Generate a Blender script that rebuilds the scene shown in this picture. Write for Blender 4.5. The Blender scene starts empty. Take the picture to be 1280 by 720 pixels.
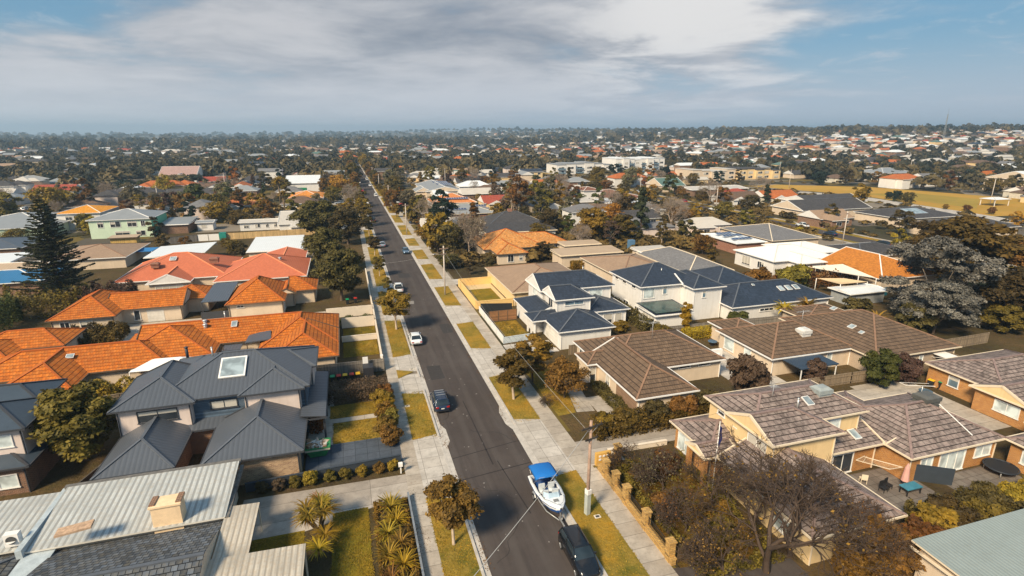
import bpy, math, random
import numpy as np
from mathutils import Vector, Matrix
R=math.radians
C=bpy.context.scene.collection
random.seed(7)

# ------------------------------------------------------------------ camera
FPX=680.; CAMH=32.
PITCH=math.atan((360-165)/FPX); YAW=math.atan((640-425.5)*math.cos(PITCH)/FPX)
def G(px,py,z=0.):
    "ground point (at height z) seen at a pixel of the 1280x720 photograph"
    a=(px-640)/FPX; b=(360-py)/FPX
    d=math.cos(PITCH)+b*math.sin(PITCH); w=-math.sin(PITCH)+b*math.cos(PITCH)
    t=(z-CAMH)/w
    return ((a*math.cos(YAW)+d*math.sin(YAW))*t,(-a*math.sin(YAW)+d*math.cos(YAW))*t)
def proj(x,y,z=0.):
    z=z-CAMH; a=x*math.cos(YAW)-y*math.sin(YAW); d=x*math.sin(YAW)+y*math.cos(YAW)
    f=d*math.cos(PITCH)-z*math.sin(PITCH); u=d*math.sin(PITCH)+z*math.cos(PITCH)
    if f<=1: return (-9999,-9999)
    return (640+FPX*a/f, 360-FPX*u/f)
cam=bpy.data.cameras.new('camera'); camo=bpy.data.objects.new('camera',cam); C.objects.link(camo)
cam.sensor_width=36; cam.lens=36*FPX/1280; cam.clip_end=20000; cam.clip_start=.5
camo.location=(0,0,CAMH); camo.rotation_euler=(math.pi/2-PITCH,0,-YAW)
bpy.context.scene.camera=camo

def sstep(t):
    t=min(1,max(0,t)); return t*t*(3-2*t)
def hill(x,y):
    d=math.hypot(x,y)
    h=30*sstep((x-330)/900)*sstep((d-420)/700)
    az=math.degrees(math.atan2(x,max(y,1)))
    h+=(6+15*sstep((az+12)/20))*sstep((d-2200)/2200)*(1-.8*sstep((x-600)/900))
    return h

# ------------------------------------------------------------------ materials
MATS={}
class NT:
    def __init__(s,name):
        s.m=bpy.data.materials.new(name); s.m.use_nodes=True; s.t=s.m.node_tree; s.t.nodes.clear()
        s.out=s.n('ShaderNodeOutputMaterial'); s.b=s.n('ShaderNodeBsdfPrincipled'); s.l(s.b.outputs[0],s.out.inputs[0])
    def n(s,k,**kw):
        x=s.t.nodes.new(k)
        for a,v in kw.items(): setattr(x,a,v)
        return x
    def l(s,a,b): s.t.links.new(a,b)
    def val(s,sock,v):
        if hasattr(v,'is_output') or isinstance(v,bpy.types.NodeSocket): s.l(v,sock)
        else: sock.default_value=v
    def math(s,op,a,b=0.,c=None):
        x=s.n('ShaderNodeMath',operation=op); s.val(x.inputs[0],a); s.val(x.inputs[1],b)
        if c is not None: s.val(x.inputs[2],c)
        return x.outputs[0]
    def mix(s,f,a,b,mode='MIX'):
        x=s.n('ShaderNodeMix',data_type='RGBA',blend_type=mode); s.val(x.inputs[0],f)
        s.val(x.inputs[6],a if not isinstance(a,tuple) else (*a[:3],1)); s.val(x.inputs[7],b if not isinstance(b,tuple) else (*b[:3],1))
        return x.outputs[2]
    def noise(s,scale,detail=3,vec=None,rough=.6):
        x=s.n('ShaderNodeTexNoise'); x.inputs['Scale'].default_value=scale; x.inputs['Detail'].default_value=detail; x.inputs['Roughness'].default_value=rough
        s.l(vec or s.pos(),x.inputs['Vector']); return x.outputs[0]
    def pos(s):
        if not hasattr(s,'_p'): s._p=s.n('ShaderNodeNewGeometry').outputs['Position']
        return s._p
    def uv(s):
        if not hasattr(s,'_u'):
            u=s.n('ShaderNodeUVMap'); x=s.n('ShaderNodeSeparateXYZ'); s.l(u.outputs[0],x.inputs[0]); s._u=(x.outputs[0],x.outputs[1],u.outputs[0])
        return s._u
    def ramp(s,f,lo,hi):
        x=s.n('ShaderNodeMapRange'); x.clamp=True; s.val(x.inputs[0],f); x.inputs[1].default_value=lo; x.inputs[2].default_value=hi
        return x.outputs[0]
    def bump(s,h,strength=.5,dist=.05):
        x=s.n('ShaderNodeBump'); x.inputs['Strength'].default_value=strength; x.inputs['Distance'].default_value=dist
        s.l(h,x.inputs['Height']); s.l(x.outputs[0],s.b.inputs['Normal'])
    def set(s,col=None,rough=None,spec=None,metal=None):
        if col is not None: s.val(s.b.inputs['Base Color'],col if not isinstance(col,tuple) else (*col[:3],1))
        if rough is not None: s.val(s.b.inputs['Roughness'],rough)
        if spec is not None: s.b.inputs['Specular IOR Level'].default_value=spec
        if metal is not None: s.b.inputs['Metallic'].default_value=metal
        return s.m
def sc(c,k): return tuple(min(.95,x*k) for x in c)
def plain(name,col,rough=.75,var=.18,scale=1.5,spec=.3,metal=0,bump=0):
    key=('p',name)
    if key in MATS: return MATS[key]
    t=NT(name); f=t.noise(scale,5); g=t.noise(scale*9,3)
    f=t.ramp(t.math('ADD',t.math('MULTIPLY',f,.65),t.math('MULTIPLY',g,.35)),.35,.65)
    t.set(t.mix(f,sc(col,1-var),sc(col,1+var)),rough,spec,metal)
    if bump: t.bump(g,bump,.03)
    MATS[key]=t.m; return t.m
def wallm(name,col,var=.10):
    "rendered wall with faint run-off streaks and blotches"
    t=NT(name); mp=t.n('ShaderNodeMapping'); mp.inputs['Scale'].default_value=(2.2,2.2,.22); t.l(t.pos(),mp.inputs[0]); s=t.ramp(t.noise(1.3,5,mp.outputs[0]),.48,.78); b=t.ramp(t.noise(.6,5),.35,.7)
    c=t.mix(b,sc(col,1-var),sc(col,1+var*.5)); c=t.mix(t.math('MULTIPLY',s,.32),c,tuple(a*k for a,k in zip(col,(.66,.60,.52)))); t.set(c,.85,.25); t.bump(t.noise(14,3),.12,.02); return t.m
def tiles(name,col,col2=None,row=.36,wid=.33,joint=.45,var=.22,rough=.8,wear=.25,wearcol=None,bump=.7,spec=.25,weather=.35,ucol=.45):
    "roof tiles laid in courses: u runs along the eave, v up the slope"
    t=NT(name); u,v,_=t.uv(); col2=col2 or sc(col,.7)
    cv=t.math('MULTIPLY',v,1/row); rv=t.math('FLOOR',cv); fv=t.math('FRACT',cv)
    cu=t.math('ADD',t.math('MULTIPLY',u,1/wid),t.math('MULTIPLY',rv,.5)); ru=t.math('FLOOR',cu); fu=t.math('FRACT',cu)
    cx=t.n('ShaderNodeCombineXYZ'); t.l(ru,cx.inputs[0]); t.l(rv,cx.inputs[1])
    wn=t.n('ShaderNodeTexWhiteNoise'); t.l(cx.outputs[0],wn.inputs['Vector'])
    big=t.ramp(t.noise(.35,4),.35,.68); mid=t.ramp(t.noise(2.5,4),.4,.7)
    c=t.mix(wn.outputs['Value'],sc(col,1-var),sc(col,1+var))
    c=t.mix(t.math('MULTIPLY',big,weather),c,col2)
    c=t.mix(t.math('MULTIPLY',mid,wear),c,wearcol or sc(col2,.8))
    gap=t.math('MULTIPLY',t.math('LESS_THAN',fv,.16),joint); gu=t.math('MULTIPLY',t.math('LESS_THAN',fu,.12),joint*ucol)
    c=t.mix(t.math('MAXIMUM',gap,gu),c,sc(col2,.35))
    t.set(c,rough,spec)
    h=t.math('ADD',t.math('SUBTRACT',1.,fv),t.math('MULTIPLY',t.math('ABSOLUTE',t.math('SUBTRACT',fu,.5)),.6))
    t.bump(h,bump,.05); MATS[('t',name)]=t.m; return t.m
def metal(name,col,period=.2,rough=.45,stripe=.35,spec=.5,dirt=.3,met=.0,sw=.16):
    "ribbed sheet roofing: ribs run up the slope"
    t=NT(name); u,v,_=t.uv()
    fu=t.math('FRACT',t.math('MULTIPLY',u,1/period))
    s=t.math('ABSOLUTE',t.math('SUBTRACT',fu,.5))
    d=t.ramp(t.noise(.5,5),.4,.7); r=t.ramp(t.noise(4,4),.45,.75)
    c=t.mix(t.math('MULTIPLY',t.math('LESS_THAN',s,sw),stripe),col,sc(col,.5))
    c=t.mix(t.math('MULTIPLY',d,dirt),c,sc(col,.6)); c=t.mix(t.math('MULTIPLY',r,dirt*.6),c,tuple(a*b for a,b in zip(col,(.8,.62,.45))))
    t.set(c,rough,spec,met); t.bump(s,.7,.05); MATS[('m',name)]=t.m; return t.m
def bricks(name,col,col2,mortar,scale=1.0):
    t=NT(name); b=t.n('ShaderNodeTexBrick'); t.l(t.uv()[2],b.inputs['Vector'])
    b.inputs['Scale'].default_value=1; b.inputs['Brick Width'].default_value=.30*scale; b.inputs['Row Height'].default_value=.11*scale; b.inputs['Mortar Size'].default_value=.014*scale
    b.inputs['Color1'].default_value=(*col,1); b.inputs['Color2'].default_value=(*col2,1); b.inputs['Mortar'].default_value=(*mortar,1)
    f=t.ramp(t.noise(.8,4),.35,.7)
    t.set(t.mix(t.math('MULTIPLY',f,.3),b.outputs['Color'],sc(col2,.7)),.85,.2); t.bump(b.outputs['Fac'],-.4 if False else .3,.01)
    MATS[('b',name)]=t.m; return t.m
def boards(name,col,w=.15,horiz=False,var=.25,gap=.6):
    t=NT(name); u,v,_=t.uv(); a=v if horiz else u
    cu=t.math('MULTIPLY',a,1/w); ru=t.math('FLOOR',cu); fu=t.math('FRACT',cu)
    wn=t.n('ShaderNodeTexWhiteNoise',noise_dimensions='1D'); t.l(ru,wn.inputs['W'])
    c=t.mix(wn.outputs['Value'],sc(col,1-var),sc(col,1+var))
    c=t.mix(t.math('MULTIPLY',t.ramp(t.noise(1.2,5),.4,.7),.4),c,sc(col,.55))
    c=t.mix(t.math('MULTIPLY',t.math('LESS_THAN',fu,.1),gap),c,sc(col,.25))
    t.set(c,.85,.2); t.bump(fu,.4,.02); return t.m
def leaf(name,col,col2,trans=.25,rough=.6):
    t=NT(name); at=t.n('ShaderNodeAttribute',attribute_name='tone'); oi=t.n('ShaderNodeObjectInfo')
    c=t.mix(at.outputs['Fac'],col,col2)
    hs=t.n('ShaderNodeHueSaturation'); t.l(c,hs.inputs['Color'])
    t.val(hs.inputs['Hue'],t.math('ADD',t.math('MULTIPLY',oi.outputs['Random'],.04),.48))
    t.val(hs.inputs['Value'],t.math('ADD',t.math('MULTIPLY',oi.outputs['Random'],.5),.75))
    t.set(hs.outputs[0],rough,.2)
    tr=t.n('ShaderNodeBsdfTranslucent'); t.l(hs.outputs[0],tr.inputs[0]); mx=t.n('ShaderNodeMixShader'); mx.inputs[0].default_value=trans
    t.l(t.b.outputs[0],mx.inputs[1]); t.l(tr.outputs[0],mx.inputs[2]); t.l(mx.outputs[0],t.out.inputs[0])
    return t.m
def ground_mat(name,cols,scales=(.12,.9,6),bump=.5,rough=.95,tone=(.38,.62),lots=0):
    "cols: dark, mid, light"
    t=NT(name)
    a=t.ramp(t.noise(scales[0],5),*tone); b=t.ramp(t.noise(scales[1],6,rough=.7),.35,.65); f=t.ramp(t.noise(scales[2],4,rough=.7),.3,.7)
    c=t.mix(a,cols[0],cols[1]); c=t.mix(t.math('MULTIPLY',b,.8),c,cols[2]); c=t.mix(t.math('MULTIPLY',f,.45),c,cols[0])
    if lots:
        vo=t.n('ShaderNodeTexVoronoi'); vo.inputs['Scale'].default_value=1/lots; vo.distance='CHEBYCHEV'; t.l(t.pos(),vo.inputs['Vector']); sx=t.n('ShaderNodeSeparateXYZ'); t.l(vo.outputs['Color'],sx.inputs[0])
        c=t.mix(t.math('MULTIPLY',t.math('GREATER_THAN',sx.outputs[0],.74),.85),c,(.24,.20,.16)); c=t.mix(t.math('MULTIPLY',t.math('LESS_THAN',sx.outputs[0],.24),.8),c,(.15,.105,.025)); c=t.mix(t.math('MULTIPLY',t.math('GREATER_THAN',sx.outputs[1],.85),.8),c,(.10,.085,.07))
    t.set(c,rough,.15); t.bump(t.math('ADD',f,b),bump,.08); return t.m

# ------------------------------------------------------------------ mesh builder
class MB:
    def __init__(s): s.v=[]; s.f=[]; s.m=[]; s.sm=[]
    def face(s,pts,mi=0,smooth=False):
        k=len(s.v); s.v+= [tuple(p) for p in pts]; s.f.append(tuple(range(k,k+len(pts)))); s.m.append(mi); s.sm.append(smooth)
    def box(s,x0,x1,y0,y1,z0,z1,mi=0,top=None):
        a=[(x0,y0,z0),(x1,y0,z0),(x1,y1,z0),(x0,y1,z0),(x0,y0,z1),(x1,y0,z1),(x1,y1,z1),(x0,y1,z1)]
        for q,f in enumerate(((3,2,1,0),(4,5,6,7),(0,1,5,4),(1,2,6,5),(2,3,7,6),(3,0,4,7))): s.face([a[i] for i in f],top if (q==1 and top is not None) else mi)
        return s
    def obox(s,c,rz,w,d,z0,z1,mi=0):
        "box centred on c=(x,y), turned rz"
        k=len(s.v); s.box(-w/2,w/2,-d/2,d/2,z0,z1,mi); co,si=math.cos(rz),math.sin(rz)
        for i in range(k,len(s.v)):
            x,y,z=s.v[i]; s.v[i]=(c[0]+x*co-y*si,c[1]+x*si+y*co,z)
        return s
    def bar(s,p,q,w,h=None,mi=0,up=(0,0,1)):
        h=h or w; p=Vector(p); q=Vector(q); d=(q-p)
        if d.length<1e-6: return s
        d.normalize(); u=Vector(up)
        if abs(d.dot(u))>.98: u=Vector((1,0,0))
        a=d.cross(u).normalized()*w/2; b=a.cross(d).normalized()*h/2
        c=[p-a-b,p+a-b,p+a+b,p-a+b,q-a-b,q+a-b,q+a+b,q-a+b]
        for f in ((0,1,2,3),(7,6,5,4),(0,4,5,1),(1,5,6,2),(2,6,7,3),(3,7,4,0)): s.face([c[i] for i in f],mi)
        return s
    def tube(s,pts,rad,n=6,mi=0,cap=True,smooth=True):
        pts=[Vector(p) for p in pts]; rad=rad if hasattr(rad,'__len__') else [rad]*len(pts); k=len(s.v); u=None
        for i,p in enumerate(pts):
            d=(pts[min(i+1,len(pts)-1)]-pts[max(i-1,0)]).normalized()
            if u is None: u=d.orthogonal().normalized()
            u=(u-d*u.dot(d)).normalized(); w=d.cross(u)
            for j in range(n):
                a=2*math.pi*j/n; s.v.append(tuple(p+(u*math.cos(a)+w*math.sin(a))*rad[i]))
        for i in range(len(pts)-1):
            for j in range(n):
                s.f.append((k+i*n+j,k+i*n+(j+1)%n,k+(i+1)*n+(j+1)%n,k+(i+1)*n+j)); s.m.append(mi); s.sm.append(smooth)
        if cap:
            s.f.append(tuple(k+j for j in range(n))[::-1]); s.m.append(mi); s.sm.append(False)
            e=k+(len(pts)-1)*n; s.f.append(tuple(e+j for j in range(n))); s.m.append(mi); s.sm.append(False)
        return s
    def cyl(s,x,y,z0,z1,r,r2=None,n=12,mi=0): return s.tube([(x,y,z0),(x,y,z1)],[r,r if r2 is None else r2],n,mi)
    def loft(s,rings,mi=0,smooth=True,caps=True,closed=True):
        k=len(s.v); n=len(rings[0])
        for r in rings: s.v+=[tuple(p) for p in r]
        for i in range(len(rings)-1):
            for j in range(n if closed else n-1):
                s.f.append((k+i*n+j,k+i*n+(j+1)%n,k+(i+1)*n+(j+1)%n,k+(i+1)*n+j)); s.m.append(mi); s.sm.append(smooth)
        if caps:
            s.f.append(tuple(range(k,k+n))[::-1]); s.m.append(mi); s.sm.append(smooth)
            e=k+(len(rings)-1)*n; s.f.append(tuple(range(e,e+n))); s.m.append(mi); s.sm.append(smooth)
        return s
    def mesh(s,name,mats,off=(0,0,0)):
        me=bpy.data.meshes.new(name); v=[(a-off[0],b-off[1],c-off[2]) for a,b,c in s.v]
        me.from_pydata(v,[],s.f)
        for m in mats: me.materials.append(m)
        if len(mats)>1: me.polygons.foreach_set('material_index',s.m)
        me.polygons.foreach_set('use_smooth',s.sm)
        uvl=me.uv_layers.new(name='UVMap'); uvs=np.zeros(len(me.loops)*2,dtype=np.float32); vv=np.array(s.v,dtype=np.float64).reshape(-1,3); i=0
        for f in s.f:
            P=vv[list(f)]; n=np.cross(P[1]-P[0],P[2]-P[0]) if len(f)==3 else np.cross(P[2]-P[0],P[3]-P[1])
            L=np.linalg.norm(n); n=n/L if L>1e-12 else np.array((0,0,1.))
            if abs(n[2])<.995:
                t=np.cross((0,0,1.),n); t/=np.linalg.norm(t); b=np.cross(n,t)
            else: t=np.array((1.,0,0)); b=np.array((0,1.,0))
            uvs[i:i+2*len(f):2]=P@t; uvs[i+1:i+1+2*len(f):2]=P@b; i+=2*len(f)
        uvl.data.foreach_set('uv',uvs); me.update(); return me
def woff(parent):
    o=Vector((0,0,0)); p=parent
    while p is not None: o+=p.location; p=p.parent
    return o
def part(name,mb,mats,parent,label=None):
    "one mesh object under its thing; coordinates in mb are world coordinates"
    mats=mats if isinstance(mats,(list,tuple)) else [mats]
    o=bpy.data.objects.new(name,mb.mesh(name,mats,tuple(woff(parent)))); C.objects.link(o); o.parent=parent
    if label: o['label']=label
    return o
def tag(o,label,cat,group=None,kind=None):
    if label: o['label']=label
    if cat: o['category']=cat
    if group: o['group']=group
    if kind: o['kind']=kind
    return o
def thing(name,label,cat,loc=(0,0,0),group=None):
    o=bpy.data.objects.new(name,None); C.objects.link(o); o.location=loc; o.empty_display_size=.3
    return tag(o,label,cat,group)
def solo(name,mb,mats,label,cat,group=None,loc=(0,0,0),kind=None):
    mats=mats if isinstance(mats,(list,tuple)) else [mats]
    o=bpy.data.objects.new(name,mb.mesh(name,mats,loc)); C.objects.link(o); o.location=loc
    return tag(o,label,cat,group,kind)
def struct(name,mb,mats):
    mats=mats if isinstance(mats,(list,tuple)) else [mats]
    o=bpy.data.objects.new(name,mb.mesh(name,mats)); C.objects.link(o); o['kind']='structure'; return o
def dup(root,loc=None,rz=None,scale=None,label=None,group=None,mat=None):
    r=root.copy(); C.objects.link(r)
    if loc is not None: r.location=loc
    if rz is not None: r.rotation_euler=(0,0,rz)
    if scale is not None: r.scale=scale if hasattr(scale,'__len__') else (scale,)*3
    if label: r['label']=label
    if group: r['group']=group
    for ch in list(root.children):
        c=ch.copy(); C.objects.link(c); c.parent=r
        for g in list(ch.children):
            d=g.copy(); C.objects.link(d); d.parent=c
    return r
# ------------------------------------------------------------------ palette
DARK=(.035,.036,.04)
T_BROWN=tiles('brown_roof_tiles',(.165,.108,.070),(.095,.064,.045),row=.62,joint=.95,wear=.3,bump=1)
T_ORANGE=tiles('terracotta_roof_tiles',(.50,.128,.010),(.30,.07,.011),row=.55,joint=.85,var=.28,wear=.42,wearcol=(.50,.22,.06),weather=.6)
T_SALMON=tiles('salmon_roof_tiles',(.52,.15,.075),(.42,.115,.06),row=.36,joint=.2,var=.08,wear=.1,bump=.35,weather=.3)
T_PATCH=tiles('lichen_orange_roof_tiles',(.55,.20,.035),(.28,.11,.03),row=.4,wid=.4,joint=.35,var=.35,wear=.5,wearcol=(.66,.47,.23),weather=.75)
T_NAVY=tiles('blue_black_roof_tiles',(.030,.040,.062),(.02,.026,.04),row=.5,joint=.45,var=.25,wear=.1,rough=.5,spec=.4,bump=.5)
T_PINK=tiles('worn_pinkish_roof_tiles',(.205,.155,.138),(.085,.062,.056),row=.55,wid=.75,joint=.98,var=.45,wear=.6,wearcol=(.42,.34,.30),weather=.4,bump=1)
T_TAN=tiles('tan_roof_tiles',(.34,.23,.155),(.25,.17,.12),row=.36,joint=.25,var=.1,wear=.15,bump=.4)
T_GREY=tiles('grey_roof_tiles',(.19,.185,.19),(.12,.115,.12),row=.36,joint=.35,var=.15)
T_DGREY=tiles('charcoal_roof_tiles',(.075,.07,.072),(.045,.042,.045),row=.4,joint=.5,var=.3)
T_SLATE=tiles('mossy_slate_roof_tiles',(.09,.105,.13),(.05,.055,.065),row=.46,wid=.42,joint=1.,var=.55,wear=.5,wearcol=(.20,.17,.12),ucol=1.0,bump=1)
M_DARK=metal('dark_grey_ribbed_roof',(.085,.095,.115),.42,rough=.4,stripe=.3,dirt=.18)
M_BLUE=metal('blue_metal_roof',(.035,.16,.34),.4,stripe=.2)
M_CORR=metal('weathered_galvanised_sheet',(.50,.51,.50),.46,rough=.5,stripe=.9,dirt=.7,sw=.2)
M_BEIGE=metal('weathered_cream_sheet',(.55,.49,.41),.40,rough=.6,stripe=.8,dirt=.8)
M_WHITE=metal('white_metal_roof',(.72,.74,.76),.5,stripe=.12,dirt=.15)
M_TEAL=metal('pale_green_metal_roof',(.29,.33,.315),.3,stripe=.25,dirt=.3)
M_GREY=metal('grey_metal_roof',(.27,.28,.29),.4,stripe=.25)
M_TANF=metal('tan_metal_roof',(.48,.35,.23),.6,stripe=.15)
M_CREAM=metal('pale_metal_roof',(.55,.50,.44),.5,stripe=.15,dirt=.3)
M_GREEN=metal('green_metal_roof',(.10,.17,.14),.4,stripe=.2)
W_CREAM=wallm('cream_render',(.66,.53,.40)); W_WHITE=wallm('white_render',(.72,.69,.66),.06)
W_YEL=wallm('yellow_cream_render',(.74,.54,.29)); W_PINKW=wallm('pale_pink_render',(.68,.56,.50))
W_BLUEB=boards('blue_weatherboards',(.10,.14,.19),.2,True); W_WB=boards('cream_weatherboards',(.6,.55,.46),.2,True,.06,.35)
W_GREEN=plain('mint_green_render',(.20,.52,.32),.8,.1,.5); W_LGREEN=plain('pale_green_render',(.55,.66,.50),.8,.08,.5)
B_TAN=bricks('tan_bricks',(.50,.21,.045),(.36,.13,.03),(.5,.36,.2)); B_BROWN=bricks('mixed_brown_bricks',(.24,.11,.06),(.12,.06,.04),(.4,.3,.22))
B_SPECK=bricks('speckled_cream_bricks',(.50,.33,.19),(.26,.15,.09),(.55,.42,.3)); B_RED=bricks('red_bricks',(.34,.12,.06),(.25,.09,.05),(.4,.3,.25))
TR_W=plain('white_trim',(.78,.75,.72),.5,.04); TR_D=plain('dark_trim',(.05,.052,.06),.5,.1); TR_C=plain('cream_trim',(.72,.60,.45),.6,.05); TR_B=plain('brown_trim',(.11,.075,.05),.6,.1)
RC_BR=plain('tan_ridge_capping',(.24,.14,.09),.8,.2); RC_OR=plain('orange_ridge_capping',(.42,.105,.02),.8,.15); RC_D=plain('dark_ridge_capping',(.10,.11,.13),.5,.12)
RC_P=plain('worn_ridge_capping',(.24,.17,.155),.8,.3,4); RC_W=plain('pale_capping',(.6,.56,.5),.7,.1); RC_S=plain('salmon_capping',(.75,.27,.13),.8,.1)
def glass_mat(name,col,rough=.08):
    t=NT(name); f=t.ramp(t.noise(.7,2),.4,.6); return t.set(t.mix(f,col,sc(col,1.8)),rough,.6)
BLINDM=plain('cream_roller_blind',(.50,.46,.40),.7,.05); GL_D=glass_mat('dark_window_glass',(.02,.024,.03)); GL_L=glass_mat('curtained_window_glass',(.38,.42,.42),.2); GL_M=glass_mat('blue_window_glass',(.10,.15,.19))
BLIND=plain('pale_door_panel',(.62,.52,.40),.7,.05); GAR_B=boards('brown_garage_door_panel',(.27,.17,.11),.5,True,.08,.4); GAR_W=boards('white_garage_door_panel',(.7,.66,.6),.5,True,.03,.25)
CONC=ground_mat('concrete',((.30,.27,.24),(.42,.385,.35),(.50,.465,.43)),(.25,1.6,9),bump=.15,tone=(.35,.65))
CAPS={T_BROWN:RC_BR,T_ORANGE:RC_OR,T_SALMON:RC_S,T_PATCH:RC_OR,T_NAVY:RC_D,T_PINK:RC_P,M_DARK:RC_D,T_SLATE:RC_D,T_DGREY:RC_D,M_CORR:RC_W,T_TAN:RC_BR}

def roof_block(mb,x0,x1,y0,y1,ez,pitch,axis,ends,cap=True,gut=None,rake=None):
    tp=math.tan(R(pitch))
    if axis in 'NSEW':     # skillion, high edge on the named side
        L=(y1-y0) if axis in 'NS' else (x1-x0); up=L*tp
        zz={'N':(0,0,up,up),'S':(up,up,0,0),'E':(0,up,up,0),'W':(up,0,0,up)}[axis]
        c=[(x0,y0),(x1,y0),(x1,y1),(x0,y1)]
        b=[(a[0],a[1],ez+z) for a,z in zip(c,zz)]; t=[(p[0],p[1],p[2]+.14) for p in b]
        mb.face(t,0); mb.face(b[::-1],2)
        for i in range(4): mb.face([b[i],b[(i+1)%4],t[(i+1)%4],t[i]],2)
        return
    if axis=='y': T=lambda a,b,z:(x0+b,y0+a,z); L=y1-y0; Wd=x1-x0
    else: T=lambda a,b,z:(x0+a,y0+b,z); L=x1-x0; Wd=y1-y0
    h=Wd/2; a0=h if ends[0]=='h' else 0; a1=L-(h if ends[1]=='h' else 0)
    if a0>a1-.05: m=(a0*(L-a1)**0 + a1)/2 if False else (a0+a1)/2; a0=m-.05; a1=m+.05
    rz=ez+min(h, max(a0,.01) if (ends[0]=='h' and ends[1]=='h' and L<Wd) else h)*tp
    A,B,D,E=T(0,0,ez),T(L,0,ez),T(L,Wd,ez),T(0,Wd,ez); P,Q=T(a0,h,rz),T(a1,h,rz)
    flip=(axis=='y')
    def F(p,mi=0): mb.face(p[::-1] if flip else p,mi)
    F([A,B,Q,P]); F([D,E,P,Q]); F([E,A,P],0 if ends[0]=='h' else 3); F([B,D,Q],0 if ends[1]=='h' else 3); F([A,E,D,B],2)
    if cap:
        up=Vector((0,0,.03)); V=lambda p:Vector(p)+up
        mb.bar(V(P),V(Q),.26,.12,1)
        for k,(c1,c2,ap) in enumerate(((A,E,P),(B,D,Q))):
            if ends[k]=='h': mb.bar(V(c1),V(ap),.22,.1,1); mb.bar(V(c2),V(ap),.22,.1,1)
    for k,(c1,c2,ap) in enumerate(((A,E,P),(B,D,Q))):
        if ends[k]=='g' and rake:
            rake.bar(Vector(c1)+Vector((0,0,-.02)),Vector(ap)+Vector((0,0,-.02)),.12,.26); rake.bar(Vector(c2)+Vector((0,0,-.02)),Vector(ap)+Vector((0,0,-.02)),.12,.26)
OCC=[]
def pane_win(root,side,wall,c,z0,w,h,kind='w',frame=TR_W,gl=GL_D,nm=None,n=2):
    "window or door in a wall; wall = plane coordinate, c = centre along the wall"
    s={'S':(0,-1),'N':(0,1),'W':(-1,0),'E':(1,0)}[side]; mb=MB(); pb=MB()
    def bx(b,a0,a1,q0,q1,d0,d1,mi=0):
        if side in 'SN': ys=sorted((wall+s[1]*d0,wall+s[1]*d1)); b.box(a0,a1,ys[0],ys[1],q0,q1,mi)
        else: xs=sorted((wall+s[0]*d0,wall+s[0]*d1)); b.box(xs[0],xs[1],a0,a1,q0,q1,mi)
    a0,a1,q0,q1=c-w/2,c+w/2,z0,z0+h; f=.09
    if kind=='g':
        bx(mb,a0,a1,q0,q1,-.02,.03); return part('garage_door',mb,gl,root)
    bx(mb,a0,a1,q1-f,q1,-.02,.08); bx(mb,a0-.06,a1+.06,q0-.03,q0+f-.03,-.02,.12)
    bx(mb,a0,a0+f,q0+f,q1-f,-.02,.08); bx(mb,a1-f,a1,q0+f,q1-f,-.02,.08)
    for i in range(1,n): m=a0+(a1-a0)*i/n; bx(mb,m-.03,m+.03,q0+f,q1-f,-.02,.06)
    o=part(nm or {'w':'window','d':'door','s':'sliding_door'}[kind],mb,frame,root)
    bx(pb,a0+f,a1-f,q0+f,q1-f,-.02,.02); part('pane',pb,gl,o)
    rr=random.Random(int(wall*31+c*17+z0*5)); k=rr.random()
    if gl in (GL_D,GL_M) and h>.9 and k<.75:
        b=MB(); m0,m1=(a0+f+.02,(a0+a1)/2-.04) if (k<.4 and n>1) else (a0+f+.02,a1-f-.02); bx(b,m0,m1,q1-f-h*rr.choice((.3,.45,.8)),q1-f-.01,.021,.026); part('blind',b,BLINDM,o)
    return o
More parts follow.
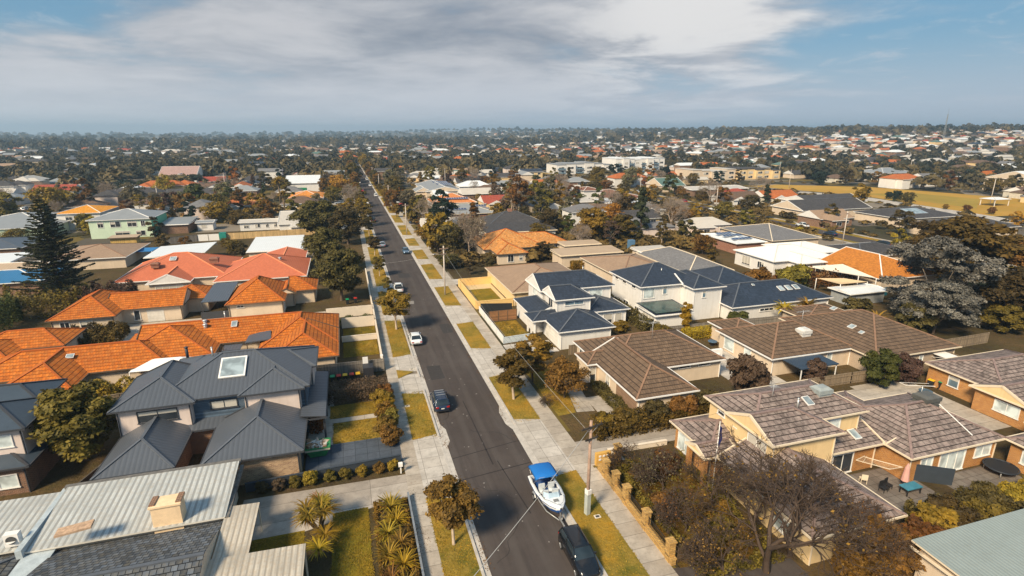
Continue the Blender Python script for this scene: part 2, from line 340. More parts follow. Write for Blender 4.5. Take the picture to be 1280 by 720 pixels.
def house(label,wings,roof,wall=W_CREAM,trim=TR_W,wins=(),name='house',cat='house',group=None,gz=0,auto=0,cap=None,gable=None,walls2=None,z_in=.45,gutter=True,ridge=True):
    """wings: (x0,x1,y0,y1,eave_z,pitch,axis,ends[,wall_base[,wall material]]) eave rectangles"""
    cx=sum((w[0]+w[1])/2 for w in wings)/len(wings); cy=sum((w[2]+w[3])/2 for w in wings)/len(wings)
    root=thing(name,label,cat,(cx,cy,gz),group)
    rb=MB(); gb=MB(); wb={}
    for i,w in enumerate(wings):
        x0,x1,y0,y1,ez,pitch,ax,ends=w[:8]; zb=(w[8] if len(w)>8 and w[8] is not None else 0)+gz; wm=w[9] if len(w)>9 and w[9] is not None else wall
        ez=ez+gz-.004*i; OCC.append((x0,x1,y0,y1))
        roof_block(rb,x0,x1,y0,y1,ez,pitch,ax,ends,cap=ridge,rake=gb)
        if gutter:
            g=.09; z0,z1=ez-.13,ez+.03
            sk=ax in 'NSEW'
            if not sk or ax!='S': gb.box(x0-g,x1+g,y0-g,y0+.02,z0,z1)
            if not sk or ax=='S' or ax in 'EW': gb.box(x0-g,x1+g,y1-.02,y1+g,z0,z1)
            if not sk or ax!='W': gb.box(x0-g,x0+.02,y0+.02,y1-.02,z0,z1)
            if not sk or ax!='E': gb.box(x1-.02,x1+g,y0+.02,y1-.02,z0,z1)
        if wm!='none':
            b=MB(); wb[i]=(wm,b); o=z_in+.003*i
            if ax in 'NSEW':
                L=(y1-y0) if ax in 'NS' else (x1-x0); top=ez+.06
                b.box(x0+o,x1-o,y0+o,y1-o,zb,ez+.05)
                if ax=='N': b.box(x0+o,x1-o,y1-o-.2,y1-o,ez+.05,ez+(L-o-.2)*math.tan(R(pitch)))
            else: b.box(x0+o,x1-o,y0+o,y1-o,zb,ez-.01)
    part('roof',rb,[roof,cap or CAPS.get(roof,trim),trim,gable or (wall if wall!='none' else trim)],root)
    for m,b in wb.values(): part('wall',b,m,root)
    if gb.f: part('gutter',gb,trim,root)
    if cy<125 and -60<cx<90:
        for i,w in enumerate(wings):
            if (len(w)>9 and w[9]=='none') or wall=='none' or w[6] in 'NSEW': continue
            o=z_in+.003*i; zb=((w[8] or 0) if len(w)>8 else 0)+gz
            for xx in (w[0]+o+.12,w[1]-o-.12):
                if zb<.1: b=MB(); b.box(xx-.045,xx+.045,w[2]+o-.1,w[2]+o-.01,zb,w[4]-.1); b.bar((xx,w[2]+o-.05,w[4]-.15),(xx,w[2]+.02,w[4]-.1),.07); part('downpipe',b,trim,root)
    for q in wins:
        i,side,c,z0,w,h=q[:6]; kw=q[6] if len(q)>6 else {}
        W=wings[i]; o=z_in+.003*i; wl={'S':W[2]+o,'N':W[3]-o,'W':W[0]+o,'E':W[1]-o}[side]
        pane_win(root,side,wl,c,z0+gz,w,h,**kw)
    if auto:
        rnd=random.Random(int(cx*7+cy*13))
        for i,w in enumerate(wings[:auto]):
            if w[9:10]==('none',): continue
            side='S'; x=w[0]+1.6
            zz=[.9] if w[4]<4.2 else [.9,w[4]-2.0]
            while x<w[1]-1.8:
                ww=rnd.choice((1.0,1.6,2.2))
                for z in zz:
                    if rnd.random()<.75: pane_win(root,side,w[2]+z_in+.003*i,x+ww/2,z+gz,ww,1.3,'w',trim if trim!=TR_D else TR_W,GL_D)
                x+=ww+rnd.uniform(1,2.4)
    return root
def slope_z(w,x,y):
    x0,x1,y0,y1,ez,p=w[:6]; d=min(y-y0,y1-y,*( (x-x0,x1-x) if w[7]=='hh' else (9,)))
    return ez+d*math.tan(R(p))
def on_slope(root,name,x,y,z,wx,wy,th,pitch,facing='S',mats=TR_W,label=None,lift=.05):
    "thin slab lying on a roof slope (skylights, solar panels): wx across, wy up the slope"
    mb=MB(); t=math.tan(R(pitch)); dx,dy={'S':(0,1),'W':(1,0),'E':(-1,0),'N':(0,-1)}[facing]
    n=Vector((-dx*t,-dy*t,1)).normalized(); up=Vector((dx,dy,t)).normalized(); ac=up.cross(n)
    c=Vector((x,y,z))+n*lift; P=[c+ac*a*wx/2+up*b*wy/2 for a,b in ((-1,-1),(1,-1),(1,1),(-1,1))]; Q=[p+n*th for p in P]
    mb.face(P[::-1] ,0); mb.face(Q,0)
    for i in range(4): mb.face([P[i],P[(i+1)%4],Q[(i+1)%4],Q[i]],0)
    mb.face([p+n*.006-(p-(c+n*th))*.12 for p in Q],1)
    ms=mats if isinstance(mats,(list,tuple)) else [mats,mats]
    return part(name,mb,ms,root,label)
PANEL=glass_mat('solar_cell',(.02,.035,.09),.12); SKYG=glass_mat('skylight_glass',(.20,.24,.26),.25); ALU=plain('aluminium',(.6,.6,.6),.4,.05,metal=.6)
def solar(root,x0,y0,z0,nx,ny,pitch,facing='S',pw=1.0,ph=1.65):
    for i in range(nx):
        for j in range(ny):
            t=j*(ph+.05)*math.cos(R(pitch)); rise=j*(ph+.05)*math.sin(R(pitch))
            if facing=='S': x,y=x0+i*(pw+.05),y0+t
            elif facing=='W': x,y=x0+t,y0+i*(pw+.05)
            else: x,y=x0-t,y0+i*(pw+.05)
            on_slope(root,'solar_panel',x,y,z0+rise,pw,ph,.05,pitch,facing,[ALU,PANEL],lift=.1)
def ac_box(root,x,y,z,w=1.1,d=1.1,h=.8,m=None):
    mb=MB(); mb.box(x-w/2,x+w/2,y-d/2,y+d/2,z-.5,z+h*.2); mb.box(x-w/2-.08,x+w/2+.08,y-d/2-.08,y+d/2+.08,z+h*.2,z+h*.75)
    mb.loft([[(x-w/2,y-d/2,z+h*.75),(x+w/2,y-d/2,z+h*.75),(x+w/2,y+d/2,z+h*.75),(x-w/2,y+d/2,z+h*.75)],[(x-w/3,y-d/3,z+h),(x+w/3,y-d/3,z+h),(x+w/3,y+d/3,z+h),(x-w/3,y+d/3,z+h)]],smooth=False)
    for k in range(5): mb.box(x-w/2-.1,x+w/2+.1,y-d/2-.1,y+d/2+.1,z+h*(.24+.1*k),z+h*(.27+.1*k))
    return part('rooftop_cooler',mb,m or plain('grey_cooler_plastic',(.30,.33,.33),.6),root)
def antenna(root,x,y,z,h=1.8,w=1.2):
    mb=MB(); mb.cyl(x,y,z-.3,z+h,.03,n=6); mb.bar((x-w/2,y,z+h*.9),(x+w/2,y,z+h*.9),.04)
    for k in range(6): xx=x-w/2+w*k/5; l=.25+.05*k; mb.bar((xx,y-l,z+h*.9),(xx,y+l,z+h*.9),.025)
    return part('antenna',mb,ALU,root)
def vent(root,x,y,z,h=.6,r=.09,m=None):
    mb=MB(); mb.cyl(x,y,z-.3,z+h,r,n=8); mb.cyl(x,y,z+h,z+h+.12,r*1.7,r*.6,n=8); return part('vent_pipe',mb,m or ALU,root)
H=house
# ---------------- right side of the street, near
r=H('brown-tiled cream house with a brown garage door, behind the corner lawn',
 [(29.8,38.1,49.5,63,2.7,27,'x' if 0 else 'y','hg'),(30,47.1,56.3,68.2,2.7,24,'x','hh'),(28.5,34,59.9,64,2.7,24,'x','hh')],T_BROWN,W_CREAM,TR_W,
 wins=[(0,'W',52.6,0,5.0,2.15,dict(kind='g',gl=GAR_B)),(0,'W',57.4,.3,1.0,1.9),(1,'W',66,.5,1.6,1.7),(1,'S',41,2.0,1.8,.4,dict(n=1)),(1,'S',44,2.0,1.8,.4,dict(n=1)),(2,'S',29.5,0,.9,2.05,dict(kind='d',n=1,gl=DARK and GL_D))])
antenna(r,38.6,61.2,5.1,2.2)
r=H('brown-tiled house with a rooftop cooler and flat dark awning, between two other brown-tiled roofs',
 [(52.9,67.4,54.4,66.2,2.7,24,'x','hh'),(54.2,60.2,63.5,70,2.7,22,'y','hh')],T_BROWN,W_CREAM,TR_W,
 wins=[(0,'W',63.5,.4,2.2,2.0,dict(gl=GL_L,n=1)),(0,'W',59.5,.6,1.4,1.6,dict(gl=GL_L,n=1)),(0,'S',63.2,.2,1.0,2,dict(gl=GL_L,n=1))])
ac_box(r,61.2,57.9,4.2,1.5,1.3,.9,plain('white_cooler_metal',(.6,.58,.55),.5)); antenna(r,63,60.2,5.2,1.6,2.2)
mb=MB(); mb.box(54.6,60.7,51.0,54.5,2.42,2.56); part('awning',mb,[metal('navy_awning_sheet',(.03,.05,.08),.3,dirt=.1)],r)
for x,y in((54.8,51.2),(60.5,51.2),(57.6,51.2)):
    mb=MB(); mb.box(x-.05,x+.05,y-.05,y+.05,0,2.42); part('awning_post',mb,TR_W,r)
r=H('wide brown-tiled brick house with a pointed hip roof, beyond the long timber fence',
 [(66.4,82,50.4,68,2.7,22,'y','hh'),(70,80,66,72,2.7,22,'y','hh')],T_BROWN,plain('beige_brick_wall',(.42,.33,.25),.85,.15,6),TR_C,
 wins=[(0,'S',69.8,.6,2.4,1.4,dict(gl=GL_L)),(0,'S',75.2,1.0,.8,1,dict(gl=GL_L,n=1)),(0,'W',56,.8,1,1.1,dict(n=1))])
for x,y,s in((70.2,58,1.0),(72.4,63.5,.9),(69.8,56,.7)): on_slope(r,'skylight',x,y,2.7+(x-66.4)*.404,.9*s,.9*s,.12,22,'W',[TR_W,SKYG])
on_slope(r,'skylight',76.6,60,2.7+5.4*.404,.7,.7,.1,22,'E',[TR_W,SKYG])
mb=MB(); mb.box(77.2,79.4,48.9,50.95,2.05,2.13); mb.bar((77.3,49,2.05),(77.3,50.9,1.5),.05); mb.bar((79.3,49,2.05),(79.3,50.9,1.5),.05); part('door_canopy',mb,TR_W,r)

# new white two-storey
WN=5.8
r=H('new white two-storey house with blue-black roofs, west gables and glazed rear doors',
 [(29,38.4,71.4,79.6,3.0,27,'y','hh'),(26.8,33,77.1,81.5,3.05,22,'x','hg',2.9),(27.6,34,79.5,90,3.0,22,'y','gh'),(37,45,78.8,91,3.0,18,'y','hh'),(31,38,78.3,84.4,WN,28,'x','gh',0),(30.5,44.6,84,92,WN,28,'x','gh',0)],
 T_NAVY,W_WHITE,TR_W,wins=[(4,'S',34.6,4.6,3.4,.75,dict(gl=GL_M)),(4,'W',81.3,3.9,2.0,1.5),(5,'S',41.2,3.6,2.6,1.6,dict(gl=GL_L,n=1)),(5,'S',38.9,4.6,.6,.6,dict(n=1)),(5,'W',88,4,1.8,1.4,dict(gl=GL_L)),
 (3,'S',39.0,.1,1.7,2.2,dict(kind='s',n=1)),(3,'S',41.1,.1,1.7,2.2,dict(kind='s',n=1)),(3,'S',43.1,.1,1.4,2.2,dict(kind='s',n=1)),(0,'W',75.4,0,5.0,2.3,dict(kind='g',gl=GAR_W))],
 gable=W_WHITE)
for y in (77.6,79.2,81):
    mb=MB(); mb.box(27.2,27.45,y-.12,y+.12,0,2.95); part('porch_post',mb,TR_W,r)
vent(r,40.4,88.6,7.7,.7)
r=H('white two-storey house with long blank side wall and glass-roofed sunroom, behind the golden cypress',
 [(48,61,80.9,92.8,5.9,24,'x','hh'),(56.2,62.9,77.3,88,5.9,24,'y','hh'),(47.4,54.8,74.6,81.2,2.7,2,'N','gg',0,TR_W)],T_NAVY,W_WHITE,TR_W,
 wins=[(0,'S',50,3.6,2.2,1.9,dict(gl=GL_L,n=1)),(0,'S',53.2,4.1,.9,1.5,dict(gl=GL_M,n=1)),(1,'S',58.8,4.0,.8,1.3,dict(gl=GL_M,n=1)),(0,'W',84,4.9,1.5,.6,dict(n=1)),(0,'W',87.5,4.9,1.5,.6,dict(n=1)),(0,'W',90.5,4.9,1.3,.6,dict(n=1)),(2,'W',77.4,.5,4,1.7,dict(gl=GL_M,n=4)),(0,'W',82.5,1,1.4,.9),(0,'W',86.5,1,2,.9)])
mb=MB(); mb.box(47.8,54.4,75.0,80.9,3.02,3.06); part('glazed_roof',mb,glass_mat('dark_green_roof_glass',(.02,.045,.04),.25),r); vent(r,54.4,84.8,7.4,.5)
on_slope(r,'roof_flashing',56.3,81.6,6.3,.3,4,.06,24,'S',TR_W)
r=H('low sprawling blue-black roof with three skylights, joined behind the white two-storey house',
 [(62.3,84.2,74.4,86,2.8,23,'x','hh'),(65,79,83,98,2.8,23,'y','hh')],T_NAVY,W_WHITE,TR_W,wins=[(0,'S',70,1.4,3,.6,dict(n=3)),(0,'S',75,1.4,2.4,.6)])
for x in (75.3,77.0,78.7): on_slope(r,'skylight',x,77.8,2.8+3.4*.424,1.05,1.3,.12,23,'S',[TR_W,SKYG])
on_slope(r,'skylight',70.4,79.4,2.8+5*.424,.5,.5,.1,23,'S',[TR_W,SKYG])

# tan-brick and cream two-storey complex
r=H('two-storey cream house with worn pinkish roof tiles, behind the bare trees at lower right',
 [(33.9,47.4,35.8,43.1,5.7,23,'x','hh',0),(33.8,41.8,33.3,39.6,5.7,24,'x','gh',0),(30.7,36,37.5,44,2.9,21,'x','hg',0,B_TAN),(29.8,33.5,36.9,39.9,2.95,23,'x','gg',2.8,TR_W),(31.2,40.4,25.8,37,2.9,24,'y','hg',0),(40,48.3,34.2,45,2.9,20,'x','gg',0,B_TAN)],
 T_PINK,W_YEL,TR_C,wins=[(0,'S',43.4,3.7,2.4,1.5,dict(gl=GL_L)),(1,'W',35.6,3.6,2.4,1.5,dict(gl=GL_D)),(0,'W',40.8,4.6,1.1,.5,dict(n=1)),(0,'W',38.6,4.5,.5,.8,dict(n=1)),(2,'W',41.8,.3,2.4,2.0,dict(gl=GL_L)),(5,'S',43.8,.1,2.6,2.2,dict(kind='s',gl=GL_D)),(4,'W',29,.8,2,1.4,dict(gl=GL_L))],gable=W_YEL)
ac_box(r,44.2,38.6,6.7,1.5,1.2,.8); on_slope(r,'skylight',41.8,37.8,5.7+2*.424,.8,1.1,.12,23,'S',[TR_W,SKYG]); vent(r,40,37.2,6.6,.8)
on_slope(r,'skylight',45.9,35.6,2.9+1.4*.36,.8,1.2,.12,20,'S',[TR_W,SKYG]); antenna(r,38.6,39,7.0,1.2,.8)
for x,y in((30.1,37.2),(30.1,39.6)):
    mb=MB(); mb.box(x-.2,x+.2,y-.2,y+.2,0,2.8); part('porch_pillar',mb,B_TAN,r)
for x,y,z in ((46.0,30.6,3.2),):
    pass
r=H('single-storey tan-brick unit with worn pinkish hip roof and a covered cooler, behind the pink umbrella',
 [(48.2,60.6,31.4,41.5,2.9,24,'x','hh'),(48.25,54,34,44,2.9,20,'y','gh')],T_PINK,B_TAN,TR_C,
 wins=[(0,'S',50.9,.1,1.6,2.15,dict(kind='s',gl=GL_L)),(0,'S',54.3,.1,3.4,2.2,dict(kind='s',n=3,gl=GL_L)),(0,'S',58.4,1.0,2.2,1.3,dict(gl=GL_L))])
ac_box(r,56.6,36.8,4.9,1.9,1.5,.8,plain('tarp_covered_cooler',(.10,.10,.095),.6))
on_slope(r,'roof_flashing',57.0,34.0,4.1,.12,3.9,.04,24,'S',TR_W)
H('tan-brick unit with pinkish gable roof and banded brick walls, behind the bins at right',
 [(69.6,84,34.5,40.9,2.9,23,'x','gh'),(71,86,38,47.5,2.9,21,'x','hh')],T_PINK,B_TAN,TR_C,
 wins=[(0,'W',37.0,1.0,2.6,1.4,dict(gl=GL_L)),(1,'W',43.8,1.0,1.3,1.4,dict(gl=GL_M,n=1))],gable=W_YEL)
H('tan-brick unit cut by the right edge of the photo, beside the round trampoline',
 [(60.5,74,23,31.5,2.9,22,'x','hh'),(66,80,27,33,2.9,22,'x','hh')],T_PINK,B_TAN,TR_C,wins=[(0,'W',29.2,.9,1.6,1.4,dict(gl=GL_L))])
H('low building with pale green ribbed metal roof in the bottom right corner',[(37.0,54,13,22.9,3.3,2,'N','gg')],M_TEAL,W_CREAM,TR_C)

# ---------------- left side, near
UZ=5.8
r=H('two-storey cream and blue-grey house with dark ribbed roofs, large skylight and two hipped garages',
 [(-14.6,-5.8,49.2,57.5,2.9,24,'y','hg',0,B_SPECK),(-23.2,-16.8,49.7,57.5,2.9,27,'y','hg',0,B_BROWN),(-22.5,-6,56.2,68,2.9,16,'x','hh',0,B_BROWN),(-6.4,-3.9,55.3,67,2.9,8,'W','gg',0,'none'),
  (-20.5,-5.4,57.4,69.3,UZ,23,'x','hh',0,W_BLUEB),(-23.8,-16.3,56.7,65,UZ,23,'y','hg',0,W_PINKW),(-12.3,-5.9,56.9,64,UZ,23,'y','hg',0,W_PINKW),(-9.5,-4.9,62.6,68.8,UZ,20,'x','gh',0,W_PINKW)],
 M_DARK,W_PINKW,TR_D,wins=[(5,'S',-19.8,4.0,3.6,1.3,dict(frame=TR_D)),(4,'S',-13.9,4.2,2.6,1.0,dict(frame=TR_D)),(0,'E',53.2,0,4.9,2.2,dict(kind='g',gl=plain('dark_garage_door',(.08,.085,.09),.5)))])
on_slope(r,'skylight',-13.2,61.0,UZ+3.6*.424,2.6,3.0,.16,23,'S',[TR_W,SKYG]); vent(r,-15.6,63.4,UZ+2.5,.7); vent(r,-18.4,64.6,UZ+2.2,.9,.16,TR_D)
for y in (56,61,66.4):
    mb=MB(); mb.box(-4.25,-4.05,y-.1,y+.1,0,2.85); part('verandah_post',mb,TR_D,r)
r=H('dark blue two-storey house with cream walls at the left edge, beside the bushy green tree',
 [(-44,-29.9,55.4,62.3,UZ+.1,22,'x','hh',0),(-44,-31,61,66.6,UZ+.1,22,'x','hh',0),(-42,-29.5,53.8,60,2.9,12,'x','hh',0,B_BROWN)],
 plain('blue_black_roof_sheet',(.045,.062,.085),.45,.12,.4,.5),W_PINKW,TR_D,wins=[(0,'S',-32.4,4.0,2.4,1.3,dict(gl=GL_L)),(2,'S',-32.2,.7,3.0,1.4,dict(gl=GL_L))])
# foreground, lower left
r=H('old house with galvanised and mossy slate-blue roofs and cream chimney, lower left corner',
 [(-24.2,-11.1,41.2,48.2,2.75,5,'N','gg',0,W_CREAM),(-34,-24.3,42,48.3,2.5,4,'N','gg',0,W_CREAM)],M_CORR,W_CREAM,RC_W,gutter=False)
rb=MB(); roof_block(rb,-22.5,-11.3,30,41.6,2.3,17,'x','gg'); roof_block(rb,-38,-24.4,30,42,2.3,15,'x','gh'); part('roof',rb,[T_SLATE,RC_D,TR_D,W_CREAM],r)
rb=MB(); rb.box(-24.3,-22.4,34,42.6,2.55,2.66); rb.box(-24.6,-24.2,40.9,48.4,2.62,3.3); part('box_gutter',rb,plain('galvanised_gutter',(.42,.47,.5),.4,.2),r)
rb=MB(); rb.box(-24.4,-11.0,48.15,48.55,3.2,3.52); rb.box(-11.15,-10.85,41.2,48.5,2.6,2.85); part('capping',rb,plain('rusty_grey_capping',(.15,.14,.13),.7,.4,3),r)
rb=MB(); rb.box(-16.1,-14.1,41.4,42.6,2.3,4.55); rb.box(-16.2,-14.0,41.3,42.7,4.55,4.7); rb.box(-16.2,-15.8,41.5,42.7,4.7,4.78,1); rb.box(-14.4,-14.0,41.5,42.7,4.7,4.78,1); ch=part('chimney',rb,[plain('flaking_cream_chimney',(.78,.57,.36),.85,.15,2),B_BROWN],r)
rb=MB(); rb.box(-25.8,-24.9,42.2,42.7,2.85,3.85); rb.cyl(-25.35,42.2,3.3,3.32,.3); ap=part('air_conditioner',rb,TR_W,r)
rb=MB(); rb.tube([(-25.35,42.18,3.4),(-25.35,42.14,3.4)],.32,16); part('fan_grille',rb,DARK and plain('dark_grille',(.06,.06,.06),.6),ap)
rb=MB(); rb.bar((-21.8,40.7,4.35),(-19.6,40.9,4.5),.9,.16); part('ridge_patch',rb,plain('brick_flashing',(.45,.3,.2),.8,.4,4),r)
r=H('low carport roofed in weathered cream sheet, beside the spiky yellow palm',
 [(-11.2,-8.8,36.5,42.6,2.55,2,'W','gg',0,'none'),(-11.4,-4.9,28,36.55,2.55,2,'W','gg',0,'none')],M_BEIGE,'none',TR_D,name='carport',cat='carport',gutter=False)
for x,y in((-8.9,42.4),(-8.9,36.8),(-5.0,36.3),(-5.0,31)):
    mb=MB(); mb.box(x-.06,x+.06,y-.06,y+.06,0,2.6); part('post',mb,TR_C,r)

# terracotta units
O=T_ORANGE
r=H('nearest run of terracotta-tiled units, its roofs stepping down to the long timber fence',
 [(-13.5,-2.7,78,91.2,2.7,25,'x' if 0 else 'y','hh'),(-12,-2.65,72.7,84,2.7,24,'y','hg'),(-30,-8,82.2,92,2.7,24,'x','gg'),(-32,-19,77.8,90,2.7,25,'y','hh'),(-46,-24,76,85,2.7,26,'x','hh'),(-41.2,-32.9,71.3,81,2.7,27,'y','hg')],O,W_CREAM,TR_B,
 wins=[(1,'E',80,.8,1.8,1.2)],auto=0)
on_slope(r,'skylight',-35.6,78.6,4.2,.9,.7,.12,26,'S',[TR_W,SKYG]); on_slope(r,'skylight',-17.5,85.6,4.3,.8,1.2,.12,24,'S',[TR_W,SKYG]); vent(r,-19,87.4,4.9,.9); vent(r,-21.6,86.6,4.6,.4,.25); vent(r,-21.4,85.6,4.3,.4,.25)
H('small terracotta-tiled unit at the left edge, between the two longer orange roofs',[(-52,-40.2,87.8,95.2,2.7,25,'x','hh'),(-56,-45,84,92,2.7,24,'x','hh')],O,W_CREAM,TR_B,wins=[(0,'S',-42,.9,1,1.2)])
r=H('terracotta-tiled unit with a cream garage wall, behind the pale concrete court',
 [(-47.8,-38.1,100.7,114.5,2.7,27,'y','hh'),(-41,-28.9,104.1,112.3,2.7,26,'x','gg'),(-33,-25.4,108,116,2.7,24,'x','hh')],O,W_CREAM,TR_B,
 wins=[(0,'S',-45.5,.8,1.4,1.4),(0,'S',-42.5,.8,1.8,1.4),(1,'S',-36.3,.5,1,1.8,dict(n=1)),(1,'S',-33.5,0,2.6,2.2,dict(kind='g',gl=GAR_W))])
r=H('pointed terracotta-tiled house beside the open-sided grey pergola',
 [(-21.9,-12,101.7,114,2.7,33,'y','hh'),(-14,-10.5,106.5,115,2.7,28,'y','gh'),(-12,-6.8,108,116,2.7,26,'x','gh')],O,W_CREAM,TR_B,wins=[(0,'S',-19.5,1.9,1.2,.5),(0,'E',104,.6,1.6,1.6)])
# salmon
r=H('salmon-roofed house with a cream gable of windows, left of the other salmon roof',
 [(-46.5,-25.2,124.5,143,2.7,22,'x','hh'),(-39.7,-31.7,121.3,132,2.7,24,'y','gg')],T_SALMON,W_CREAM,TR_W,wins=[(1,'S',-35.7,.9,5,1.2,dict(n=4))],gable=W_WHITE)
ac_box(r,-39.5,128.5,5,1.4,1.2,.6,plain('brown_cooler',(.25,.12,.08),.7)); ac_box(r,-28.5,129.5,5.2,1.6,1.4,.6,MATS[('p','brown_cooler')]); on_slope(r,'skylight',-36.8,131.2,5.6,1.3,1.4,.12,22,'S',[TR_W,SKYG])
r=H('salmon-roofed house right of the other, beside the dark evergreen hedge trees',
 [(-27.2,-9.3,119.5,137,2.7,22,'x','hh'),(-20,-10.4,135,146,2.9,14,'y','gg')],T_SALMON,W_CREAM,TR_W)
vent(r,-15,127,5,.4,.3)
# ---------------- middle distance
r=H('house with flat tan roof behind the yellow garden wall',[(28.7,46.2,94.4,115.5,2.7,15,'y','hh'),(38,48,94,104,2.7,14,'x','gh')],T_TAN,W_YEL,TR_C,wins=[])
H('tan-roofed house behind the white two-storey house',[(53,68,97,118,2.9,16,'x','hh')],T_TAN,W_CREAM,TR_C)
H('grey-tiled house between the tan roof and the white-roofed villa',[(68.6,80.2,96.6,119,2.9,22,'y','hh')],T_GREY,W_CREAM,TR_C)
H('flat-topped cream extension beside the grey-tiled house',[(69.2,78,117.5,123,3.2,2,'N','gg')],M_CREAM,W_CREAM,TR_W)
H('white villa with a white hip roof and dark windows, right of centre',[(92.4,110.4,98.5,112.5,3.5,17,'x','hh'),(96.5,104,94.9,104,3.5,17,'y','hg'),(104,118,103,116,3.5,14,'x','hh')],M_WHITE,W_WHITE,TR_W,
  wins=[(0,'W',108,.6,3,2.2,dict(n=3)),(0,'W',103,.9,2.2,1.6,dict(n=3)),(1,'W',96.8,.4,2.4,2.3,dict(n=2)),(1,'S',100,.4,5.5,2.3,dict(n=4)),(0,'S',107,.9,3.4,1.3,dict(n=3))],cap=RC_W)
H('house with bright orange roof beside the big silver-leaved tree',[(104.2,121,81.2,98.2,2.8,20,'y','hg')],tiles('bright_orange_tiles',(.52,.19,.03),(.40,.13,.025),wear=.1,weather=.3),W_CREAM,TR_W)
H('small white-roofed shed below the orange roof',[(90,99.5,75.8,81,2.4,6,'x','gg')],M_WHITE,plain('grey_shed_wall',(.3,.31,.31)),TR_W,name='shed',cat='shed')
r=H('white flat-roofed house with rows of solar panels, behind the white villa',[(99.9,110,120.6,136.5,3.0,7,'y','hh')],M_WHITE,B_RED,TR_W)
solar(r,101.5,124.0,3.55,6,1,7); solar(r,101.5,128.0,3.75,6,1,7); solar(r,101.5,131,3.8,5,1,7)
H('purple-grey hip-roofed house beside the solar-panelled roof',[(112,129,121,144,3,18,'x','hh')],T_GREY,W_CREAM,TR_C)
H('low grey-brown roof beside the far street, right of the white villa',[(117.5,137,98,112,3,13,'x','hh')],T_DGREY,W_CREAM,TR_W)
H('long beige flat-roofed building along a clipped hedge',[(48.8,65.8,120.2,127.3,3,2,'N','gg')],M_TANF,W_CREAM,TR_C)
H('beige flat-topped clerestory block behind the long beige roof',[(53,63.5,128,133,3.7,2,'N','gg')],M_TANF,W_CREAM,TR_C)
r=H('house with blotched orange and straw-coloured roof tiles, behind the tan roof',[(33,50,134,151,2.7,24,'x','hh'),(34.8,43.1,127.6,142,2.7,24,'y','hg'),(44,58.3,136.8,148,2.7,23,'x','gh')],T_PATCH,W_CREAM,TR_B,
  wins=[(1,'S',38.5,.5,1.6,1.9),(1,'S',41.2,.8,1,1.3),(2,'S',50,.8,2,1.3),(2,'S',54,.5,1.4,1.7)])
r=H('charcoal hip-roofed house with a wide grey verandah, behind the blotched orange roof',[(43.4,62.5,168.7,184,3.2,22,'x','hh'),(39.2,62,156,169,2.8,3,'N','gg')],T_DGREY,W_WHITE,TR_C)
mb=MB(); mb.box(52,53.4,176,177.2,5,7); part('chimney',mb,B_RED,r)
r=H('grey-roofed house with clusters of solar panels, right of the street conifer',[(32.6,54.5,198.5,217,2.7,16,'x','hh')],M_GREY,B_RED,TR_C)
solar(r,36.5,202.5,4.0,7,1,16); solar(r,47,205,4.7,5,1,16)
r=H('orange-roofed house with one row of solar panels, behind the grey solar roof',[(35,54.5,232,250,2.7,20,'x','hh')],tiles('faded_orange_tiles',(.62,.22,.07),(.5,.2,.08)),W_WHITE,TR_W); solar(r,39,235,4.2,12,1,20)
r=H('wide house with blue-grey panelled roof and orange gable, farthest solar roof by the street',[(38.6,58,276,320,3.2,13,'y','gg'),(34,42,280,292,3,26,'y','gg')],M_GREY,W_CREAM,TR_W); solar(r,47,290,5.0,8,4,4); solar(r,47,303,5.0,8,4,4)
H('small white house close to the street in front of the panelled roof',[(40,50,259,271,3,18,'x','gh')],M_WHITE,W_WHITE,TR_W)
# left
H('house with a bright blue metal roof at the left edge',[(-76,-60.8,130.2,142.5,2.8,13,'x','hh')],M_BLUE,B_BROWN,TR_W)
H('low tan-roofed shed row behind the blue metal roof',[(-78,-66,143,152,2.6,12,'x','gg')],M_TANF,W_CREAM,TR_W)
H('house with low sandy roof behind the tall pine',[(-69,-52.5,151.4,170,2.7,13,'x','hh')],T_TAN,W_CREAM,TR_W)
H('low white flat roof at the left edge above the blue roof',[(-92,-76,152,162,2.8,2,'N','gg')],M_WHITE,W_CREAM,TR_W)
H('dark-roofed building with a brown brick wall, behind the pine at left',[(-104,-82.5,171,189,2.8,10,'x','hh')],M_DARK,B_BROWN,TR_W)
r=H('large pale grey-roofed house with pale green walls at the left edge',[(-118,-90,205,238,3.2,12,'x','hh')],M_GREY,W_LGREEN,TR_W)
r=H('green and cream two-storey house with a grey roof, right of the pine top',[(-77,-59.2,196.8,214,5.8,15,'x','hh',0)],M_GREY,W_LGREEN,TR_W,wins=[(0,'S',-73.5,3.4,1.6,1.8),(0,'S',-69.5,3.4,2.8,1.8),(0,'S',-65,3.4,2.6,1.8),(0,'S',-62,3.4,1.2,1.8),(0,'S',-68,.5,4,1.6),(0,'S',-63,.5,2.6,1.6)])
mb=MB(); mb.box(-59.67,-59.55,197.4,213.4,.2,5.7); part('green_wall',mb,W_GREEN,r)
H('low flat grey roof beside the green and cream house',[(-58.8,-50,200,214,3,2,'N','gg')],M_GREY,B_BROWN,TR_W)
r=H('two-storey house with bright orange-yellow roof, left of the green and cream house',[(-94,-80.5,218,236,5.6,15,'x','hh')],tiles('orange_yellow_tiles',(.68,.28,.025),(.6,.24,.025),wear=.1,weather=.2),W_WHITE,TR_W,wins=[(0,'S',-85,3.3,2,1.6),(0,'S',-90,3.3,2,1.6)])
H('yellow timber garden shed in front of the green and cream house',[(-67,-59.5,182.5,186.5,2.3,3,'N','gg')],M_TANF,boards('yellow_shed_boards',(.62,.40,.13)),TR_B,name='shed',cat='shed')
H('white flat carport roof behind the salmon roofs',[(-47.5,-34.2,147.2,161,3,2,'E','gg',0,'none')],M_WHITE,'none',TR_W,name='carport',cat='carport')
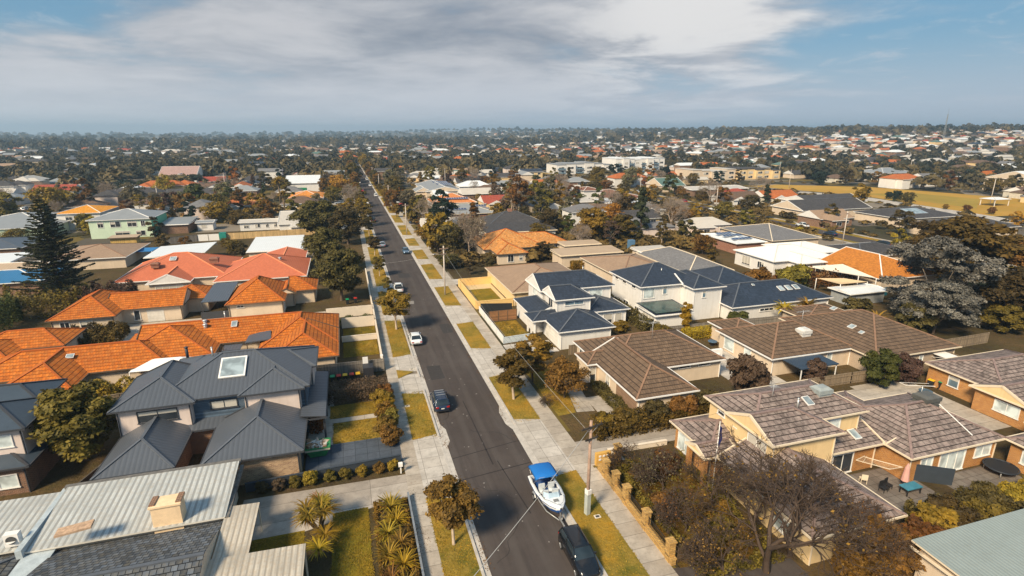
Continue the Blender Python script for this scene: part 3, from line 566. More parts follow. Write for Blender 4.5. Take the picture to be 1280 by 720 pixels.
H('wide white flat roof beside the dark evergreen trees, nearest',[(-25,-12.2,147,164.5,3,2,'N','gg')],M_WHITE,W_CREAM,TR_W)
H('small cream house half hidden by the dark evergreen tree',[(-12,-5.5,147,157,2.9,2,'N','gg')],M_WHITE,W_CREAM,TR_W,wins=[(0,'S',-8.5,1,1.6,1.2)])
H('long low white house with pale roof just behind the pale timber fence',[(-35.2,-20.8,199.2,206.5,2.8,8,'x','gg')],M_CREAM,W_WHITE,TR_W,auto=1)
H('small striped white cabin left of the long low white house',[(-49,-43.4,204,210,2.7,8,'x','gg')],M_GREY,W_WHITE,TR_W,auto=1)
H('pale-roofed house with a broad white gable, partly behind the dark evergreen trees',[(-22.2,-12,192,216,2.8,13,'x','gg'),(-18,-10,186,200,2.7,15,'y','gg')],M_CREAM,W_WHITE,TR_W,gable=W_WHITE)
H('orange-roofed house beside the street, left side in the middle distance',[(-25.5,-10,266,292,2.8,18,'x','hh')],tiles('orange_tiles_far',(.72,.27,.05),(.5,.2,.05)),W_WHITE,TR_W)
r=H('white house with a green lower wall and solar panels on its roof',[(-31,-13,318,352,5.4,10,'x','gg')],M_WHITE,W_WHITE,TR_W); solar(r,-28,323,6.0,9,2,10)
mb=MB(); mb.box(-30.3,-20,318.3,318.5,.3,3.0); part('green_wall',mb,plain('deep_green_wall',(.02,.20,.09)),r)
H('pale gabled house close to the street beyond the dark trees on the left',[(-20,-4,376,398,3.4,22,'y','gg')],T_GREY,W_WHITE,TR_W)
H('white cottage with a navy hip roof beyond the palm',[(-58,-46,352,366,3,18,'x','hh')],T_NAVY,W_WHITE,TR_W,auto=1)
H('pale yellow house with brown roof behind the white cottage',[(-80,-62,398,416,4.6,18,'x','hh')],T_DGREY,W_CREAM,TR_W,auto=1)
H('white gabled house with faded pink roof, left of the pale yellow house',[(-113,-91,400,426,4.6,24,'x','gg'),(-104,-96,396,410,4.6,26,'y','gg')],tiles('faded_pink_tiles',(.42,.27,.24),(.35,.23,.21)),W_WHITE,TR_W,auto=1)
H('terracotta roof half hidden by the dark shrubbery at left',[(-46,-37,262,276,2.7,20,'x','hh')],T_PATCH,W_CREAM,TR_W)
# right, middle
H('two-tone house with a red-brown roof above a white upper wall, near the yellow tree',[(106.5,116.5,236,250,5.6,14,'x','hh'),(114,132,222,252,3.2,13,'y','hh')],tiles('red_brown_tiles',(.24,.10,.06),(.16,.08,.06)),W_WHITE,TR_W,auto=1)
H('cream house with flat white roof left of the street-side conifer',[(104.5,125,207,221,3,2,'N','gg',0,W_YEL)],M_WHITE,W_YEL,TR_W)
H('low white-fascia flat-roofed house behind the yellow tree',[(92.5,104,216,228,3,2,'N','gg')],M_CREAM,W_CREAM,TR_W)
H('long low roofed hall with a pale roof, in front of the beige apartment block',[(171,206,244,262,3.2,5,'x','gg')],M_CREAM,B_BROWN,TR_W)
H('green-roofed cottage left of the long pale hall',[(167,182,266,284,3.4,22,'x','gg')],M_GREEN,W_CREAM,TR_W)
H('cream gable-fronted house on the corner of the far street',[(165.2,199,165,182,3.2,20,'x','gg')],T_DGREY,W_CREAM,TR_W,gable=W_CREAM)
H('long charcoal-roofed house behind the cream gable-fronted one',[(186,216,182,200,3.2,15,'x','gg')],T_DGREY,W_WHITE,TR_W)
r=H('charcoal-roofed house with a skylight strip, beside the path round the oval',[(184,212,140,160,3,14,'x','hh')],T_DGREY,W_CREAM,TR_W); on_slope(r,'solar_panel',196,146,4.5,8,5,.1,14,'S',[ALU,SKYG])
H('dark hip-roofed house in front of the sandy path, right',[(176,206,118,134,3,16,'x','hh')],T_DGREY,W_CREAM,TR_W)
H('two-storey grey-roofed house at the far edge of the oval',[(337,366,276,298,6,14,'x','hh')],M_GREY,W_WHITE,TR_W,auto=1)
H('long orange-roofed house beyond the oval',[(402,432,252,276,4,14,'x','hh')],T_ORANGE,W_CREAM,TR_W)
H('large white gabled hall beyond the oval at far right',[(352,396,196,226,7,16,'x','gg'),(350,366,188,206,5,24,'y','gg')],M_WHITE,W_CREAM,TR_W)
H('grey-roofed house at the far right edge beyond the oval',[(384,420,176,200,4,14,'x','hh')],M_GREY,W_CREAM,TR_W)
# beige and white multi-storey blocks
def block(label,x0,x1,y0,y1,h,wallm,n,fl,roofm=M_CREAM,balc=False):
    root=thing('apartment_block',label,'apartment block',((x0+x1)/2,(y0+y1)/2,0)); OCC.append((x0-4,x1+4,y0-4,y1+4))
    rnd=random.Random(int(x0)); mb=MB(); bw=(x1-x0)/n; rb=MB()
    for i in range(n):
        d=rnd.uniform(-1.5,1.5); hh=h+rnd.uniform(-1.2,1.2)
        mb.box(x0+i*bw+.02,x0+(i+1)*bw,y0+d,y1,0,hh); rb.box(x0+i*bw-.2,x0+(i+1)*bw-.3,y0+d-.3,y1,hh+.01*i,hh+.35+.01*i)
        for f in range(fl):
            z=.9+f*3.0
            pane_win(root,'S',y0+d,x0+(i+.5)*bw,z,bw*.55,1.6,'w',TR_W,GL_D)
            if balc and i%2==0:
                b=MB(); b.box(x0+i*bw+.6,x0+(i+1)*bw-.8,y0+d-1.4,y0+d,z-.4,z-.25); b.box(x0+i*bw+.6,x0+(i+1)*bw-.8,y0+d-1.42,y0+d-1.36,z-.25,z+.6); part('balcony',b,GL_M,root)
        pane_win(root,'W',x0,(y0+y1)/2,1,3,1.5) if i==0 else None
    part('wall',mb,wallm,root); part('roof',rb,roofm,root); return root
block('white two-storey apartment block with grey balconies, left part of the pale row in the distance',160,209,408,430,7.5,W_WHITE,6,2,M_GREY,True)
block('white three-storey apartment block with glazed balconies, right part of the pale row in the distance',211,256,406,432,10.5,W_WHITE,8,3,M_WHITE,True)
block('beige two-storey block with a pale flat roof, left of the orange-ended one',226,262,324,345,6.2,W_CREAM,5,2,M_CREAM)
block('beige two-storey block with an orange end wall, beside the distant power pole',263,296,322,345,6.2,W_YEL,5,2,T_DGREY)
# apron structures
def sail(name,label,pts,m):
    mb=MB(); c=Vector((0,0,0))
    for p in pts: c+=Vector(p)/len(pts)
    c.z-=.35; k=6; n=len(pts)
    for i in range(n):
        a,b=Vector(pts[i]),Vector(pts[(i+1)%n])
        for u in range(k):
            p=a.lerp(b,u/k); q=a.lerp(b,(u+1)/k); mb.face([p,q,c]); mb.face([q+Vector((0,0,-.03)),p+Vector((0,0,-.03)),c+Vector((0,0,-.03))])
    root=thing(name,label,'shade sail',(c.x,c.y,0)); part('canopy',mb,m,root)
    for p in pts:
        b=MB(); b.cyl(p[0],p[1],0,p[2],.07,n=8); part('post',b,TR_W,root)
sail('shade_sail','cream shade sail beside the teal fence, in front of the orange roof',[(91,85,3.2),(97,84,3.0),(98.5,79.8,3.2),(92.5,80.5,3)],plain('cream_canvas',(.72,.52,.30),.9,.05))
sail('shade_sail','long white shade sail running up to the orange roof',[(96,93,3.4),(103,90,4.2),(103.5,82,3.0),(101,84,3.2)],plain('white_canvas',(.72,.64,.52),.9,.05))
sail('shade_sail','small blue shade sail near the white carport at left',[(-53.6,164,2.5),(-48.6,163.5,2.5),(-49.2,159,2.3),(-54,159.4,2.3)],plain('blue_canvas',(.03,.16,.38),.8,.08))
# pergola between orange houses
r=thing('pergola','dark grey pergola with ribbed roof between the two terracotta houses','pergola',(-23.8,109,0))
mb=MB(); roof_block(mb,-26,-21.7,103.6,115.2,2.95,2,'N','gg'); part('roof',mb,[M_DARK,RC_D,TR_D,TR_D],r)
for x in(-25.9,-21.9):
    for y in (103.8,109,115): mb=MB(); mb.box(x-.06,x+.06,y-.06,y+.06,0,2.95); part('post',mb,TR_D,r)
mb=MB(); mb.box(-26.2,-21.7,103.3,103.4,0,1.3); part('screen',mb,TR_D,r)
r=thing('pergola','small grey-roofed pergola among the terracotta roofs, behind the dark ribbed roof','pergola',(-13.6,81,0))
mb=MB(); mb.face([(-15.5,80.6,3.0),(-12,80.2,3.4),(-12.4,83.6,3.5),(-15.3,83.8,3.2)]); mb.face([(-15.5,80.6,2.9),(-15.3,83.8,3.1),(-12.4,83.6,3.4),(-12,80.2,3.3)])
mb.bar((-15.5,80.6,3.0),(-12,80.2,3.35),.15); mb.bar((-12,80.2,3.35),(-12.4,83.6,3.45),.15); mb.box(-18.4,-16,79.6,81.8,2.4,2.5); part('roof',mb,[M_DARK],r)
for x,y in((-15.3,80.8),(-12.2,80.4),(-12.5,83.3),(-15.2,83.5),(-18.2,79.8)): mb=MB(); mb.box(x-.06,x+.06,y-.06,y+.06,0,2.9); part('post',mb,TR_B,r)
mb=MB()
mb.loft([[(-28.4,74.4,2.5),(-20.2,74.4,2.5),(-20.2,75.4,2.5),(-28.4,75.4,2.5)],[(-28.4,74.4,2.6),(-20.2,74.4,2.6),(-20.2,75.4,2.6),(-28.4,75.4,2.6)]],smooth=False)
r=thing('garden_canopy','white fabric-roofed canopy between the terracotta roofs and the dark ribbed house','canopy',(-24,76.6,0))
mb=MB(); A=[(-28.3,75.2,2.5),(-20.6,74.8,2.5),(-20.6,78.2,2.5),(-28.3,78.4,2.5)]; P1,P2=(-25.6,76.8,3.4),(-22.6,76.6,3.4)
mb.face([A[0],A[1],P2,P1]); mb.face([A[2],A[3],P1,P2]); mb.face([A[3],A[0],P1]); mb.face([A[1],A[2],P2]); mb.face(A[::-1]); part('canopy',mb,plain('white_pvc',(.78,.76,.74),.6,.04),r)
for x,y,z in A: b=MB(); b.cyl(x*.995-.1,y,0,2.5,.05,n=6); part('post',b,TR_W,r)
# ------------------------------------------------------------------ ground
GRASS=ground_mat('golden_green_lawn',((.11,.105,.016),(.45,.225,.020),(.34,.22,.045)),(.22,.8,4),bump=.6)
GRASS2=ground_mat('green_lawn',((.11,.10,.012),(.38,.21,.015),(.22,.16,.014)),(.3,1.1,10),bump=.6)
SOIL=ground_mat('garden_soil',((.045,.032,.018),(.15,.09,.04),(.08,.065,.022)),(.06,.5,3),bump=.9)
FARG=ground_mat('suburb_ground',((.030,.030,.018),(.10,.075,.038),(.05,.048,.02)),(.025,.12,.8),bump=.5,lots=13)
DRYG=ground_mat('dry_oval_grass',((.38,.20,.035),(.52,.29,.06),(.34,.24,.04)),(.02,.12,1.5),bump=.3)
def asphalt():
    t=NT('asphalt'); a=t.ramp(t.noise(.12,5),.35,.65); b=t.ramp(t.noise(1.1,5),.35,.7); f=t.noise(22,3)
    c=t.mix(a,(.058,.046,.042),(.082,.067,.061)); c=t.mix(t.math('MULTIPLY',b,.35),c,(.045,.037,.036)); c=t.mix(t.math('MULTIPLY',t.ramp(f,.45,.75),.35),c,(.12,.105,.1))
    # tyre-polished bands along the road
    sx=t.n('ShaderNodeSeparateXYZ'); t.l(t.pos(),sx.inputs[0]); w=t.math('SINE',t.math('MULTIPLY',sx.outputs[0],3.1))
    c=t.mix(t.math('MULTIPLY',t.ramp(w,.0,1.),.34),c,(.098,.084,.077))
    mp=t.n('ShaderNodeMapping'); mp.inputs['Scale'].default_value=(1.6,.10,1); t.l(t.pos(),mp.inputs[0]); st=t.ramp(t.noise(1.,5,mp.outputs[0]),.5,.72); c=t.mix(t.math('MULTIPLY',st,.45),c,(.036,.029,.028))
    t.set(c,.9,.2); t.bump(f,.35,.02); return t.m
ASPH=asphalt()
def footpath_mat(name,lo,hi,sx_,sy_):
    t=NT(name); s=t.n('ShaderNodeSeparateXYZ'); t.l(t.pos(),s.inputs[0])
    fx=t.math('FRACT',t.math('MULTIPLY',s.outputs[0],1/sx_)); fy=t.math('FRACT',t.math('MULTIPLY',s.outputs[1],1/sy_))
    cx=t.n('ShaderNodeCombineXYZ'); t.l(t.math('FLOOR',t.math('MULTIPLY',s.outputs[0],1/sx_)),cx.inputs[0]); t.l(t.math('FLOOR',t.math('MULTIPLY',s.outputs[1],1/sy_)),cx.inputs[1])
    wn=t.n('ShaderNodeTexWhiteNoise'); t.l(cx.outputs[0],wn.inputs['Vector'])
    a=t.ramp(t.noise(.45,6,rough=.7),.4,.68); f=t.noise(12,4)
    c=t.mix(wn.outputs['Value'],lo,hi); a2=t.ramp(t.noise(1.7,6,rough=.75),.5,.66); c=t.mix(t.math('MULTIPLY',a,.55),c,sc(lo,.5)); c=t.mix(t.math('MULTIPLY',a2,.35),c,sc(lo,.42)); c=t.mix(t.math('MULTIPLY',t.ramp(f,.5,.8),.25),c,sc(lo,.6))
    j=t.math('MAXIMUM',t.math('LESS_THAN',fy,.05/sy_),t.math('LESS_THAN',fx,.05/sx_)); c=t.mix(t.math('MULTIPLY',j,.7),c,sc(lo,.3))
    t.set(c,.9,.2); t.bump(f,.15,.02); return t.m
FPATH=footpath_mat('footpath_concrete',(.40,.34,.28),(.50,.44,.375),50,1.5); DRIVE=footpath_mat('driveway_concrete',(.47,.42,.37),(.56,.51,.46),1.75,1.75)
KERB=plain('kerb_concrete',(.46,.42,.38),.85,.2,1.2); STAIN=footpath_mat('stained_concrete',(.34,.29,.245),(.52,.46,.40),60,2.4)
BLUES=footpath_mat('blue_grey_paving',(.075,.09,.115),(.095,.11,.14),1.2,1.2); COURT=footpath_mat('pale_court_concrete',(.50,.42,.34),(.55,.47,.39),60,60)
# terrain sheet
def axis(near,far,n1,n2):
    a=list(np.linspace(0,near,n1)); k=np.geomspace(near,far,n2)[1:]; return a+list(k)
ax=axis(300,8000,4,34); xs=[-q for q in ax[:0:-1]]+ax; ys=[-600,-200,0]+ax[1:]
mb=MB(); gi={}
for j,y in enumerate(ys):
    for i,x in enumerate(xs): gi[i,j]=len(mb.v); mb.v.append((x,y,hill(x,y)-.02))
for j in range(len(ys)-1):
    for i in range(len(xs)-1): mb.f.append((gi[i,j],gi[i+1,j],gi[i+1,j+1],gi[i,j+1])); mb.m.append(0); mb.sm.append(True)
struct('ground',mb,FARG)
def sheet(name,rects,mat,z=.0,kind=True):
    mb=MB()
    for q_,r in enumerate(rects):
        z+=.0022 if q_ else 0
        if len(r)==4 and not hasattr(r[0],'__len__'): x0,x1,y0,y1=r; mb.face([(x0,y0,z),(x1,y0,z),(x1,y1,z),(x0,y1,z)])
        else: mb.face([(p[0],p[1],z) for p in r])
    return struct(name,mb,mat)
sheet('garden_beds',[(-60,3.4,-20,200),(21.9,125,-20,140)],SOIL,-.008)
# main street
L0,L1,R0,R1=8.2,7.5,15.8,16.5
sheet('road',[(L0,R0,-30,600)],ASPH,0)
mb=MB()
def kerbline(x0,x1,side,gaps,y0=-30,y1=700):
    # channel and raised kerb, dropped at the crossovers
    segs=[]; y=y0
    for a,b in gaps: segs.append((y,a,.13)); segs.append((a,b,.03)); y=b
    segs.append((y,y1,.13))
    for a,b,h in segs:
        if side<0: mb.box(x0,x0+.22,a,b,-.02,h); mb.face([(x0+.22,a,.008),(x1,a,.004),(x1,b,.004),(x0+.22,b,.008)])
        else: mb.box(x1-.22,x1,a,b,-.02,h); mb.face([(x0,a,.004),(x1-.22,a,.008),(x1-.22,b,.008),(x0,b,.004)])
LG=[(43,52.6),(64.4,68.4),(71.6,76),(93.4,98),(112,116),(133,138),(160,165),(190,196),(226,232),(262,268),(300,306)]
RG=[(42.9,52.8),(66.2,75.2),(88.4,97.6),(112.4,118),(134,139),(152,157),(170,175),(196,201),(222,227),(250,255),(285,290)]
kerbline(L1,L0,-1,LG); kerbline(R0,R1,1,RG)
struct('kerb',mb,KERB)
sheet('kerb_outlet',[[(8.2,50.5),(8.2,55.2),(8.62,54),(8.62,51.5)],[(15.8,51.8),(15.36,53.2),(15.36,56),(15.8,57.5)]],KERB,.006)
# road stains, patches, repaired service trenches
mb=MB()
for pts in ([(8.3,48.1),(15.7,49.4),(15.7,49.52),(8.3,48.22)],[(8.3,44.3),(15.7,45.2),(15.7,45.34),(8.3,44.42)],[(11.9,46),(12.05,46),(11.9,60),(11.8,60)],[(13.2,38),(13.3,38),(12.6,46.5),(12.5,46.5)]): mb.face([(x,y,.004) for x,y in pts])
struct('road_joints',mb,plain('bitumen_joint',(.028,.023,.022),.8,.2))
rs=random.Random(3); mb=MB()
for k in range(60):
    x=rs.uniform(8.6,15.4); y=rs.uniform(28,110); a=rs.uniform(.04,.13); n=6
    mb.face([(x+a*math.cos(2*math.pi*q/n)*rs.uniform(.6,1.2),y+a*math.sin(2*math.pi*q/n)*rs.uniform(.6,1.2),.005) for q in range(n)])
mb.face([(9.9,101.8,.005),(11.0,101.6,.005),(11.2,103.6,.005),(10.0,103.8,.005)])
struct('road_spots',mb,plain('pale_road_spots',(.22,.20,.185),.9,.3,5))
sheet('footpath',[(3.4,4.8,-30,700),(19.5,21.6,-30,42.5),(19.5,21.4,42.5,700)],FPATH,.03)
# hairline cracks with sealing compound
mb=MB()
for k in range(26):
    x=rs.uniform(8.8,15.2); y=rs.uniform(27,120); a=rs.uniform(0,6.28); w=rs.uniform(.012,.03)
    for q in range(rs.randint(5,14)):
        x2=x+math.cos(a)*.45; y2=y+math.sin(a)*.45
        if not 8.4<x2<15.6: break
        nx,ny=-math.sin(a)*w,math.cos(a)*w; mb.face([(x-nx,y-ny,.0046),(x2-nx,y2-ny,.0046),(x2+nx,y2+ny,.0046),(x+nx,y+ny,.0046)]); x,y=x2,y2; a+=rs.uniform(-.7,.7)
struct('road_cracks',mb,plain('bitumen_crack',(.024,.020,.019),.7,.2))
mb=MB()
for x0,x1,y0,y1 in ((9.0,10.9,67,71.5),(13.6,15.3,84,88.5),(10.2,12.8,122,126)): mb.face([(x0,y0,.0042),(x1,y0+.1,.0042),(x1,y1,.0042),(x0,y1+.15,.0042)])
struct('road_patches',mb,plain('newer_asphalt_patch',(.042,.037,.036),.9,.2,3))
# verges
VL=[(4.8,7.5,-30,42.8),(4.8,7.5,52.8,64.2),(4.8,7.4,76.2,93.2),(4.8,7.5,98.2,111.8),(4.8,7.5,116.2,132.8),(4.8,7.5,138.2,159.8),(4.8,7.5,165.2,189.8),(4.8,7.5,196.2,225.8),(4.8,7.5,232,261),(4.8,7.5,268,299),(4.8,7.5,306,420)]
VR=[(16.5,19.5,-30,42.7),(16.5,19.5,53,66),(16.5,19.5,75.4,88.2),(16.5,19.5,97.8,112.2),(16.5,19.5,118.2,133.8),(16.5,19.5,139.2,151.8),(16.5,19.5,157.2,169.8),(16.5,19.5,175.2,195.8),(16.5,19.5,201.2,221.8),(16.5,19.5,227.2,249.8),(16.5,19.5,255,284),(16.5,19.5,290,420)]
def vpoly(x0,x1,a,b,side):
    c=1.2
    return [(x0,a+(c if side>0 else 0)),(x0+.4,a),(x1,a)] [0:0] or ([(x0,a),(x1,a+.5),(x1,b-.9),(x0,b)] if side<0 else [(x0,a+.9),(x1,a),(x1,b),(x0,b-.5)])
sheet('verge_grass',[vpoly(*v,-1) for v in VL]+[vpoly(*v,1) for v in VR]+[[(4.8,68.6),(7.1,70.3),(4.8,71.5)]],GRASS,.035)
sheet('crossovers',[(4.8,7.5,a-1.2,b+1.2) for a,b in LG]+[(16.5,19.5,a-1.2,b+1.2) for a,b in RG],DRIVE,.024)
mb=MB(); mb.face([(17.3,90.2,.04),(19.3,90.2,.04),(19.3,92,.04),(17.3,92,.04)]); struct('driveway_patch',mb,plain('dark_patch',(.045,.038,.036),.9,.2))
# private ground: concrete, lawns, paths
sheet('driveway',[(-6,3.4,49.2,51.9),(-6,3.4,51.5,54.4)],BLUES,.028)
sheet('side_driveway',[[(-11,41.3),(-6,41.2),(1.5,43.2),(3.4,43.4),(3.4,46.9),(-11,47.2)]],STAIN,.012)
sheet('front_lawn',[(-3.3,-.3,30,43.0),(-11,-5.5,36.5,41.5)],GRASS2,.014)
sheet('lawn',[(-3.4,1.6,54.4,58.9),(-3.8,1.7,60.0,63.2)],GRASS,.03)
sheet('garden_path',[(-3.4,1.7,58.95,59.95),(-6,-3.4,54,66)],[FPATH],.022)
sheet('back_lawn',[(-2.2,2.9,78.2,84.4),(-2.2,2.9,85.2,91)],GRASS2,.018)
sheet('dry_patch',[[(1.0,79.5),(2.8,79.3),(2.8,84),(1.6,83.6),(.6,81.4)]],GRASS,.024)
sheet('court_floor',[(-38,-21.5,92.2,104.2),(-22,-4.4,92.3,101.8)],COURT,.01)
sheet('bin_yard',[(-4.5,3.2,67.2,72.0)],SOIL,.01)
sheet('shared_driveway',[(21.4,70,44.6,47.4),(21.4,25,42.9,49)],STAIN,.014)
sheet('house_path',[[(24.2,53.3),(26.4,53.0),(27.3,60.5),(25.6,61)],(25.5,29.9,60.2,61.4),(26.6,30.2,50.6,56.4)],FPATH,.02)
sheet('corner_lawn',[[(21.8,53.1),(24.1,53.3),(25.5,60.4),(26.6,66.5),(21.9,67.5)]],GRASS,.012)
sheet('neighbour_driveway',[(21.6,29.2,71.4,76.2)],DRIVE,.02)
sheet('fenced_lawn',[(22.1,27,77.6,86.8)],GRASS,.014)
sheet('walled_lawn',[(23.2,28,98.5,108)],GRASS2,.014); sheet('walled_paving',[(21.9,28.9,95,112)],plain('cream_paving',(.6,.45,.25),.9,.1),.008)
sheet('rear_court',[(47.2,54.2,48.5,64.5),(68,75,62,70)],DRIVE,.012)
sheet('brick_court',[(61,69.9,36,49.2),(54,61,42,48.4)],FPATH,.016)
sheet('patio',[(44,50,28.5,34.3),(52,60.2,26.5,31.6)],footpath_mat('patio_paving',(.17,.14,.12),(.22,.19,.165),.9,.9),.014)
sheet('yard_ground',[(22.2,30,26,42.5)],ground_mat('leaf_littered_yard',((.10,.055,.012),(.32,.15,.02),(.12,.09,.02)),(.5,1.6,9),bump=.8),.012)
sheet('side_yard',[(21.4,44,47.4,49.6),(60,64,71,73)],SOIL,.02)
sheet('near_driveway',[[(21.4,24.5),(31,24),(31,27.2),(21.4,29)]],ASPH,.018)
sheet('driveways_beyond',[(21.3,32,a+.6,b-.6) for a,b in RG if a>100]+[(-7,3.5,a+.6,b-.6) for a,b in LG if a>180],DRIVE,.012)
sheet('oval',[[(243,150),(262,148),(322,186),(316,214),(303,256),(262,285),(238,282),(254,235),(256,212)]],DRYG,.02)
sheet('oval_grass',[[(262,168),(300,192),(296,222),(268,228)]],ground_mat('greener_oval_grass',((.28,.19,.035),(.42,.27,.05),(.25,.20,.04)),(.03,.2,1.5),bump=.3),.03)
sheet('oval_path',[[(224,100),(233,100),(244,150),(254,212),(249,238),(190,303),(186,297),(240,232),(243,212),(234,150)]],DRIVE,.05)
# parallel and cross streets
sheet('far_street',[(147,154,60,520)],ASPH,.01); sheet('far_street_path',[(143,144.6,60,520),(157,158.6,60,520)],FPATH,.02); sheet('far_street_verge',[(144.6,147,60,520),(154,157,60,520)],GRASS,.015)
sheet('left_street',[(-131,-124,60,520)],ASPH,.01)
sheet('cross_street',[(-600,600,438,446)],ASPH,.012)
# pits and covers
COVER=plain('cream_pit_lid',(.62,.55,.46),.8,.05)
for x,y,l in ((5.1,60.6,'pale service pit lid in the verge grass beside the parked black wagon'),(5.0,40.8,'small white service pit at the footpath edge below the near street tree'),(18.6,35.9,'pale service pit lid beside the footpath near the power pole'),(6.9,71.2,'pale slab at the tip of the small grass triangle')):
    mb=MB(); mb.box(x-.28,x+.28,y-.22,y+.22,.03,.075); mb.box(x-.16,x+.16,y-.12,y+.12,.075,.085,1)
    solo('service_pit',mb,[COVER,plain('dark_hole',(.05,.05,.05))],l,'pit lid','service pits in the verges',(x,y,0))
# ------------------------------------------------------------------ fences and walls
F_TIM=boards('weathered_paling',(.25,.19,.13),.12); F_PALE=boards('pale_new_paling',(.62,.42,.20),.14); F_GREY=boards('grey_paling',(.24,.21,.18),.12); F_DK=plain('dark_fence_sheet',(.04,.05,.065),.6,.1); F_CR=plain('cream_wall_panel',(.68,.58,.47),.85,.06); F_RED=boards('brown_paling',(.30,.15,.07),.16,True)
def fence(name,label,pts,h,mat,cat='fence',post=2.4,postm=None,real=False,rail=True,th=.05,group=None):
    c=pts[0]; root=thing(name,label,cat,(c[0],c[1],hill(*c[:2])),group); mb=MB(); rs=random.Random(int(c[0]*3+c[1]))
    posts=[]
    for a,b in zip(pts[:-1],pts[1:]):
        a=Vector((*a[:2],0)); b=Vector((*b[:2],0)); d=b-a; L=d.length; d.normalize(); n=Vector((-d.y,d.x,0)); z=hill(a.x,a.y)
        if real:
            k=int(L/.16)
            for i in range(k):
                p=a+d*(i*L/k); q=a+d*((i+.93)*L/k); hh=h+rs.uniform(-.04,.03); t=th*(.7 if i%2 else 1.3)
                P=[p-n*t/2,q-n*t/2,q+n*t/2,p+n*t/2]
                lo=[Vector((v.x,v.y,z)) for v in P]; hi=[Vector((v.x,v.y,z+hh)) for v in P]
                mb.face(hi); 
                for w in range(4): mb.face([lo[w],lo[(w+1)%4],hi[(w+1)%4],hi[w]])
            for rz in (.35,h-.35): mb.bar(Vector((a.x,a.y,z+rz))-n*.06,Vector((b.x,b.y,z+rz))-n*.06,.05,.09)
        else:
            P=[a-n*th/2,b-n*th/2,b+n*th/2,a+n*th/2]; lo=[Vector((v.x,v.y,z)) for v in P]; hi=[Vector((v.x,v.y,z+h)) for v in P]
            mb.face(hi); mb.face(lo[::-1])
            for w in range(4): mb.face([lo[w],lo[(w+1)%4],hi[(w+1)%4],hi[w]])
        if rail: mb.bar((a.x,a.y,z+h+.02),(b.x,b.y,z+h+.02),th+.08,.05)
        m=max(1,round(L/post)) if post else 0
        for i in range(m+1) if post else (): posts.append((a+d*(L*i/m),z))
    part('panels',mb,mat,root)
    for p,z in posts[:60]:
        b=MB(); b.box(p.x-.06,p.x+.06,p.y-.06,p.y+.06,z,z+h+.08); part('post',b,postm or mat,root)
    return root
fence('paling_fence','long weathered timber fence behind the brown-tiled house with the awning',[(47.5,50.2),(62,50.0),(80.8,49.0)],1.5,F_TIM,real=True,post=3)
fence('paling_fence','weathered timber return fence at the right end of the long one',[(80.8,49.0),(81.2,54.6),(95,55)],1.7,F_TIM,real=True,post=3)
fence('paling_fence','grey timber fence with pickets in front of the white two-storey house and its cypress',[(45.5,72.6),(72,71.6)],1.5,F_GREY,real=True)
fence('paling_fence','timber fence between the brown roof and the garden of the white new house',[(30,69.6),(45,70.2)],1.5,F_TIM,post=3)
fence('paling_fence','weathered grey timber fence behind the row of wheelie bins',[(-8.5,72.2),(3.2,71.9)],1.8,F_GREY,real=True)
fence('boundary_wall','low cream coping wall between the two small back lawns',[(-2.4,84.8),(3.0,84.8)],.9,F_CR,'wall',post=0,th=.2)
fence('boundary_wall','long cream wall along the left footpath beside the two small back lawns',[(3.1,72),(3.15,101)],1.0,F_CR,'wall',post=3.2,postm=TR_C,th=.18)
fence('boundary_wall','nearer of two tall cream panel walls behind the small back lawn',[(-2.4,91.4),(3.0,91.4)],1.8,F_CR,'wall',post=2.7,postm=TR_B,th=.15,rail=False)
fence('boundary_wall','farther of two tall cream panel walls behind the small back lawn',[(-5.0,97.5),(3.0,97.6)],1.8,F_CR,'wall',post=2.7,postm=TR_B,th=.15,rail=False)
fence('boundary_wall','pale cream wall running off behind the farther panel wall beside the dark trees',[(3.1,101),(3.1,130)],.9,F_CR,'wall',post=0,th=.18)
fence('retaining_fence','dark blue-black fence between the grey driveway and the row of round tussocks',[(-11,48.4),(3.2,49.0)],.9,F_DK,post=0,th=.15)
fence('rail_fence','thin grey rail fence beside the left footpath in the foreground',[(3.25,28),(3.25,43.2)],.55,plain('grey_steel_edge',(.2,.22,.25),.5),post=2.5,th=.08)
fence('paling_fence','brown timber fence behind the bushy green tree, below the orange roofs',[(-33,69.8),(-20.5,71.2)],1.8,F_TIM,real=True)
fence('paling_fence','leaning dark timber fence beside the bushy green tree at the house corner',[(-26.5,47.0),(-24.0,55.5)],1.6,boards('dark_paling',(.10,.085,.07)),post=0)
fence('garden_wall','bright yellow rendered garden wall around a green square of lawn',[(21.8,94.9),(29,94.9)],1.5,plain('yellow_render',(.80,.52,.20),.85,.05),'wall',post=0,th=.25)
fence('garden_wall','bright yellow garden wall along the right footpath by the leaning pole',[(21.8,95.2),(21.8,111.5)],1.5,MATS[('p','yellow_render')],'wall',post=0,th=.25)
fence('garden_wall','far side of the yellow rendered garden wall',[(21.9,111.7),(29.2,111.8)],1.5,MATS[('p','yellow_render')],'wall',post=0,th=.25)
fence('front_fence','long pale rendered fence along the right footpath of the fenced lawn',[(21.9,76.9),(21.9,93)],1.1,TR_W,post=4,th=.12)
fence('front_fence','short pale blue-white fence closing the near end of the fenced lawn',[(21.9,76.8),(26.6,77.3)],1.0,plain('pale_blue_panel',(.5,.55,.58),.7),post=2,th=.1)
fence('timber_screen','brown horizontal-board screen beside the white new house',[(22.3,87.4),(27.4,87.5)],1.8,F_RED,post=1.7,postm=TR_B)
fence('timber_screen','tall black fence behind the brown horizontal-board screen',[(22.0,92.4),(27.6,91)],1.8,plain('black_fence',(.02,.022,.025),.7),post=0)
fence('paling_fence','long pale new timber fence in front of the long low white house',[(-36,184.2),(-10.5,185.8)],2.0,F_PALE,post=4,rail=False)
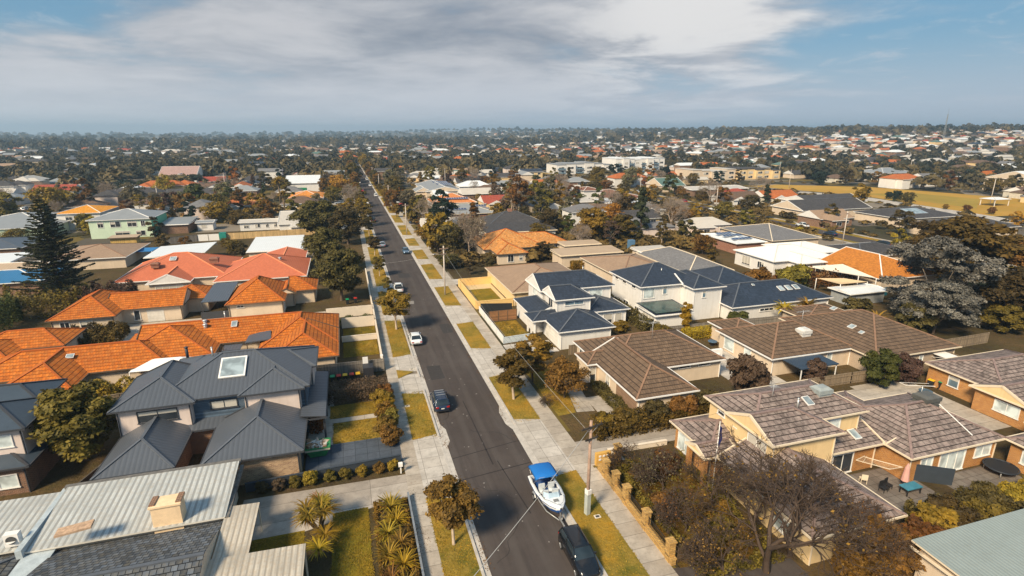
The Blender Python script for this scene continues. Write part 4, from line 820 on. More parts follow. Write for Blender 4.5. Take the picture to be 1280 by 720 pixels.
fence('paling_fence','old grey timber fence left of the white fence panels',[(-52,181),(-44.3,183.8)],2.0,F_GREY,post=3)
fence('panel_fence','white two-panel fence left of the pale new timber fence',[(-44.2,184),(-38.2,184)],2.0,TR_W,post=3,postm=TR_B,rail=False)
mb=MB(); mb.box(-38.1,-36.2,183.4,184.8,0,2.3); roof=MB(); solo('water_tank',mb,plain('teal_green_steel',(.02,.22,.18),.5),'teal steel garden tank between the white fence panels and the pale timber fence','tank',None,(-37,184,0))
fence('sheet_fence','dark curved sheet fence dividing the two brick patios',[(49.2,32.2),(52.4,30.2)],1.7,F_DK,post=0)
fence('teal_fence','teal fence under the cream shade sail at right',[(95.5,77.6),(99.5,79),(104,79.5)],1.7,plain('teal_paint',(.03,.2,.25),.7),post=0)
fence('timber_fence','cream timber fence in front of the white villa',[(90,93.5),(112,95.5)],1.3,F_PALE,post=4)
fence('black_gate_panel','tall black side gate beside the tan-brick unit with the bins',[(68.3,48.6),(69.9,47.4)],2.4,plain('black_sheet',(.015,.015,.017),.6),'gate',post=0)
# brick and stone front wall with piers
SAND=bricks('golden_stone',(.62,.38,.12),(.42,.24,.07),(.25,.17,.1),1.6)
r=thing('front_wall','golden stone front wall with six square piers along the right footpath','wall',(21.85,26,0))
mb=MB(); mb.box(21.6,22.0,29.2,42.2,0,.55); mb.box(21.55,22.05,29.15,42.25,.55,.62); part('low_wall',mb,SAND,r)
for y in (29.8,33.4,36.8,38.9,40.9): mb=MB(); mb.box(21.55,22.1,y-.28,y+.28,0,1.75); mb.box(21.48,22.17,y-.35,y+.35,1.75,1.86); part('pier',mb,SAND,r)
mb=MB(); mb.box(23.8,24.35,42.6,43.15,0,1.8); mb.box(23.7,24.45,42.5,43.25,1.8,1.9); part('pier',mb,SAND,r)
mb=MB()
for y in np.arange(30.1,41,.14):
    if min(abs(y-q) for q in (29.8,33.4,36.8,38.9,40.9))>.3: mb.bar((21.85,y,.6),(21.85,y,1.45),.025)
mb.bar((21.85,30,1.4),(21.85,40.8,1.4),.05); part('railings',mb,plain('black_iron',(.02,.02,.02),.5),r)
r=thing('iron_gate','dark picket gate beside the last stone pier, lower right','gate',(23,29,0)); mb=MB()
for k in np.arange(0,3.6,.16): mb.bar((22.2+k,29.3+k*.2,0.1),(22.2+k,29.3+k*.2,1.4),.05)
mb.bar((22.2,29.3,.4),(25.8,30.02,.4),.06); mb.bar((22.2,29.3,1.2),(25.8,30.02,1.2),.06); part('pickets',mb,TR_B,r)
r=thing('letterbox_wall','small golden wall with a grid of letterboxes at the driveway corner','letterbox',(22.3,43,0))
mb=MB(); mb.box(21.7,23.3,42.7,43.1,0,1.35); part('body',mb,plain('ochre_render',(.6,.34,.08),.8,.1),r)
for i in range(3):
    for j in range(2): b=MB(); b.box(21.95+i*.42,22.2+i*.42,42.66,42.7,.6+j*.36,.8+j*.36); part('letter_slot',b,TR_W,r)
# garden edge
fence('retaining_edge','low cream kerb wall beside the shared driveway in front of the two-storey cream house',[(23.8,44.4),(30.6,44.2)],.5,F_CR,'wall',post=0,th=.25)
# ------------------------------------------------------------------ foliage
def L(n,a,b,tr=.25): return leaf(n,a,b,tr)
LV={ 'olive':L('olive_leaves',(.050,.042,.009),(.25,.175,.030)),'dark':L('dark_evergreen_leaves',(.024,.020,.008),(.15,.11,.032)),
 'brown':L('russet_leaves',(.060,.034,.011),(.31,.155,.030)),'gold':L('golden_leaves',(.26,.18,.015),(.52,.36,.025)),'yolive':L('yellow_olive_leaves',(.09,.066,.010),(.40,.245,.030)),
 'green':L('green_leaves',(.030,.045,.010),(.13,.135,.028)),'silver':L('silver_leaves',(.012,.011,.008),(.29,.265,.225),.1),'purple':L('purple_brown_leaves',(.05,.03,.02),(.16,.10,.065)),
 'grey':L('grey_green_leaves',(.06,.055,.032),(.28,.235,.12)),'pine':L('pine_needles',(.012,.016,.008),(.06,.065,.025),.1),'orange':L('orange_leaves',(.22,.09,.012),(.45,.2,.03)),'sooty':L('deep_green_leaves',(.008,.016,.012),(.03,.048,.028))}
BARK=plain('brown_bark',(.10,.07,.05),.9,.35,3,bump=.5); PALEB=plain('pale_bark',(.45,.35,.26),.85,.25,3); TWIG=plain('grey_brown_twigs',(.075,.050,.036),.9,.35,2); TWIGL=plain('pale_grey_twigs',(.27,.21,.165),.9,.3,2); STEM=plain('fibrous_stem',(.16,.11,.06),.9,.3,4)
def cards(P,D,size,rng,aspect=.55,tone=None,mat=None,droop=0.):
    "P centres, D outward directions -> mesh of little diamond leaves"
    n=len(P); s=size*(.6+.8*rng.random(n))[:,None]
    nrm=D+rng.normal(0,.55,(n,3)); nrm[:,2]+=.35; nrm/=np.linalg.norm(nrm,axis=1)[:,None]
    t=np.cross(nrm,rng.normal(0,1,(n,3))); t[:,2]-=droop; t/=np.linalg.norm(t,axis=1)[:,None]+1e-9; b=np.cross(nrm,t)
    V=np.stack([P-t*s,P-b*s*aspect,P+t*s,P+b*s*aspect],1).reshape(-1,3)
    return V,tone
def leafmesh(name,V,tone,mat):
    n=len(V)//4; me=bpy.data.meshes.new(name); me.vertices.add(4*n); me.vertices.foreach_set('co',V.astype(np.float32).ravel())
    me.loops.add(4*n); me.loops.foreach_set('vertex_index',np.arange(4*n,dtype=np.int32)); me.polygons.add(n); me.polygons.foreach_set('loop_start',np.arange(0,4*n,4,dtype=np.int32))
    try: me.polygons.foreach_set('loop_total',np.full(n,4,dtype=np.int32))
    except Exception: pass
    a=me.attributes.new('tone','FLOAT','FACE'); a.data.foreach_set('value',np.clip(tone,0,1).astype(np.float32)); me.materials.append(mat); me.update(calc_edges=True); return me
def blobs(rng,k,h0,h1,rx,ry,shape='round'):
    c=[];r=[]
    for i in range(k):
        u=(i+.5)/k; ang=i*2.4+rng.random()*.8
        if shape=='round': z=u; rad=math.sqrt(max(0,1-(2*u-1)**2*.8))*(.35+.5*rng.random())
        elif shape=='spread': z=.45+.55*u*rng.random()+.1; rad=.25+.6*math.sqrt(rng.random())
        elif shape=='cone': z=u; rad=(1-u)*.55
        elif shape=='open': z=rng.random()**.8; rad=math.sqrt(rng.random())*(.45+.75*math.sin(math.pi*min(1,z*.8+.12)))
        else: z=u; rad=.3
        c.append((math.cos(ang)*rad*rx,math.sin(ang)*rad*ry,h0+(h1-h0)*z)); r.append((.30+.22*rng.random())*(1-.35*abs(2*u-1))*(.66 if shape=='open' else 1))
    return np.array(c),np.array(r)
def crown_mesh(name,seed,n,size,k=11,h0=1.6,h1=5,rx=2,ry=2,shape='round',mat=None,flat=.75,fill=.35,aspect=.55):
    rng=np.random.default_rng(seed); c,r=blobs(rng,k,h0,h1,rx,ry,shape); R_=max(rx,ry)
    w=r**2; idx=rng.choice(k,n,p=w/w.sum()); D=rng.normal(0,1,(n,3)); D/=np.linalg.norm(D,axis=1)[:,None]
    D[:,2]=np.where(D[:,2]<-.3,-D[:,2],D[:,2]); rad=(fill+(1-fill)*rng.random(n)**.5)*(1+.12*rng.normal(0,1,n))
    # clumpy surface: modulate radius by a few lobes
    ph=rng.random((k,3))*6; lob=1+.16*np.sin(D[:,0]*5+ph[idx,0])*np.sin(D[:,1]*5+ph[idx,1])+.1*np.sin(D[:,2]*7+ph[idx,2])
    rr=(r[idx]*R_*rad*lob)[:,None]; P=c[idx]+D*rr*np.array([1,1,flat]); 
    tone=.45+.35*(rng.random(k)[idx]-.5)+.5*(rng.random(n)-.5)+.2*np.sin(P[:,0]*3+seed)*np.sin(P[:,1]*3)
    V,_=cards(P,D,size,rng,aspect); return leafmesh(name,V,tone,mat),c,r*R_
def trunk_mesh(name,c,r,h,rad,mat,seed=0,limbs=6,lean=.15):
    rs=random.Random(seed); mb=MB(); top=(rs.uniform(-lean,lean),rs.uniform(-lean,lean),h)
    mb.tube([(0,0,-.3),(0,0,.1),(top[0]*.5,top[1]*.5,h*.55),top],[rad*1.5,rad,rad*.8,rad*.6],7,cap=False)
    order=sorted(range(len(c)),key=lambda i:-r[i])[:limbs]
    for i in order:
        e=Vector(c[i]); s=Vector((top[0]*.6,top[1]*.6,h*(.55+.4*rs.random()))); m=s.lerp(e,.5)+Vector((rs.uniform(-.2,.2),rs.uniform(-.2,.2),.15)); mb.tube([s,m,e],[rad*.5,rad*.3,rad*.12],5,cap=False)
    return mb.mesh(name,[mat])
PROTO={}
def proto(kind):
    if kind in PROTO: return PROTO[kind]
    base,var=kind.rsplit('.',1); v=int(var)
    spec={ # n leaves, size, blobs, h0,h1,rx,shape
     'street':(9000,.115,13,1.9,5.0,1.75,'round'),'yard':(5500,.16,12,1.3,5,2.0,'round'),'bush':(7000,.135,16,.3,2.4,1.5,'round'),'big':(16000,.25,24,2.0,9.6,4.4,'round'),
     'spread':(5000,.30,14,3.5,8.5,4.2,'spread'),'mid':(2300,.32,13,.9,7,3.1,'round'),'far':(420,.62,8,1.0,7,3.0,'round'),'gum':(2600,.33,13,4,12,3.6,'round'),'conif':(3600,.30,13,1,10,2.6,'cone'),'open':(30000,.15,60,1.2,10.2,4.4,'open')}[base]
    n,size,k,h0,h1,rx,shape=spec
    if base in('mid','yard','far'): q=(v-1)%5; rx*=(1,1.22,.80,1.1,.92)[q]; h1*=(1,.86,1.28,1.05,.9)[q]; k=int(k*(1,1.8,.8,2.4,1.3)[q]); size*=(1,.85,1.05,.75,1.15)[q]; n=int(n*(1,1.25,.9,1.5,.85)[q])
    me,c,r=crown_mesh('crown_'+kind,v*17+len(base),n,size,k,h0,h1,rx,rx,shape,LV['olive'],fill=.42 if base!='gum' else .5)
    th={'street':1.9,'yard':1.6,'bush':.5,'big':3.2,'open':2.2,'spread':4,'mid':1.8,'far':1.6,'gum':5,'conif':3}[base]
    tr=trunk_mesh('trunk_'+kind,c,r,th+.6,{'street':.11,'yard':.10,'bush':.06,'big':.3,'open':.2,'spread':.25,'mid':.16,'far':.2,'gum':.22,'conif':.22}[base],PALEB if base in('street','gum','spread') else BARK,v,limbs=7 if base=='open' else 7)
    PROTO[kind]=(me,tr); return PROTO[kind]
ntree=0
def tree(kind,x,y,label,mat='olive',s=1,sz=None,rz=None,name='tree',cat='tree',group=None,bark=None):
    global ntree; ntree+=1
    cm,tm=proto(kind); root=thing(name,label,cat,(x,y,hill(x,y)),group); root.rotation_euler=(0,0,(x*1.7+y*2.3)%6.28 if rz is None else rz); root.scale=(s,s,sz or s)
    o=bpy.data.objects.new('trunk',tm); C.objects.link(o); o.parent=root
    if bark: o.material_slots[0].link='OBJECT'; o.material_slots[0].material=bark
    o=bpy.data.objects.new('crown' if cat=='tree' else 'foliage',cm); C.objects.link(o); o.parent=root; o.material_slots[0].link='OBJECT'; o.material_slots[0].material=LV[mat]
    return root
# ---- bare branching trees
def bare_mesh(name,seed,h=6,spread=1.0,depth=6,rad=.16,mat=None,start=.8,twist=.55,nb=3,wide=6):
    rs=random.Random(seed); mb=MB(); cnt=[0]
    def grow(p,d,l,r,k):
        d=d.normalized(); m=p+d*l*.5+Vector((rs.uniform(-1,1),rs.uniform(-1,1),rs.uniform(-.4,.6)))*l*.08; e=p+d*l+Vector((rs.uniform(-1,1),rs.uniform(-1,1),rs.uniform(-.6,.6)))*l*.1
        mb.tube([p,m,e],[r,r*.8,r*.6],5 if k<2 else (4 if k<3 else 3),cap=False); cnt[0]+=1
        if k>=depth: return
        for i in range(nb if k<2 else rs.choice((2,3,3))):
            a=rs.uniform(0,6.28); sp=rs.uniform(.35,.95)*spread; n=d.orthogonal().normalized(); n.rotate(Matrix.Rotation(a,3,d))
            dd=(d+n*sp+Vector((0,0,.10 if k<3 else -.02))).normalized(); grow(e if i or k>1 else m,dd,l*rs.uniform(.62,.86),max(r*rs.uniform(.5,.64),.015),k+1)
    grow(Vector((0,0,-.2)),Vector((rs.uniform(-.1,.1),rs.uniform(-.1,.1),1)),h*start*.36,rad,0)
    A=np.array(mb.v); kz=h/A[:,2].max(); kr=wide*.5/np.percentile(np.hypot(A[:,0],A[:,1]),97); A[:,2]*=kz; rr=np.clip(A[:,2:3]/(h*.3),0,1); A[:,:2]*=(1-rr)+rr*kr; mb.v=[tuple(q) for q in A]
    return mb.mesh(name,[mat])
def bare_tree(x,y,label,seed=1,h=6,spread=1.0,depth=6,rad=.16,mat=TWIG,s=1,cat='tree',group=None,me=None,nb=3,haze=None,hn=900):
    root=thing('bare_tree',label,cat,(x,y,hill(x,y)),group); me=me or bare_mesh('branches',seed,h,spread,depth,rad,mat,nb=nb); root.scale=(s,)*3
    o=bpy.data.objects.new('branches',me); C.objects.link(o); o.parent=root
    if haze:
        co=np.zeros(len(me.vertices)*3,dtype=np.float32); me.vertices.foreach_get('co',co); co=co.reshape(-1,3); co=co[co[:,2]>h*.35]; rng=np.random.default_rng(seed)
        P=co[rng.integers(0,len(co),hn)]+rng.normal(0,.08,(hn,3)); V,_=cards(P,rng.normal(0,1,(hn,3)),.085,rng); o=bpy.data.objects.new('remaining_leaves',leafmesh('leaves',V,rng.random(hn),LV[haze])); C.objects.link(o); o.parent=root
    return root
# ---- strappy plants
def strap_mesh(name,seed,n=60,l=1.0,w=.06,up=.7,z0=0.,mat=None,seg=3):
    rs=random.Random(seed); V=[];tone=[]
    for i in range(n):
        a=rs.uniform(0,6.28); e=rs.uniform(.15,1.1)*up+ .15; ll=l*rs.uniform(.6,1.1); p=Vector((0,0,z0)); d=Vector((math.cos(a)*math.cos(e),math.sin(a)*math.cos(e),math.sin(e))); sd=Vector((-math.sin(a),math.cos(a),0)); t=rs.random()
        for k in range(seg):
            q=p+d*ll/seg; w0=w*(1-k/seg*.6); w1=w*(1-(k+1)/seg*.8); V+= [p-sd*w0/2,q-sd*w1/2,q+sd*w1/2,p+sd*w0/2]; tone.append(t); p=q; d=(d+Vector((0,0,-.35))).normalized()
    return leafmesh(name,np.array([tuple(v) for v in V]),np.array(tone),mat)
STR={}
def tussock(x,y,label,mat='yolive',s=1,n=70,l=1.0,w=.07,name='tussock',cat='plant',group=None,stem=0,up=.7,heads=1):
    key=(n,l,w,mat,up)
    if key not in STR: STR[key]=[strap_mesh('straps',len(STR)*5+q,n,l,w,up,0,LV[mat]) for q in range(3)]
    root=thing(name,label,cat,(x,y,0),group); root.scale=(s,)*3; root.rotation_euler=(0,0,x*3+y); rs=random.Random(int(x*10+y))
    if stem:
        mb=MB(); tips=[]
        for k in range(heads):
            a=6.28*k/heads+rs.random(); rr=.0 if heads==1 else rs.uniform(.4,.9); hh=stem*rs.uniform(.75,1.05); tp=(math.cos(a)*rr,math.sin(a)*rr,hh); tips.append(tp); mb.tube([(0,0,-.1),(tp[0]*.5,tp[1]*.5,hh*.5),tp],[.12,.09,.07],6,cap=False)
        part2=bpy.data.objects.new('stem',mb.mesh('stem',[STEM])); C.objects.link(part2); part2.parent=root
    else: tips=[(0,0,.02)]
    for k,tp in enumerate(tips):
        o=bpy.data.objects.new('leaves',STR[key][k%3]); C.objects.link(o); o.parent=root; o.location=tp; o.rotation_euler=(0,0,k)
    return root
def hedge(label,x0,x1,y0,y1,z1,mat='olive',size=.13,dens=240,name='hedge',cat='hedge',round_=.3,group=None,seed=0,z0=.0):
    rng=np.random.default_rng(seed+int(abs(x0)*7)); vol=(x1-x0)*(y1-y0)+2*((x1-x0)+(y1-y0))*z1; n=int(min(9000,dens*vol)); U=rng.random((n,3)); f=rng.integers(0,5,n)
    U[:,2]=U[:,2]**.7; m=f==0; U[m,2]=1-.12*rng.random(m.sum()); m=f==1; U[m,0]=.05*rng.random(m.sum()); m=f==2; U[m,0]=1-.05*rng.random(m.sum()); m=f==3; U[m,1]=.06*rng.random(m.sum()); m=f==4; U[m,1]=1-.06*rng.random(m.sum())
    P=np.stack([x0+U[:,0]*(x1-x0),y0+U[:,1]*(y1-y0),z0+U[:,2]*(z1-z0)],1); P[:,2]*=1+round_*.5*(np.sin(P[:,0]*2.1+seed)*np.cos(P[:,1]*1.7)); P+=rng.normal(0,.07,(n,3)); P[:,2]=np.maximum(P[:,2],.05)
    D=np.array([0,0,1.])+rng.normal(0,.6,(n,3)); V,_=cards(P,D,size,rng); c=np.array([(x0+x1)/2,(y0+y1)/2,0]); V=V-c
    tone=.5+.3*np.sin(P[:,0]*2)*np.sin(P[:,1]*2.3)+.6*(rng.random(n)-.5)
    o=bpy.data.objects.new(name,leafmesh(name,V,tone,LV[mat])); C.objects.link(o); o.location=tuple(c); tag(o,label,cat,group); return o
def norfolk(x,y,h,label,rbase=4.6,mat='pine'):
    rng=np.random.default_rng(5); rs=random.Random(5); root=thing('norfolk_pine',label,'tree',(x,y,0)); mb=MB(); mb.tube([(0,0,-.3),(0,0,h*.5),(0,0,h)],[.38,.24,.04],8,cap=False); P=[];D=[]
    z=h*.16; k=0
    while z<h-.3:
        f=(h-z)/(h*.84); Lr=rbase*(f**.8)*rs.uniform(.92,1.08)+.25; nb=7 if f>.3 else 5
        for b in range(nb):
            a=k*.5+6.283*b/nb+rs.uniform(-.1,.1); L_=Lr*rs.uniform(.85,1.1); tip=Vector((math.cos(a)*L_,math.sin(a)*L_,z+L_*.10)); mid=Vector((math.cos(a)*L_*.55,math.sin(a)*L_*.55,z-L_*.02)); mb.tube([(0,0,z),mid,tip],[.07*f+.02,.04*f+.015,.012],4,cap=False)
            m=int(34*L_); t=rng.random(m)**.7; base=np.outer(t*L_,[math.cos(a),math.sin(a),0]); sw=(rng.random(m)-.5)*2*(.12+.28*np.sin(np.minimum(t,1)*3.0))*min(1.5,L_*.5); side=np.outer(sw,[-math.sin(a),math.cos(a),0])
            zz=z+np.where(t<.55,-.02*L_*t/.55,-.02*L_+.12*L_*(t-.55)/.45)+rng.random(m)*.14; p=base+side; p[:,2]=zz; P.append(p)
        z+=.46+.30*f; k+=1
    P=np.concatenate(P); n=len(P); V,_=cards(P,np.tile([0,0,1.],(n,1)),.23,rng,.5); tone=np.clip(.3+.5*rng.random(n)+.2*(P[:,2]/h-.5),0,1)
    o=bpy.data.objects.new('trunk',mb.mesh('trunk',[BARK])); C.objects.link(o); o.parent=root
    o=bpy.data.objects.new('crown',leafmesh('crown',V,tone,LV[mat])); C.objects.link(o); o.parent=root; return root
def palm(x,y,h,label,s=1,mat='yolive'):
    root=thing('palm_tree',label,'tree',(x,y,0)); mb=MB(); mb.tube([(0,0,-.2),(.1,0,h*.5),(0,0,h)],[.35,.28,.3],8); o=bpy.data.objects.new('trunk',mb.mesh('trunk',[STEM])); C.objects.link(o); o.parent=root
    o=bpy.data.objects.new('crown',strap_mesh('fronds',int(x)%7,90,2.6*s,.45*s,.9,h,LV[mat],4)); C.objects.link(o); o.parent=root
# ---------------------------------------------------------------- individually placed
T=tree
T('street.1',6.1,36.3,'near street tree with rusty olive leaves and pale trunk, left verge in the foreground','brown',1.27,1.14,group=None)
T('street.2',18.0,58.6,'dense dark round street tree with a cream trunk, on the right verge opposite the wagon','olive',1.62,1.28)
T('street.3',6.4,88.2,'golden olive street tree on the left verge in front of the white cars','yolive',1.75,1.3)
T('yard.1',21.9,62.8,'loose yellow-green tree on the corner lawn behind the dark round street tree','yolive',1.5,1.2)
T('yard.2',24.2,57.2,'thin reddish leaved tree in front of the brown-tiled house porch','brown',1.25,1.05)
T('bush.1',25.8,70.3,'round golden shrub by the garage drive of the new white house','gold',.8)
T('bush.2',31.4,70.6,'clipped round bush against the new white house side wall','dark',.42)
T('bush.3',45.6,50.4,'dark red-brown loose tree between two brown-tiled houses','purple',1.7,2.2,name='tree',cat='tree')
T('bush.1',57.2,51.4,'smaller dark red-brown tree under the flat dark awning','purple',1.15,1.3,name='tree',cat='tree')
T('bush.2',64.7,48.4,'dense green tree rising over the long timber fence','green',1.5,1.9,name='tree',cat='tree'); T('bush.3',69.0,48.2,'brownish green tree over the timber fence, next to the dense green one','purple',1.3,1.4,name='tree',cat='tree')
T('big.1',-27.4,58.6,'big bushy olive tree beside the dark blue house at left','olive',.98,.80)
T('big.2',-2.4,108,'nearest dark evergreen tree of the row left of the road, behind the pale panel walls','dark',1.05,1.02,bark=BARK)
T('big.3',-5.6,132,'second dark evergreen tree of the row left of the road','dark',1.08,1.05,bark=BARK)
T('big.1',-.4,166,'large dark evergreen tree with low crown touching the road edge','dark',1.25,1.05,bark=BARK)
T('big.2',-9.5,176,'broad dark evergreen tree at the end of the pale timber fence','dark',1.5,1.2,bark=BARK)
T('yard.3',6.2,103.8,'olive shrubby street tree between the parked cars and the dark trees','olive',.9,.8)
T('street.1',6.0,125,'dull olive street tree on the left verge past the white utility','olive',1.0,.9)
T('street.2',6.2,148,'low dark street tree on the left verge beside the evergreens','dark',1.3,1.0)
T('street.3',6.2,178,'dark street tree overhanging the left kerb in the middle distance','dark',1.3,1.1)
norfolk(-54.8,123,20.5,'tall Norfolk pine with tiered dark branches, left of the orange roofs',6.2)
T('conif.1',87.5,150,'tall dark conifer standing alone behind the pale tan roofs, centre right','pine',1.35,1.55,bark=BARK)
T('big.3',70,148,'wide yellow-olive weeping tree behind the beige flat roof','yolive',1.15,1.0); T('big.1',78,144,'olive-brown spreading tree right of the yellow-olive one','olive',1.0,.85)
T('yard.1',47.5,130.8,'dark round tree in front of the blotched orange roof','dark',1.2,.9)
T('big.2',63,165,'dark tree right of the charcoal hip roof','dark',.8,.8)
T('gum.1',72,205,'gum tree with pale double trunk and thin tall crown','olive',1.1,1.1,bark=PALEB); T('gum.2',64,212,'brownish gum tree left of the pale double-trunked one','brown',1.1,1.0); T('gum.3',80,212,'second tall gum with open grey-green crown','grey',1.2,1.15)
T('gum.1',86.6,136,'pale-trunked slim gum standing behind the grey-tiled house','olive',.55,.6,bark=PALEB)
T('conif.2',26.8,212,'bushy dark conifer by the right footpath in the middle distance','olive',1.2,.85,bark=BARK)
bmesh1=bare_mesh('bare_crown',11,7,1.05,7,.17,TWIGL,nb=4,wide=7.5)
bare_tree(30.5,141,'large bare grey tree behind the leaning power pole',me=bmesh1,h=7,s=1.7,haze='grey',seed=3,hn=2600)
bare_tree(24.2,150,'smaller bare grey tree left of the large one',me=bmesh1,h=7,s=1.3)
T('yard.2',22.6,128,'dark green shrub behind the leaning power pole','dark',1.3,.8); T('yard.3',26.2,120,'round dark clipped tree beside the tan roof corner','dark',1.0,.62); T('yard.1',32.2,124.5,'small round dark bush at the corner of the blotched orange house','dark',.8,.55)
T('yard.2',22.5,163,'golden brown bushy tree by the right footpath past the bare trees','yolive',1.4,1.0); T('yard.3',23,178,'reddish shrub tree on the right past the golden brown one','brown',1.1,.8)
# big silver tree group at right
T('open.1',98,66,'big silver-leaved gum towering at the right side','silver',1.65,1.35,bark=PALEB); T('open.2',91,60.5,'lower silver-grey gum in front of the towering one','silver',1.05,.85)
T('big.3',120,76,'huge dark olive-brown tree behind the silver gum at the right edge','olive',2.2,1.5)
T('big.1',108,60,'dense dark brown tree filling the gap right of the silver gum','dark',1.3,1.0); T('big.2',134,92,'dark tree beyond the huge olive-brown one','dark',1.6,1.2); T('big.2',126,66,'brown feathery tree right of the silver gum, cut by the photo edge','brown',1.6,1.2)
T('bush.1',88.5,62,'dark low tree at the foot of the silver gum','dark',2.1,1.9,name='tree',cat='tree'); T('bush.2',103,58,'loose olive shrub tree under the silver gum','olive',2.2,1.7,name='tree',cat='tree'); T('bush.3',112,56,'brown scrubby tree below the huge dark one','brown',2.6,2.0,name='tree',cat='tree')
T('bush.1',84,69,'dark green tree behind the wide brown-tiled roof','dark',1.9,1.7,name='tree',cat='tree'); T('bush.2',119,60.5,'dry brown bush at the right edge above the tan-brick unit','brown',2.2,1.7,name='tree',cat='tree')
palm(80.5,62.5,2.6,'small palm with yellow fronds behind the wide brown-tiled roof',1.0); palm(75.5,71.5,2.8,'yellow-brown palm between the brown-tiled roof and the skylit navy roof',.9,'yolive'); palm(71,72,2.3,'shorter yellow palm left of the yellow-brown one',.9,'gold')
T('bush.3',63,73.6,'low green shrub along the grey picket fence','green',1.3,.9,name='shrub',cat='shrub'); T('bush.1',47,71.4,'olive shrub row end beside the golden cypress','olive',1.2,.9,name='shrub',cat='shrub'); T('bush.2',42,76.4,'olive shrub below the glazed rear doors of the new white house','yolive',1.0,.7,name='shrub',cat='shrub')
T('bush.3',86.5,86.5,'tall brown-olive hedge tree beyond the three-skylight roof','olive',2.6,2.2,name='tree',cat='tree'); T('bush.1',80,89,'brown bushy tree behind the navy roofs','brown',2.2,2.0,name='tree',cat='tree'); T('bush.2',90,91,'olive bush in front of the white villa','yolive',1.8,1.5,name='shrub',cat='shrub')
# golden cypress
me,c_,r_=crown_mesh('cypress_crown',4,5200,.10,12,.1,4.9,.62,.62,'col',LV['gold'],flat=2.0,fill=.5); root=thing('golden_cypress','narrow golden cypress column against the white two-storey house','tree',(51.6,72.2,0)); root.scale=(2.1,2.1,1.08)
o=bpy.data.objects.new('crown',me); C.objects.link(o); o.parent=root; mb=MB(); mb.cyl(0,0,-.1,3,.08,.03,6); o=bpy.data.objects.new('trunk',mb.mesh('trunk',[BARK])); C.objects.link(o); o.parent=root
hedge('clipped golden-topped hedge between two brown-tiled roofs',50.3,57.2,69.4,71.2,1.5,'gold',.09,420,round_=0)
hedge('shaggy olive hedge between the brown-tiled house side wall and the shared driveway',23.9,38,46.6,49.2,1.9,'olive',.14,170,round_=.6,seed=3)
hedge('low dark planting strip along the path of the brown-tiled house',28.6,30,50.2,59,.8,'dark',.11,260,round_=.5,seed=5)
hedge('dark clipped hedge in front of the wheelie bins',-4.2,3.1,63.5,66.4,1.9,'purple',.11,230,round_=.1,seed=6)
hedge('orange-leaved shrub against the dark garage wall beside the green skip',-5.7,-4.6,57.2,58.8,2.4,'orange',.12,260,round_=.4,seed=9,name='shrub',cat='shrub')
hedge('low mixed border along the left footpath in the foreground',.2,2.9,30,43,.4,'yolive',.11,60,name='flower_border',cat='border',round_=.9,seed=10)
hedge('mixed green climbers over the timber fence below the orange roofs',-33,-20.3,71.8,74.6,1.9,'yolive',.16,110,round_=.8,seed=11)
hedge('dark garden growth around the courtyard of the terracotta units',-40.5,-36,92.8,99.5,1.7,'olive',.17,90,round_=.9,seed=12,name='shrub',cat='shrub')
hedge('dark green garden bed against the terracotta unit wall',-44,-38.6,97,100.4,1.6,'dark',.17,90,round_=.9,seed=13,name='shrub',cat='shrub')
hedge('dark bushes at the foot of the Norfolk pine',-63,-49,112,122,3.0,'olive',.24,24,round_=1.0,seed=14,name='shrub',cat='shrub')
hedge('bushy olive scrub at the left edge below the blue metal roof',-66,-56,100,112,4.2,'green',.26,22,round_=.9,seed=15,name='shrub',cat='shrub')
hedge('purple-brown thicket behind the left terracotta roof',-49,-41.5,115.5,122.5,3.0,'purple',.22,40,round_=.7,seed=16,name='shrub',cat='shrub')
hedge('clipped yellow-green hedge in front of the long beige building',51,70,116.4,119.4,1.9,'yolive',.2,70,round_=.1,seed=17)
hedge('long clipped hedge beside the white villa lawn',82,112,87.5,92.5,2.6,'brown',.24,28,round_=.9,seed=18)
hedge('dark green hedge at the back of the new white house',45.4,48,74,92,1.6,'dark',.17,60,round_=.4,seed=19)
hedge('dark shrubs along the front of the pale court walls',-4,2.6,92.2,94.4,.9,'green',.14,110,round_=.9,seed=20,name='shrub',cat='shrub')
hedge('dark evergreen hedge at the lower right beside the patio',51,58.5,22.8,26.8,1.9,'dark',.15,180,round_=.6,seed=21)
hedge('rounded dark green shrub mass between the patio and the pale green roof',42.5,51.5,23.4,27.4,2.1,'dark',.15,180,round_=.7,seed=22)
hedge('yellow-flowering shrub strip between the dark evergreen hedges',50,58,25.6,27.4,1.5,'yolive',.13,210,round_=.8,seed=23,name='shrub',cat='shrub')
hedge('bronze-leaved hedge below the pinkish roof at the bottom edge',33,41.5,22.9,25.4,2.4,'brown',.13,230,round_=.7,seed=24)
hedge('dark hedge at the right edge of the patio',59.5,66,21,25.6,2.0,'dark',.16,120,round_=.6,seed=25)
